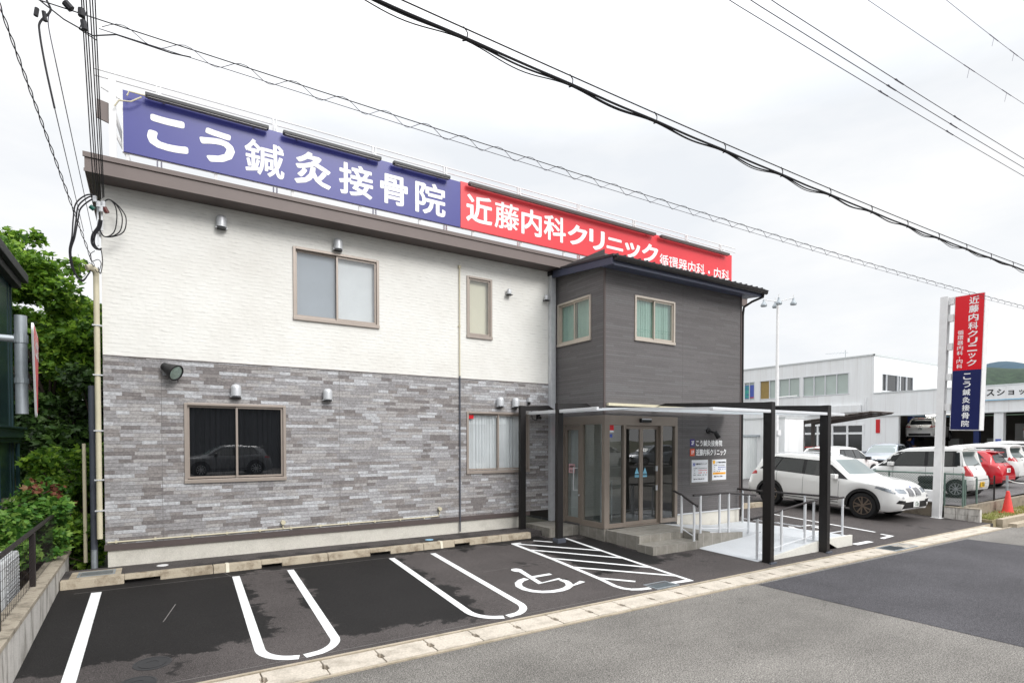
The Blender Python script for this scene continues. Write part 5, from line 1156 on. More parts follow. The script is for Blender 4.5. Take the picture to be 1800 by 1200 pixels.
def right_walls():
    t = thing('block_wall', 'low grey block wall with dark damp stains at the foot of the white sign pole', 'wall', (20.45, 7, -.35))
    b = MB()
    for i in range(3):
        for j in range(2): y = 6.62 + i * .30; b.box(20.38, 20.52, y, y + .292, -.36 + j * .2, -.36 + j * .2 + .194)
    b.build('blocks', M['blockpale'], t, bevel=.006)
    b = MB(); b.box(20.37, 20.525, 6.615, 7.52, .032, .06); b.build('coping', M['block'], t)
    t = thing('planter_wall', 'white moulded box wall between the SUV bonnet and the sign pole', 'wall', (20.4, 8.4, -.3))
    b = MB(); b.box(20.38, 20.60, 7.65, 12.5, -.3, .17); b.build('base', M['wallconc'], t)
    b = MB(); b.hexa([(20.30, 7.7, .172), (20.65, 7.7, .172), (20.65, 8.9, .172), (20.30, 8.9, .172), (20.38, 7.75, .52), (20.6, 7.75, .52), (20.6, 8.85, .52), (20.38, 8.85, .52)]); b.box(20.27, 20.66, 7.68, 8.92, .16, .21); b.build('moulded_box', M['steelwhite'], t, bevel=.03)
    t = thing('retaining_wall', 'dark concrete retaining wall along the grass behind the red cone', 'wall', (28, 7.0, -.3))
    b = MB(); b.hexa([(20.56, 7.02, -.4), (44, 7.02, -.4), (44, 7.2, -.4), (20.56, 7.2, -.4), (20.56, 7.02, .08), (44, 7.02, .40), (44, 7.2, .40), (20.56, 7.2, .08)]); b.build('wall', M['wallconc'], t, bevel=.01)
    b = MB(); b.slab([(20.6, 6.4), (44, 6.4), (44, 7.02), (20.6, 7.02)], -.5, lambda x, y: -.27 + .012 * (x - 20)); struct(b, 'verge', plain('sandy_soil', (150, 138, 108), .95, 0, .3, 4, .5, 40))
    # grass on the verge
    b = MB(); rr = random.Random(3)
    for i in range(5200):
        x = 20.7 + rr.random() ** 1.3 * 14; y = 6.42 + rr.random() * .58; 
        if math.sin(x * 3.1) + math.sin(x * 7 + y * 9) < -.2 and rr.random() < .8: continue
        z = -.268 + .012 * (x - 20); a = rr.random() * 6.28; h = rr.uniform(.03, .10); w = .012; dx, dy = math.cos(a) * w, math.sin(a) * w; l = rr.uniform(-.05, .05)
        b.add([(x - dx, y - dy, z), (x + dx, y + dy, z), (x + l, y + l * .5, z + h)], [(0, 1, 2)])
    tag(b.build('grass', leafmat('dry_grass_blades', [(.2, lin(120, 128, 60)), (.6, lin(150, 156, 90)), (.9, lin(176, 164, 110))], .2)), 'patchy yellow green grass on the verge by the red cone', 'grass', kind='stuff')
    # chain link fence on the boundary
    t = thing('chain_link_fence', 'grey green chain link fence between the SUV and the boxy white car', 'fence', (20.45, 9, .17))
    b = MB(); mg = plain('grey_green_steel', (104, 124, 116), .5, .3, .1)
    x = 20.5; z0, z1 = .18, 1.02
    b.tube([(x, 7.05, z1 + .02), (x, 12.4, z1 + .02)], .028, 6); b.build('top_rail', mg, t)
    for y in (7.08, 7.55, 9.1, 10.7, 12.3): q = MB(); q.tube([(x, y, -.1), (x, y, z1 + .05)], .028, 6); q.build('post', mg, t)
    b = MB(); s = .075; y = 7.1
    n = int((12.3 - 7.1) / s)
    for i in range(-int((z1 - z0) / s), n):
        for sg in (1, -1):
            ya = 7.1 + i * s; yb = ya + (z1 - z0); pa = [ya, z0]; pb = [yb, z1]
            if pa[0] < 7.1: pa = [7.1, z0 + (7.1 - ya)]
            if pb[0] > 12.3: pb = [12.3, z1 - (yb - 12.3)]
            if pb[0] <= pa[0]: continue
            if sg < 0: pa, pb = [pa[0], z0 + z1 - pa[1]], [pb[0], z0 + z1 - pb[1]]
            b.tube([(x, pa[0], pa[1]), (x, pb[0], pb[1])], .0035, 3, caps=False)
    b.build('wire_mesh', mg, t)
    t = thing('wire_fence', 'dark wire mesh fence with one black post on the retaining wall', 'fence', (22, 7.1, .1))
    for x, m_ in ((20.75, mg), (21.6, mg), (23.0, M['black'])): q = MB(); q.tube([(x, 7.11, DZ(x) - .1), (x, 7.11, DZ(x) + .78)], .026, 6); q.build('post', m_, t)
    b = MB(); 
    for i in range(26): x = 20.78 + i * .09; b.tube([(x, 7.11, DZ(x) + .02), (x, 7.11, DZ(x) + .72)], .004, 3, caps=False)
    for j in range(6): z = .06 + j * .13; b.tube([(20.75, 7.11, DZ(20.75) + z), (23.0, 7.11, DZ(23) + z)], .004, 3, caps=False)
    b.build('wire_mesh', M['black'], t)
    t = thing('rope_barrier', 'grey posts strung with a slack white rope behind the cone', 'barrier', (26, 7.1, .2))
    xs = (24.1, 27.6, 31.2, 35)
    for x in xs: q = MB(); q.tube([(x, 7.11, DZ(x) - .05), (x, 7.11, DZ(x) + .72)], .035, 8); q.build('post', M['galv'], t)
    b = MB()
    for a, c in zip(xs, xs[1:]): b.tube([(a + (c - a) * i / 10, 7.07, DZ(a) + .56 - .16 * (1 - (i / 5 - 1) ** 2)) for i in range(11)], .014, 5)
    b.build('rope', M['steelwhite'], t)
    # cone
    t = thing('traffic_cone', 'faded red traffic cone on the grass verge', 'traffic cone', (22.87, 6.72, -.235))
    b = MB(Matrix.Translation((22.87, 6.72, -.235))); b.lathe([(.15, .03), (.145, .05), (.045, .66), (.04, .69), (.015, .70)], 20); b.build('cone', M['cone'], t, smooth=50)
    b = MB(Matrix.Translation((22.87, 6.72, -.235))); b.slab([(-.19, -.17), (-.17, -.19), (.17, -.19), (.19, -.17), (.19, .17), (.17, .19), (-.17, .19), (-.19, .17)], 0, .03); b.build('base', M['cone'], t, bevel=.006)
    # tyres behind the fence
    for k, (y, nn) in enumerate(((10.15, 4), (8.25, 4))):
        for j in range(nn):
            if k == 0 and j == 0: ref = None
            b = MB(Matrix.Translation((21.35, y, DZ(21.3) - .06 + j * .215))); b.lathe([(.20, 0), (.31, 0), (.345, .05), (.345, .155), (.31, .205), (.20, .205), (.19, .1)], 24)
            o = b.build('tyre', M['rubber'], None, smooth=40)
            tag(o, 'middle used black tyre in the stack behind the fence %s' % ('nearer the SUV windscreen' if k == 0 else 'beside the white sign pole') if True else '', 'tyre', 'used tyres stacked behind the chain link fence')
            if j in (0, nn - 1): o['label'] = ('topmost' if j else 'bottom') + ' used black tyre of the stack behind the fence ' + ('nearer the SUV windscreen' if k == 0 else 'beside the white sign pole')
right_walls()
def dealer():
    b = MB(); b.quad((20.6, 7.15, DZ(20.6)), (60, 7.15, DZ(60)), (60, 60, DZ(60)), (20.6, 60, DZ(20.6))); struct(b, 'dealer_lot', M['dealerlot'])
    X = 40.8; T = frame((X, 0, 0), (0, -1, 0), (-1, 0, 0)); t = thing('workshop_building', 'long white two storey car workshop with an open garage bay', 'building', (X, 19, .5)); w = M['dealerwhite']
    TF = frame((0, 19.1, 0), (1, 0, 0), (0, -1, 0))
    ups = [(-28.9, -28.0), (-27.5, -24.25), (-23.98, -20.74)]; uh = [(a, c, 5.30, 6.72) for a, c in ups]
    low = [(-23.9, -19.75, 1.3, 3.12)]
    b = MB(); wall_cells(b, -48, -19.1, .2, 7.78, uh + low + [(-31, -27.6, 3.0, 3.6)], T); wall_cells(b, X, 56, 4.9, 7.76, [(41.85, 46.4, 5.42, 6.58)], TF)
    b.quad((X, 19.1, 7.78), (56, 19.1, 7.76), (56, 48, 7.76), (X, 48, 7.78)); b.build('wall', w, t)
    b = MB(T); b.box(-48, -19.05, -.05, .05, 7.72, 7.82); b.T = TF; b.box(X - .05, 56, -.05, .05, 7.70, 7.81); b.build('parapet_trim', M['corr'], t)
    # single storey garage bay towards the road
    b = MB(T); b.box(-19.1, 4, -.25, .02, 3.66, 5.22); b.build('bay_fascia', w, t)
    b = MB(T); b.box(-19.1, 4, .021, .06, 3.64, 3.70); b.box(-19.1, 4, .021, .05, 5.15, 5.24); b.build('bay_trim', M['corr'], t)
    b = MB(T); b.box(-19.1, -17.6, -.25, .0, .2, 3.655); b.build('bay_column', w, t); b = MB(T); b.box(-12.68, -12.25, -.4, .0, .2, 3.655); b.build('bay_column', w, t)
    b = MB(T); b.box(-18.95, -18.7, .001, .03, 2.55, 3.45); b.build('bay_sign', M['stopred'], t)
    b = MB(T); b.box(-12.6, -12.34, .001, .012, 1.62, 1.86); b.build('column_notice', M['inkorange'], t)
    b = MB(T); b.box(-12.6, -12.34, .001, .012, 1.9, 2.14); b.build('column_notice', M['inkblue'], t)
    b = MB(T); b.prism([(-12.6, 1.55), (-12.34, 1.55), (-12.47, 1.3)], .001, .012); b.build('column_notice', M['pink'], t)
    b = MB(); b.quad((X + .26, 4, DZ(X) + .02), (X + 9, 4, DZ(X) + .02), (X + 9, 19.0, DZ(X) + .02), (X + .26, 19.0, DZ(X) + .02)); b.build('bay_floor', M['dealerdark'], t)
    b = MB(); b.box(X + 9, X + 9.2, -4, 19.1, .3, 3.8); b.box(X + .26, X + 9, 18.9, 19.1, .3, 3.8); b.box(X + 4, X + 9, 10.6, 10.8, .3, 3.8); b.build('bay_wall', M['dealerdark'], t)
    b = MB(); b.box(X + .26, X + 9.2, -4, 19.1, 3.85, 4.0); b.build('bay_ceiling', M['dealerdark'], t)
    b = MB(); b.box(X - .0, 56, -4, 19.05, 5.0, 5.1); b.build('bay_roof', M['corr'], t)
    for (x, y) in ((43.2, 17.3), (43.2, 15.6), (44.6, 16.4), (46, 17.6), (43.5, 11.5)): b = MB(); b.box(x - .08, x + .08, y - .5, y + .5, 3.78, 3.84); b.build('bay_lamp', M['lampglow'], t)
    # shelves, panels and lift posts inside the bay
    b = MB(); 
    for i in range(9): y = 11.2 + i * .75; b.box(X + 8.2, X + 8.9, y, y + .65, .55, 1.2 + (i % 3) * .5)
    b.build('shelving', M['corr'], t)
    b = MB(); b.box(X + 8.6, X + 8.9, 12.2, 14.2, 1.4, 3.2); b.build('white_board', w, t)
    b = MB(); b.box(X + 3.4, X + 3.7, 18.2, 18.5, .5, 3.7); b.box(X + 5.0, X + 5.3, 15.0, 15.3, .5, 3.5); b.build('lift_post', M['inkblue'], t)
    # windows
    for i, (a, c) in enumerate(ups):
        n = {0: 2, 1: 4, 2: 4}[i]; q = MB(T); q.box(a - .04, c + .04, -.1, .03, 5.26, 5.32); q.box(a - .04, c + .04, -.1, .03, 6.70, 6.76)
        for k in range(n + 1): xx = a + (c - a) * k / n; q.box(xx - .03, xx + .03, -.1, .02, 5.32, 6.70)
        f = q.build('window', M['alu'], t)
        for k in range(n):
            x0, x1 = a + (c - a) * k / n + .03, a + (c - a) * (k + 1) / n - .03
            q = MB(T); q.quad((x0, -.06, 5.32), (x1, -.06, 5.32), (x1, -.06, 6.70), (x0, -.06, 6.70)); pn = q.build('pane', M['winpale'] if not (i == 1 and k == 0) else plain('tan_blind', (150, 126, 70), .3), f)
    q = MB(T); q.box(-28.42, -28.02, -.055, -.03, 5.45, 6.50); q.build('window_poster', M['inkblue'], t)
    q = MB(T); q.box(-28.88, -28.48, -.055, -.03, 5.45, 6.50); q.build('window_poster', M['inkblue'], t)
    q = MB(T); q.box(-28.88, -28.48, -.029, -.02, 5.98, 6.42); q.box(-28.88, -28.48, -.029, -.02, 5.52, 5.94); q.build('window_poster', plain('green_poster', (60, 190, 140), .5), t)
    q = MB(T); q.box(-28.40, -28.05, -.029, -.02, 5.46, 5.52); q.build('window_poster', M['stopred'], t)
    q = MB(); put_text(q, '買取', -28.85, -28.50, 6.03, 6.38, T, .02, -.018); put_text(q, '用地', -28.85, -28.50, 5.56, 5.90, T, .02, -.018); q.build('lettering', M['inkblue'], t)
    q = MB(TF); q.box(41.8, 46.45, -.1, .03, 5.36, 5.44); q.box(41.8, 46.45, -.1, .03, 6.55, 6.62)
    for xx in (41.85, 42.5, 44.1, 44.45, 45.4, 46.4): q.box(xx - .04, xx + .04, -.1, .02, 5.44, 6.55)
    f = q.build('window', M['alu'], t); q = MB(TF); q.quad((41.85, -.06, 5.44), (46.4, -.06, 5.44), (46.4, -.06, 6.55), (41.85, -.06, 6.55)); q.build('pane', M['windark'], f)
    q = MB(T)
    for xx in (-23.9, -22.86, -21.82, -20.79, -19.75): q.box(xx - .06, xx + .06, -.1, .03, 1.3, 3.12)
    q.box(-23.96, -19.69, -.1, .035, 2.48, 2.62); q.box(-23.96, -19.69, -.1, .035, 3.08, 3.2); q.box(-23.96, -19.69, -.1, .035, 1.22, 1.34)
    f = q.build('showroom_window', w, t); q = MB(T); q.quad((-23.9, -.06, 1.3), (-19.75, -.06, 1.3), (-19.75, -.06, 3.12), (-23.9, -.06, 3.12)); q.build('pane', M['windark'], f)
    q = MB(T); q.quad((-31, -.1, 3.0), (-27.6, -.1, 3.0), (-27.6, -.1, 3.6), (-31, -.1, 3.6)); q.build('pane', M['windark'], t)
    q = MB(T); q.box(-23.6, -19.86, .02, .22, 3.98, 4.48); q.build('blank_sign_panel', M['dealerwhite'], t, bevel=.02)
    q = MB(T); q.tube([(-19.6, .08, 4.0), (-19.6, .08, 5.0)], .04, 6); q.build('downpipe', w, t)
    # lettered sign on the bay fascia
    s = thing('fascia_sign', 'white strip sign with black katakana and a pale blue underline on the workshop bay', 'sign', (X - .06, 12, 4.4))
    q = MB(T); q.box(-14.5, -8, .065, .12, 4.33, 5.12); q.build('panel', M['dealerwhite'], s)
    q = MB(T); q.box(-14.5, -8, .121, .126, 4.345, 4.39); q.build('underline', plain('sky_blue_band', (120, 190, 226), .5), s)
    q = MB(); x = -13.0 - 3 * .47
    for ch in 'サービスショップ':
        sm = ch in 'ョッ'
        if ch == 'ー': put_text(q, ch, x, x + .34, 4.75, 4.80, T, .03, .125)
        else: put_text(q, ch, x + (.04 if sm else 0), x + (.30 if sm else .36), 4.60, 4.86 if sm else 4.97, T, .03, .125)
        x += .47
    q.build('lettering', M['inkblack'], s)
dealer()
car_at(CROSS, 'lifted_car', 'white car raised on the workshop lift with its tail to the opening', 45.2, 17.6, 2.02, 8, 'cw')
car_at(CROSS, 'lifted_car', 'white car raised on a lift at the right edge of the workshop', 45.6, 11.55, 1.75, 8, 'cw')
def around_dealer():
    t = thing('lamp_post', 'tall white lamp post with four bell lamps on crossed arms', 'lamp post', (25.2, 16.1, .2))
    x, y = 25.2, 16.1; zt = 8.7
    b = MB(); b.tube([(x, y, .15), (x, y, 5.2), (x, y, zt)], [.095, .075, .055], 10); b.box(x - .03, x + .9, y - .5, y - .44, 4.08, 4.13) if False else None; b.tube([(x, y, 4.1), (x + .75, y - .55, 4.18)], .02, 6); b.build('pole', M['steelwhite'], t, smooth=40)
    for dx, dy in ((.46, -.5), (-.42, .45), (.28, .3), (-.2, -.18)):
        q = MB(); q.tube([(x, y, zt - .08), (x + dx, y + dy, zt + .06), (x + dx, y + dy, zt + .22)], .02, 6); a = q.build('arm', M['steelwhite'], t)
        q = MB(Matrix.Translation((x + dx, y + dy, zt - .05))); q.lathe([(.13, -.22), (.15, -.16), (.12, -.10), (.05, .0), (.045, .1), (.01, .12)], 12); q.build('lamp', M['galv'], a, smooth=50)
    q = MB(); q.box(x - .12, x + .1, y - .16, y - .08, 2.3, 2.55); q.build('control_box', M['steelwhite'], t)
    t = thing('sheet_fence', 'pale corrugated sheet fence behind the large white SUV', 'fence', (23, 16.9, .3))
    b = MB(); vs = []; n = 150
    for i in range(n + 1): xx = 17.5 + i * 8.0 / n; yy = 17.3 - (xx - 17.5) * .0 + (.025 if (i // 2) % 2 else 0); vs += [(xx, yy, .1), (xx, yy, 2.25)]
    b.add(vs, [(2 * i, 2 * i + 2, 2 * i + 3, 2 * i + 1) for i in range(n)]); b.build('sheet', M['corr'], t)
    b = MB(); b.box(17.5, 25.6, 17.24, 17.38, 2.24, 2.33); b.build('cap', M['galv'], t)
    t = thing('mesh_fence', 'low dark mesh fence in front of the pale sheet fence', 'fence', (18, 16.4, .1)); b = MB()
    for i in range(60): b.tube([(15.5 + i * .1, 16.6, .1), (15.5 + i * .1, 16.6, 1.05)], .006, 3, caps=False)
    for j in range(8): b.tube([(15.5, 16.6, .15 + j * .125), (21.4, 16.6, .15 + j * .125)], .006, 3, caps=False)
    b.build('mesh', M['black'], t); b = MB()
    for i in range(4): b.tube([(15.5 + i * 1.96, 16.63, 0), (15.5 + i * 1.96, 16.63, 1.1)], .03, 6)
    b.build('posts', M['black'], t)
    t = thing('storehouse', 'plain white storehouse block beside the lamp post', 'building', (27, 17, .3))
    b = MB(); b.box(25.62, 27.2, 15.95, 20, .1, 3.12); b.build('wall', M['dealerwhite'], t)
    b = MB(); b.box(25.58, 27.24, 15.91, 20.04, 3.12, 3.18); b.build('roof', M['corr'], t)
    b = MB(); b.box(25.75, 25.95, 15.93, 15.949, 1.2, 1.35); b.build('vent_cover', M['corr'], t)
    t = thing('carport', 'bronze carport with a curved sheet roof in front of the workshop windows', 'carport', (28.6, 15, .3))
    for y in (16.6, 14.4, 12.9):
        pass
    zc = lambda y: 3.0 + (16.6 - y) * .11
    for x in (28.1, 29.05, 30.0):
        b = MB(); b.box(x - .06, x + .06, 16.45, 16.6, .2, 2.97); b.build('post', M['carportbrown'], t)
        b = MB()
        ys = [16.6 - i * .48 for i in range(8)]
        for a, c in zip(ys, ys[1:]):
            ta = .34 * (math.sin(math.pi * ((16.6 - a) / 3.6) ** .8) * .0 + .3 * (1 - (16.6 - a) / 3.6)); tc = .34 * .3 * (1 - (16.6 - c) / 3.6); b.hexa([(x - .05, c, zc(c) - tc - .05), (x + .05, c, zc(c) - tc - .05), (x + .05, a, zc(a) - ta - .05), (x - .05, a, zc(a) - ta - .05), (x - .05, c, zc(c)), (x + .05, c, zc(c)), (x + .05, a, zc(a)), (x - .05, a, zc(a))])
        b.build('beam', M['carportbrown'], t)
    b = MB(); b.hexa([(27.9, 13.2, zc(13.2) + .02), (30.2, 13.2, zc(13.2) + .02), (30.2, 16.7, zc(16.7) + .02), (27.9, 16.7, zc(16.7) + .02), (27.9, 13.2, zc(13.2) + .035), (30.2, 13.2, zc(13.2) + .035), (30.2, 16.7, zc(16.7) + .035), (27.9, 16.7, zc(16.7) + .035)]); b.build('roof_sheet', plain('smoked_roof_sheet', (150, 142, 136), .3, 0, .1), t)
    b = MB()
    for i in range(8): y = 13.25 + i * .45; b.box(27.9, 30.2, y, y + .03, zc(y) - .02, zc(y) + .018)
    b.build('purlin', M['carportbrown'], t)
    b = MB(); b.tube([(27.9, 16.5, 1.7), (30.6, 16.5, 1.75)], .025, 6); b.build('orange_bar', M['cone'], t)
    t = thing('pylon_sign', 'white pylon sign board with a blue ring just showing past the dark wing', 'sign', (35, 25, .4))
    d = Vector((-.80, -.60, 0)); T = frame((35.05, 25.35, 0), (.60, -.80, 0), (-.80, -.60, 0))
    b = MB(T); b.box(-2.2, .35, -.25, .0, 7.35, 11.05); b.build('board', M['steelwhite'], t, bevel=.03)
    b = MB(T); b.tube([(-.9 + .95 * math.cos(a * .1571), .02, 9.65 + .95 * math.sin(a * .1571)) for a in range(41)], .07, 6); b.build('ring', M['inkblue'], t)
    b = MB(T); b.box(-1.6, .0, .001, .01, 7.75, 8.1); b.build('band', plain('cyan_band', (40, 180, 220), .5), t)
    b = MB(T); b.box(-1.2, -.9, -.2, -.02, .3, 7.34); b.build('post', M['steelwhite'], t)
    # television aerial on the workshop roof
    t = thing('roof_aerial', 'thin television aerial on the workshop roof', 'aerial', (42, 21.6, 7.7)); b = MB(); b.tube([(42, 21.6, 7.7), (42, 21.6, 8.5)], .02, 5); b.tube([(41.6, 22.8, 8.35), (42, 21.4, 8.3)], .015, 5)
    for i in range(4): b.tube([(41.8, 22.4 - i * .25, 8.2), (42.1, 22.4 - i * .25, 8.5)], .01, 4)
    b.build('mast', M['galv'], t)
    # mechanic
    t = thing('person', 'mechanic in dark overalls leaning forward inside the workshop bay', 'person', (43.2, 18.15, DZ(43)))
    O = Vector(t.location)
    sk = {'pel': ((0, 0, .92), .13), 'waist': ((.02, -.02, 1.08), .13), 'chest': ((.06, -.08, 1.30), .16), 'neck': ((.09, -.14, 1.48), .06), 'head': ((.10, -.19, 1.60), .095), 'top': ((.10, -.20, 1.70), .07),
          'hl': ((.10, .0, .86), .10), 'kl': ((.12, -.04, .48), .07), 'al': ((.12, .02, .09), .05), 'tl': ((.12, -.14, .04), .04), 'hr': ((-.10, .0, .86), .10), 'kr': ((-.12, .0, .48), .07), 'ar': ((-.14, .06, .09), .05), 'tr': ((-.14, -.10, .04), .04),
          'sl': ((.22, -.08, 1.38), .07), 'el': ((.28, -.22, 1.14), .05), 'wl': ((.20, -.45, 1.10), .035), 'fl': ((.19, -.54, 1.09), .035), 'sr': ((-.12, -.08, 1.38), .07), 'er': ((-.2, -.22, 1.15), .05), 'wr': ((-.08, -.46, 1.08), .035), 'fr': ((-.06, -.55, 1.07), .035)}
    ed = [('pel', 'waist'), ('waist', 'chest'), ('chest', 'neck'), ('neck', 'head'), ('head', 'top'), ('pel', 'hl'), ('hl', 'kl'), ('kl', 'al'), ('al', 'tl'), ('pel', 'hr'), ('hr', 'kr'), ('kr', 'ar'), ('ar', 'tr'), ('chest', 'sl'), ('sl', 'el'), ('el', 'wl'), ('wl', 'fl'), ('chest', 'sr'), ('sr', 'er'), ('er', 'wr'), ('wr', 'fr')]
    ks = list(sk); me = bpy.data.meshes.new('body'); me.from_pydata([sk[k][0] for k in ks], [(ks.index(a), ks.index(c)) for a, c in ed], []); o = bpy.data.objects.new('body', me); COL.objects.link(o)
    md = o.modifiers.new('skin', 'SKIN'); 
    for i, k in enumerate(ks): me.skin_vertices[0].data[i].radius = (sk[k][1], sk[k][1])
    me.skin_vertices[0].data[0].use_root = True
    o.modifiers.new('sub', 'SUBSURF').levels = 1
    dg = bpy.context.evaluated_depsgraph_get(); m2 = bpy.data.meshes.new_from_object(o.evaluated_get(dg)); bpy.data.objects.remove(o)
    m2.materials.clear(); o = link('body', m2, [plain('dark_overalls', (36, 38, 52), .85, obj=True), plain('skin', (190, 148, 122), .6, obj=True)], t, False, 80)
    for p in m2.polygons: p.material_index = 1 if (p.center.z > 1.46 or (p.center.y < -.43 and p.center.z > .9)) else 0
    b = MB(Matrix.Translation((.10, -.185, 1.66))); b.lathe([(.10, -.06), (.108, -.01), (.10, .05), (.06, .085), (.01, .095)], 14); b.build('hair', M['blackplastic'], t, smooth=60, world=False)
    # hills
    def hill(nm, dist, ztop, az0, az1, m_, seed):
        rr = random.Random(seed); b = MB(); n = 70; k = 9; vs = []
        ph = [rr.random() * 6 for _ in range(6)]
        for i in range(n + 1):
            a = az0 + (az1 - az0) * i / n; h = ztop * (.72 + .16 * math.sin(a * 9 + ph[0]) + .08 * math.sin(a * 23 + ph[1]) + .03 * math.sin(a * 61 + ph[2]))
            for j in range(k + 1):
                u = j / k; d = dist + (1 - u) * -dist * .25 + (0 if j < k else dist * .02); hh = h * (u ** .75) + (rr.uniform(-1, 1) * h * .025 if 0 < j < k else 0)
                vs.append((d * math.cos(a), d * math.sin(a), max(-1, hh)))
        b.add(vs, [(i * (k + 1) + j, (i + 1) * (k + 1) + j, (i + 1) * (k + 1) + j + 1, i * (k + 1) + j + 1) for i in range(n) for j in range(k)])
        struct(b, nm, m_, smooth=180)
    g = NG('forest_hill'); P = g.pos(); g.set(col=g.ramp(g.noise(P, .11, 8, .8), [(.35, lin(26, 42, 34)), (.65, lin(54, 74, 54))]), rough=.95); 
    g2 = NG('haze_blue_far_hill'); P2 = g2.pos(); g2.set(col=g2.ramp(g2.noise(P2, .03, 5, .7), [(.3, lin(44, 68, 84)), (.7, lin(60, 86, 100))]), rough=.95)  # blue haze of distance painted into the far ridge's colour
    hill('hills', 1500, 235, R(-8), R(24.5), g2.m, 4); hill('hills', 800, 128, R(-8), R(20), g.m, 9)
    t = thing('far_houses', 'tiny white houses and a mast under the wooded hill at the right edge', 'houses', (520, 180, 0)) if False else None
around_dealer()
# ------------------------------------------------------------------ left side: green building, fence, sign, plants
def left_side():
    # dark green clad building
    t = thing('green_building', 'dark green metal clad neighbour building with a corroded eave at the left edge', 'building', (-3, 10, -.3)); X = -2.2
    T = frame((X, 0, 0), (0, 1, 0), (1, 0, 0))
    b = MB(); b.box(-9, X, 2, 14.25, -.4, 5.2)
    for i in range(14): y = 14.0 - i * .9; b.box(X, X + .012, y - .02, y + .02, -.3, 5.05)
    b.build('wall', M['greenmetal'], t)
    b = MB(); b.box(X + .0, X + .16, 2, 14.35, 2.10, 2.26); b.box(X, X + .20, 2, 14.4, 2.26, 2.30); b.box(X, X + .12, 2, 14.32, 2.02, 2.095); b.build('ledge', M['greenmetal'], t, bevel=.01)
    b = MB(); b.hexa([(-9, 2, 5.2), (X + .16, 2, 5.17), (X + .16, 14.5, 5.17), (-9, 14.6, 5.2), (-9, 2, 7.2), (X + .16, 2, 5.30), (X + .16, 14.5, 5.30), (-9, 14.6, 7.2)]); b.build('roof', M['rust'], t)
    b = MB(); b.box(X + .14, X + .24, 2, 14.5, 5.10, 5.27); b.box(X + .0, X + .14, 2, 14.45, 4.98, 5.16); b.build('gutter', M['rust'], t, bevel=.02)
    b = MB(); b.box(X - .02, X + .02, 14.22, 14.30, -.3, 5.1); b.tube([(X + .08, 14.2, 2.0), (X + .08, 14.2, -.2)], .035, 6); b.build('corner_strip', M['greenmetal'], t)
    b = MB(T); b.box(13.75, 14.0, .0, .10, .78, .98); b.tube([(13.85, .05, .78), (13.85, .05, -.2)], .03, 6); b.build('meter_box', M['cream'], t, bevel=.01)
    # air conditioner
    t = thing('air_conditioner', 'white outdoor air conditioner unit behind the mesh fence', 'air conditioner', (-1.72, 9.9, -.2))
    b = MB(); b.box(-1.86, -1.52, 9.25, 10.15, -.12, .56); b.build('case', M['acwhite'], t, bevel=.03)
    b = MB()
    for i in range(12): b.box(-1.519, -1.505, 9.33, 10.08, -.04 + i * .048, -.02 + i * .048)
    b.build('grille', M['acwhite'], t)
    b = MB(); b.box(-1.84, -1.54, 9.35, 9.45, -.25, -.12); b.box(-1.84, -1.54, 9.95, 10.05, -.25, -.12); b.build('feet', M['blackplastic'], t)
    # boundary wall
    t = thing('boundary_wall', 'old stained concrete block boundary wall along the left side of the stalls', 'wall', (-1.25, 9, -.3))
    b = MB()
    for i in range(16):
        y = 5.9 + i * .4; z0 = LZ(0, y) - .35
        if y + .396 > 12.1: break
        b.box(-1.34, -1.152, y, y + .396, z0, .145)
    b.build('blocks', M['blockpale'], t, bevel=.008)
    b = MB()
    for i in range(7): b.box(-1.37, -1.14, 5.9 + i * .886, 5.9 + i * .886 + .882, .147, .20)
    b.build('coping', M['block'], t, bevel=.008)
    b = MB(); b.box(-9, -1.34, 3, 30, -.5, -.2); struct(b, 'neighbour_yard', plain('bare_soil', (74, 66, 52), .95, 0, .3, 3, .5, 30))
    # mesh fence
    t = thing('mesh_fence', 'dark brown mesh fence on top of the stained boundary wall', 'fence', (-1.28, 9, .2)); x = -1.27
    for y in (7.3, 9.33, 11.75): b = MB(); b.box(x - .03, x + .03, y - .03, y + .03, .19, .88); b.build('post', M['fencebrown'], t, bevel=.004)
    b = MB(); b.box(x - .02, x + .02, 6.0, 12.0, .88, .915); b.build('top_rail', M['fencebrown'], t)
    b = MB(); y = 6.0
    while y < 12.0: b.tube([(x, y, .22), (x, y, .88)], .0022, 3, caps=False); y += .1
    for j in range(7): b.tube([(x, 6.0, .24 + j * .1), (x, 12.0, .24 + j * .1)], .0022, 3, caps=False)
    b.build('mesh', M['fencebrown'], t)
    # stop sign on its arm
    t = thing('stop_sign', 'red triangular stop sign seen edge on, hung from a galvanised arm', 'sign', (-.82, 5.86, 2.65)); O = Vector((-.845, 5.86, 0))
    b = MB(); b.tube([(O.x, O.y, 2.26), (O.x, O.y, 3.03)], .040, 14); b.build('tube', M['galv'], t, smooth=40)
    b = MB(); b.tube([(O.x - .02, O.y, 2.845), (-3.6, O.y - .35, 2.83)], .026, 10); b.build('arm', M['galv'], t, smooth=40)
    b = MB(); b.tube([(O.x, O.y, 2.815), (O.x, O.y, 2.88)], .046, 14); b.build('clamp', M['galv'], t); b = MB(); b.tube([(O.x, O.y, 2.50), (O.x, O.y, 2.54)], .046, 14); b.build('clamp', M['galv'], t)
    nd = Vector((.94, -.29, 0)).normalized() if False else Vector((.9955, .095, 0)).normalized()
    T = frame((O.x + .085, O.y, 2.66), (-nd.y, nd.x, 0), nd)
    def tri(s, y0, y1):
        pts = []
        for (cx, cz, a0) in ((-s * .5, s * .30, 90), (-.0, -s * .52, 210), (s * .5, s * .30, 330)):
            for k in range(7): a = R(a0 + 120 * k / 6); pts.append((cx + .05 * math.cos(a), cz + .05 * math.sin(a)))
        return pts
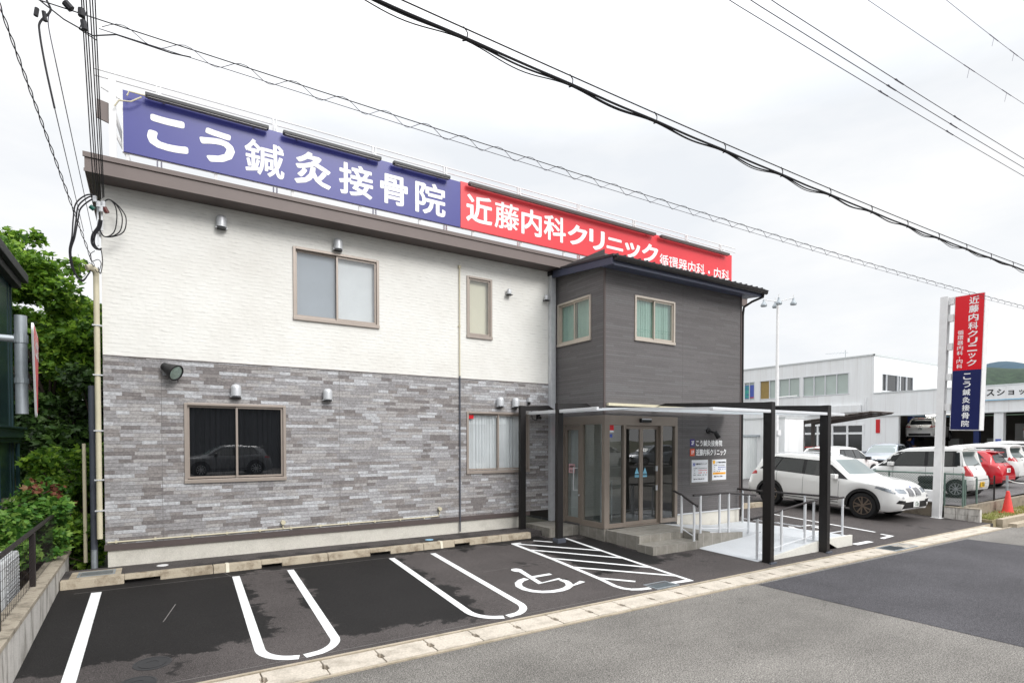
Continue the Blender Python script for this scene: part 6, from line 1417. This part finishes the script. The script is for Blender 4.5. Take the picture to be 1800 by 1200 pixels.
    b = MB(T); b.prism(tri(.72, 0, 0), -.006, .006); b.build('plate', M['alu'], t)
    b = MB(T); b.prism(tri(.71, 0, 0), .0065, .008); b.build('face', M['lettering'], t)
    b = MB(T); b.prism(tri(.66, 0, 0), .0085, .010); b.build('face', M['stopred'], t)
    b = MB(); put_text(b, '止まれ', -.27, .27, .03, .20, T, .03, .0105); b.build('lettering', M['lettering'], t)
    # pipes at the corner of the clinic
    t = thing('cable_conduit', 'tall beige conduit with a weather cap at the left corner of the clinic', 'pipe', (-.69, 11.4, .4))
    b = MB(); b.tube([(-.70, 11.41, .45), (-.70, 11.41, 4.70)], .042, 10); b.build('pipe', M['cream'], t, smooth=40)
    b = MB(); b.tube([(-.70, 11.41, 4.70), (-.70, 11.40, 4.78), (-.76, 11.36, 4.82), (-.82, 11.33, 4.80)], [.042, .055, .055, .05], 10); b.build('weather_cap', M['cream'], t, smooth=50)
    b = MB()
    for z in (.9, 1.4, 2.2, 3.1, 3.9): b.box(-.76, -.63, 11.36, 11.455, z, z + .02)
    b.build('clips', M['silver'], t)
    t = thing('drain_pipe', 'dark grey drain pipe beside the beige conduit', 'pipe', (-.78, 11.7, 0)); b = MB(); b.tube([(-.79, 11.62, -.1), (-.79, 11.62, 2.95)], .05, 10); b.tube([(-.79, 11.62, 2.2), (-.79, 11.62, 2.95)], .056, 10); b.build('pipe', M['slate'], t, smooth=40)
    b = MB(); b.tube([(-.79, 11.58, -.05), (-.79, 11.58, .25)], .045, 10); b.build('pipe_foot', M['galv'], t)
    b = MB(); b.tube([(-.93, 11.9, .0), (-.93, 11.9, 2.0)], .028, 8); tag(b.build('drain_pipe', M['cream']), 'thin beige pipe standing behind the dark grey drain pipe', 'pipe')
left_side()
# ------------------------------------------------------------------ plants
def leaves(cl, n, size, seed, up=.5, maple=True):
    """cl: clumps (x,y,z,r). returns vertices and faces of many small pointed leaves"""
    rr = random.Random(seed); vs = []; fs = []; wts = [c[3] ** 2 for c in cl]
    for _ in range(n):
        x, y, z, r = rr.choices(cl, wts)[0]
        d = Vector((rr.gauss(0, 1), rr.gauss(0, 1), rr.gauss(0, 1))).normalized() * r * (rr.random() ** .45)
        p = Vector((x, y, z)) + Vector((d.x, d.y, d.z * .8))
        a = Vector((rr.gauss(0, 1), rr.gauss(0, 1), rr.gauss(0, .5))).normalized()
        nn = Vector((rr.gauss(0, .6), rr.gauss(0, .6) - .25, rr.gauss(0, .5) + up)).normalized(); s_ = a.cross(nn)
        if s_.length < .05: continue
        s_.normalize(); nn = s_.cross(a); s = size * rr.uniform(.6, 1.25); w = s * .5; f = s * .12
        i = len(vs)
        if maple:
            q = [p, p + s_ * w * .55 + a * s * .12 - nn * f * .3, p + s_ * w + a * s * .62 - nn * f, p + s_ * w * .38 + a * s * .62, p + a * s * 1.05 - nn * f, p - s_ * w * .38 + a * s * .62, p - s_ * w + a * s * .62 - nn * f, p - s_ * w * .55 + a * s * .12 - nn * f * .3]
            fs.append((i, i + 1, i + 2, i + 3, i + 4)); fs.append((i, i + 4, i + 5, i + 6, i + 7))
        else:
            q = [p, p + s_ * w * .7 + a * s * .5 - nn * f, p + a * s * 1.1, p - s_ * w * .7 + a * s * .5 - nn * f]; fs.append((i, i + 1, i + 2)); fs.append((i, i + 2, i + 3))
        vs += [tuple(v) for v in q]
    return vs, fs
M['leaf'] = leafmat('maple_leaf', [(.2, lin(56, 90, 30)), (.5, lin(98, 138, 44)), (.8, lin(146, 178, 64)), (.95, lin(186, 182, 92))], .45)
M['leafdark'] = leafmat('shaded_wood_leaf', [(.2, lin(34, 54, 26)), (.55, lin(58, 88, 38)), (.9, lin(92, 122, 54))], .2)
M['leafvine'] = leafmat('vine_leaf', [(.2, lin(60, 104, 44)), (.5, lin(92, 140, 56)), (.85, lin(146, 178, 84)), (.97, lin(150, 110, 90))], .35)
def tree(name, label, base, h, clumps, n, size, m_, seed, stems=3, maple=True, cat='tree'):
    t = thing(name, label, cat, base); rr = random.Random(seed); b = MB()
    o = Vector(base)
    for k in range(stems):
        tops = rr.sample(clumps, min(len(clumps), 6)); s0 = o + Vector((rr.uniform(-.3, .3) * (stems > 1), rr.uniform(-.3, .3) * (stems > 1), -.1)); f = o + Vector((rr.uniform(-.6, .6), rr.uniform(-.6, .6), h * .42))
        r0 = .035 + .02 * h / 3; b.tube([s0, (s0 + f) / 2 + Vector((rr.uniform(-.12, .12), rr.uniform(-.12, .12), 0)), f], [r0, r0 * .8, r0 * .6], 7)
        for c in tops:
            e = Vector(c[:3]); md = (f + e) / 2 + Vector((rr.uniform(-.3, .3), rr.uniform(-.3, .3), .15)); b.tube([f, md, e], [r0 * .5, r0 * .3, .012], 5)
    b.build('trunk', M['bark'], t, smooth=50)
    vs, fs = leaves(clumps, n, size, seed, .55, maple); q = MB(); q.add(vs, fs); q.build('crown', M[m_], t)
    return t
def plants():
    rr = random.Random(21)
    cl = []
    # the maple rises towards the left: crown outline falls from upper left to the clinic corner
    for i in range(46):
        x = rr.uniform(-5.2, -0.95); top = 6.9 if x < -2.4 else 6.9 - (x + 2.4) * .9
        z = top - .4 - abs(rr.gauss(0, .9)); cl.append((x, rr.uniform(17.2, 20.6), z, rr.uniform(.35, .75)))
    for i in range(10): cl.append((rr.uniform(-1.7, -.85), rr.uniform(16.8, 18.2), rr.uniform(3.4, 5.2), rr.uniform(.35, .6)))
    cl += [(-2.9, 18.5, 6.95, .4), (-2.4, 18.6, 7.15, .25), (-1.5, 18, 6.4, .3)]
    tree('maple_tree', 'bright green maple rising behind the green building and the clinic corner', (-2.6, 18.8, -.3), 7.4, cl, 30000, .145, 'leaf', 5)
    cl = [(rr.uniform(-2.2, -.9), rr.uniform(16.0, 17.6), rr.uniform(1.2, 3.6), rr.uniform(.35, .6)) for i in range(18)]
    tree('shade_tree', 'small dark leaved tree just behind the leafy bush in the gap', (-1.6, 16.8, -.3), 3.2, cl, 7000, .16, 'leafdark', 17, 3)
    cl = [(rr.uniform(-4.6, -.2), rr.uniform(21, 24), rr.uniform(.2, 5.2), rr.uniform(.5, 1.0)) for i in range(52)]
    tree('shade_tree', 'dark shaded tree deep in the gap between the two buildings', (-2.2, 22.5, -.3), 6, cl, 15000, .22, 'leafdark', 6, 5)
    cl = [(rr.uniform(-6, 1.5), rr.uniform(27, 30), rr.uniform(.0, 6.2), rr.uniform(.8, 1.3)) for i in range(50)]
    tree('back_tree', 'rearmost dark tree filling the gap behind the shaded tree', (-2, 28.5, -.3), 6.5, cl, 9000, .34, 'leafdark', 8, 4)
    cl = [(rr.uniform(-1.9, -.85), rr.uniform(13.2, 15.8), rr.uniform(-.1, 1.7), rr.uniform(.25, .5)) for i in range(24)]
    tree('bush', 'leafy green bush growing in the gap behind the pipes', (-1.3, 14.4, -.3), 1.8, cl, 7000, .12, 'leaf', 9, 4, True, 'bush')
    cl = [(rr.uniform(-1.18, -.80), rr.uniform(11.9, 12.9), rr.uniform(-.1, .75), rr.uniform(.14, .26)) for i in range(16)]
    tree('bush', 'low ivy like bush at the foot of the grey drain pipe', (-.98, 12.3, -.25), .8, cl, 2600, .10, 'leaf', 10, 3, True, 'bush')
    cl = []
    for i in range(30):
        y = rr.uniform(10.4, 13.6); cl.append((rr.uniform(-1.95, -1.30), y, rr.uniform(.35, 1.0) + (y - 10.4) * .06, rr.uniform(.14, .30)))
    for i in range(7): cl.append((-1.24, rr.uniform(11.0, 11.9), rr.uniform(.3, .9), rr.uniform(.08, .16)))
    M['leafred'] = leafmat('reddish_leaf', [(.2, lin(96, 56, 44)), (.6, lin(140, 84, 66)), (.9, lin(150, 120, 80))], .3)
    rc = [(rr.uniform(-1.8, -1.25), rr.uniform(11.6, 13.6), rr.uniform(.75, 1.35), rr.uniform(.10, .18)) for i in range(9)]
    tree('bush', 'sparse reddish leaved bush poking out above the light green vine', (-1.5, 12.9, -.2), 1.2, rc, 130, .09, 'leafred', 23, 2, True, 'bush')
    t = tree('climbing_vine', 'light green vine scrambling over the mesh fence and the green wall', (-1.6, 12, -.25), 1.0, cl, 5600, .105, 'leafvine', 12, 3, True, 'vine')
plants()
# ------------------------------------------------------------------ overhead wires
def sag(a, c, s, n=16):
    a = Vector(a); c = Vector(c); return [a.lerp(c, i / n) - Vector((0, 0, s * 4 * (i / n) * (1 - i / n))) for i in range(n + 1)]
def wires():
    # telecom bundle along the kerb side of the road
    t = thing('cable_bundle', 'thick black telecom bundle hung under a thin messenger wire over the road', 'cable', (5, 4, 5.2))
    def zb(x): return 5.175 + .0018 * (x - 5) ** 2
    xs = [-14 + i * .5 for i in range(120)]
    rr = random.Random(2)
    b = MB(); b.tube([(x, 4.0, zb(x) + .075) for x in xs], .006, 5); b.build('messenger', M['cable'], t)
    for k, (r_, w) in enumerate(((.0105, .02), (.008, .035), (.005, .05))):
        b = MB(); hl = 0; pts = []
        for i in range(0, 960):
            x = -14 + i * .0625; u = ((x + 13.65) % 1.05) / 1.05; am = .35 + .75 * abs(math.sin(int((x + 13.65) // 1.05) * (1.9 + k))); pts.append((x, 4.0 + .012 * (k - 1), zb(x) - .005 - w * am * (math.sin(math.pi * u) ** 2) * (1.0 if k else .35)))
        b.tube(pts, r_, 5); b.build('cable', M['cable'], t)
    b = MB(); x = -13.65
    while x < 44: b.tube([(x, 4.0, zb(x) + .085), (x + .035, 4.0, zb(x) + .05), (x + .03, 4.0, zb(x) - .01), (x - .01, 4.0, zb(x) - .03)], .006, 4); x += 1.05
    tag(b.build('hangers', M['cable'], t), kind='stuff')
    # lashed wire with a spiral hanger
    t = thing('spiral_wire', 'thin pair of wires joined by a spiral hanger crossing above the roof signboards', 'cable', (5, 5.9, 5.5))
    def zw(x): return 5.545 + .0009 * (x - 2) ** 2 - .0 * x
    b = MB(); b.tube([(x, 5.9, zw(x)) for x in xs], .0055, 4); b.build('upper_wire', M['cable'], t)
    b = MB(); b.tube([(x, 5.9, zw(x) - .075) for x in [-.32 + i * .6 for i in range(80)]], .0038, 4); b.build('lower_wire', M['cablegrey'], t)
    b = MB(); pts = [(-.3 + i * .05, 5.9 + .03 * math.cos(i * .05 * 13.5), zw(-.3 + i * .05) - .035 + .05 * math.sin(i * .05 * 13.5)) for i in range(900)]; b.tube(pts, .0036, 3); b.build('spiral', M['cablegrey'], t)
    b = MB(); b.tube([(-.54, 5.9, 5.60), (-.5, 5.9, 5.56)], .03, 8); b.tube([(-.43, 5.85, 5.56), (-.43, 5.85, 5.50)], .025, 8); b.tube([(-.42, 5.85, 5.47), (-.41, 5.85, 5.40)], .022, 8); b.build('insulator', M['cable'], t, smooth=40)
    b = MB(); b.tube([(-.70, 5.9, 5.55), (-.55, 5.9, 5.46), (-.36, 5.9, 5.40), (-.2, 5.9, 5.47), (.2, 5.9, 5.46), (.35, 5.9, zw(.35) - .07)], .006, 5); b.tube([(-.40, 5.9, 5.58), (-.45, 5.9, 5.42), (-.33, 5.9, 5.37)], .005, 5); b.build('tail_wire', M['cable'], t)
    # power lines higher up
    for k, (y, p0, p1, r_, lab) in enumerate(((6.6, (9.1, 9.89), (23.3, 10.37), .008, 'lowest of the three dark power lines at the upper right'), (6.6, (9.7, 10.14), (23.3, 10.63), .009, 'middle one of the three dark power lines at the upper right'), (6.6, (10.3, 10.40), (23.3, 10.9), .009, 'uppermost of the three dark power lines at the upper right'),
            (9.0, (18.5, 15.42), (31.7, 16.42), .009, 'faint thin wire with one spacer, left of the two in the upper right corner'), (10.0, (26.6, 19.37), (35.1, 20.01), .010, 'faint thin wire with one spacer, right of the two in the upper right corner'))):
        sx = (p1[1] - p0[1]) / (p1[0] - p0[0]); a = (p0[0] - 12, y, p0[1] - 12 * sx * .3); q = [(p0[0] + (p1[0] - p0[0]) * i / 12, y, p0[1] + (p1[1] - p0[1]) * i / 12 - .03 * math.sin(math.pi * i / 12)) for i in range(13)]
        q = [a] + q + [(p1[0] + 20, y, p1[1] + 20 * sx * 1.2)]
        t = thing('power_line', lab, 'power line', (p0[0], y, p0[1])); b = MB(); b.tube(q, r_, 5); b.build('wire', M['cablegrey' if k < 3 else 'cablepale'], t)
        for fx in ((.37, .62) if k < 3 else (.57, .85)):
            b = MB(); x = p0[0] + (p1[0] - p0[0]) * fx; z = p0[1] + (p1[1] - p0[1]) * fx - .03 * math.sin(math.pi * fx); l = .22 if k < 3 else .5; w_ = .3 if k < 3 else .35
            b.tube([(x - l, y, z - l * sx), (x + l, y, z + l * sx)], r_ * 1.7, 5); b.tube([(x, y, z), (x - .04, y + .05, z + (w_ * .3 if k < 3 else -w_))], r_ * .8, 4)
            b.build('clamp', M['cablepale' if k > 2 else 'cablegrey'], t)
    # service drops to the corner of the clinic
    ends = [(-.70, 5.93), (-.665, 5.97), (-.64, 5.90), (-.61, 5.88), (-.585, 5.90), (-.57, 5.92)]; outs = [(-.62, 7.26), (-.60, 7.27), (-.575, 7.28), (-.54, 7.29), (-.515, 7.30), (-.49, 7.31)]
    for k, ((x, z), (xo, zo)) in enumerate(zip(ends, outs)):
        a = Vector((x, 11.2, z)); m_ = Vector((xo, 8.5, zo)); f = m_ + (m_ - a) * 2.2
        b = MB(); pts = [a.lerp(f, i / 14) - Vector((0, 0, .10 * math.sin(math.pi * min(1, i / 14)))) for i in range(15)]; b.tube(pts, .0075, 5)
        tag(b.build('service_wire', M['cable']), 'black service wire dropping steeply to the bracket at the clinic corner', 'service wire', 'service wires dropping to the clinic corner')
    t = thing('service_bracket', 'cluster of insulators with looping black cables on the left corner of the clinic', 'cable bracket', (-.64, 11.3, 5.8))
    b = MB(); b.box(-.66, -.62, 11.22, 11.44, 5.35, 5.42); b.box(-.67, -.645, 11.24, 11.27, 5.15, 5.85); b.box(-.615, -.59, 11.24, 11.27, 5.4, 5.8); b.build('steel_bracket', M['alu'], t)
    b = MB()
    for (x, y, z) in ((-.69, 11.2, 5.86), (-.64, 11.18, 5.78), (-.58, 11.2, 5.80), (-.61, 11.19, 5.72)): b.tube([(x, y, z + .05), (x, y, z - .04)], .032, 8)
    b.build('insulator', M['silver'], t, smooth=40)
    b = MB(); b.tube([(-.75, 11.2, 5.74), (-.70, 11.2, 5.70)], .035, 8); b.build('insulator', plain('green_insulator', (20, 90, 78), .4), t)
    b = MB(); b.tube([(-.57, 11.2, 5.76), (-.53, 11.2, 5.68)], .035, 8); b.build('insulator', plain('brown_insulator', (96, 40, 36), .4), t)
    def sm(p, n=5):
        p = [Vector(q) for q in p]; r_ = []
        for i in range(len(p) - 1):
            p0, p1, p2, p3 = p[max(0, i - 1)], p[i], p[i + 1], p[min(len(p) - 1, i + 2)]
            for k in range(n):
                u = k / n; r_.append(.5 * ((2 * p1) + (p2 - p0) * u + (2 * p0 - 5 * p1 + 4 * p2 - p3) * u * u + (3 * p1 - p0 - 3 * p2 + p3) * u ** 3))
        return r_ + [p[-1]]
    b = MB(); y = 11.2
    for dx, dz in ((0, 0), (.035, -.02), (.06, -.06)):
        b.tube(sm([(-.68 + dx * .3, y, 5.93 + dz), (-.80 + dx, y, 5.90 + dz), (-.93 + dx, y, 5.74 + dz), (-.965 + dx, y, 5.50), (-.985 + dx * .6, y, 5.22), (-1.02 + dx * .3, y, 4.98), (-.98 + dx * .3, y, 4.70), (-.87, y, 4.565 + dz * .3), (-.80, y + .1, 4.68), (-.76, y + .15, 4.79)]), .011, 6)
    for dx in (0, .05, -.07):
        b.tube(sm([(-.56, y, 5.86), (-.50, y, 5.90), (-.40 + dx * .4, y, 5.82), (-.335 + dx, y, 5.66), (-.36 + dx, y, 5.44), (-.46 + dx * .5, y, 5.33), (-.58, y, 5.30), (-.63, y, 5.40)]), .009, 6)
    for dx in (0, .02, .04): b.tube(sm([(-.64 + dx, y, 5.55), (-.66 + dx, y, 5.44), (-.73 + dx, y, 5.30), (-.74 + dx, y, 5.16), (-.68 + dx, y, 5.08), (-.62, y + .1, 5.13)]), .011, 6)
    b.tube(sm([(-.70, y, 5.05), (-.76, y, 4.98), (-.74, y, 4.88), (-.66, y, 4.92), (-.62, y, 4.86), (-.66, y, 4.72), (-.70, y, 4.76)]), .006, 5); b.tube(sm([(-.88, y, 4.66), (-.90, y, 4.80), (-.80, y, 4.86), (-.70, y, 4.80)]), .005, 5)
    b.tube(sm([(-.62, y, 5.1), (-.60, y, 4.9), (-.63, y, 4.7), (-.66, y, 4.8)]), .007, 5)
    b.build('cable_loops', M['cable'], t, smooth=60)
    # twisted pair from the upper left and two thin drops
    b = MB()
    for s_ in (0, math.pi):
        A = Vector((-1.62, 7.6, 7.75)); C_ = Vector((-.72, 11.3, 4.83)); pts = []
        n = 150
        for i in range(n + 1):
            p = A.lerp(C_, i / n); a = i * .55 + s_; pts.append(p + Vector((math.cos(a), 0, math.sin(a))) * .012)
        b.tube(pts, .006, 4)
    tag(b.build('twisted_wire', M['cable']), 'twisted pair of black wires slanting down from the left edge of the sky', 'cable')
    t = thing('drop_wire', 'two thin wires hanging from clamps at the top left and slanting to the clinic corner', 'cable', (-.75, 6.5, 5.8))
    b = MB(); b.tube(sm([(-.85, 6.5, 6.2), (-.72, 6.5, 5.92), (-.70, 6.5, 5.84), (-.77, 6.5, 5.72), (-.775, 6.5, 5.62), (-.74, 6.5, 5.35), (-.68, 6.5, 5.0)]), .009, 6); b.build('cable', M['cable'], t)
    b = MB(); b.tube([(-.68, 6.5, 5.0), (-.83, 11.1, 5.3)], .004, 4); b.tube(sm([(-.70, 6.5, 5.84), (-.715, 6.5, 5.72), (-.67, 6.5, 5.43)]) + [Vector((-.71, 11.2, 5.24))], .004, 4); b.build('thin_wire', M['cablegrey'], t)
    b = MB(); b.tube([(-.79, 6.5, 5.83), (-.80, 6.5, 5.76)], .018, 6); b.tube([(-.745, 6.5, 5.82), (-.735, 6.5, 5.74)], .018, 6); b.build('clamps', M['cable'], t)
wires()
# ------------------------------------------------------------------ across the road (seen only as reflections in the glass)
def across():
    b = MB(); b.box(-40, 60, -60, -9.0, -.6, .22); struct(b, 'parking_lot', M['dealerlot'])
    car_at(WAGON, 'parked_car', 'white wagon parked across the road, mirrored in the sliding doors', 26.8, -11.2, .22, 4, 'cw')
    car_at(CROSS, 'parked_car', 'dark car parked across the road, mirrored in the dark window', 3.4, -11.0, .22, 176, 'cgrey')
    car_at(HATCH, 'parked_car', 'silver hatchback parked across the road, mirrored in the glass', 31.6, -11.0, .22, 184, 'csilver')
    t = thing('reflection_block', 'dark grey block added across the road for the ground floor glass to mirror', 'building', (6, -20, -.4))  # unseen building, added so the panes have a dark mass to mirror
    b = MB(); b.box(-14, 26, -30, -19, -.4, 4.6); b.build('wall', plain('dark_grey_cladding', (86, 88, 92), .6, 0, .1, .4), t)
    b = MB(); b.box(-14.3, 26.3, -30.3, -18.7, 4.6, 4.9); b.build('roof', M['corr'], t)
across()
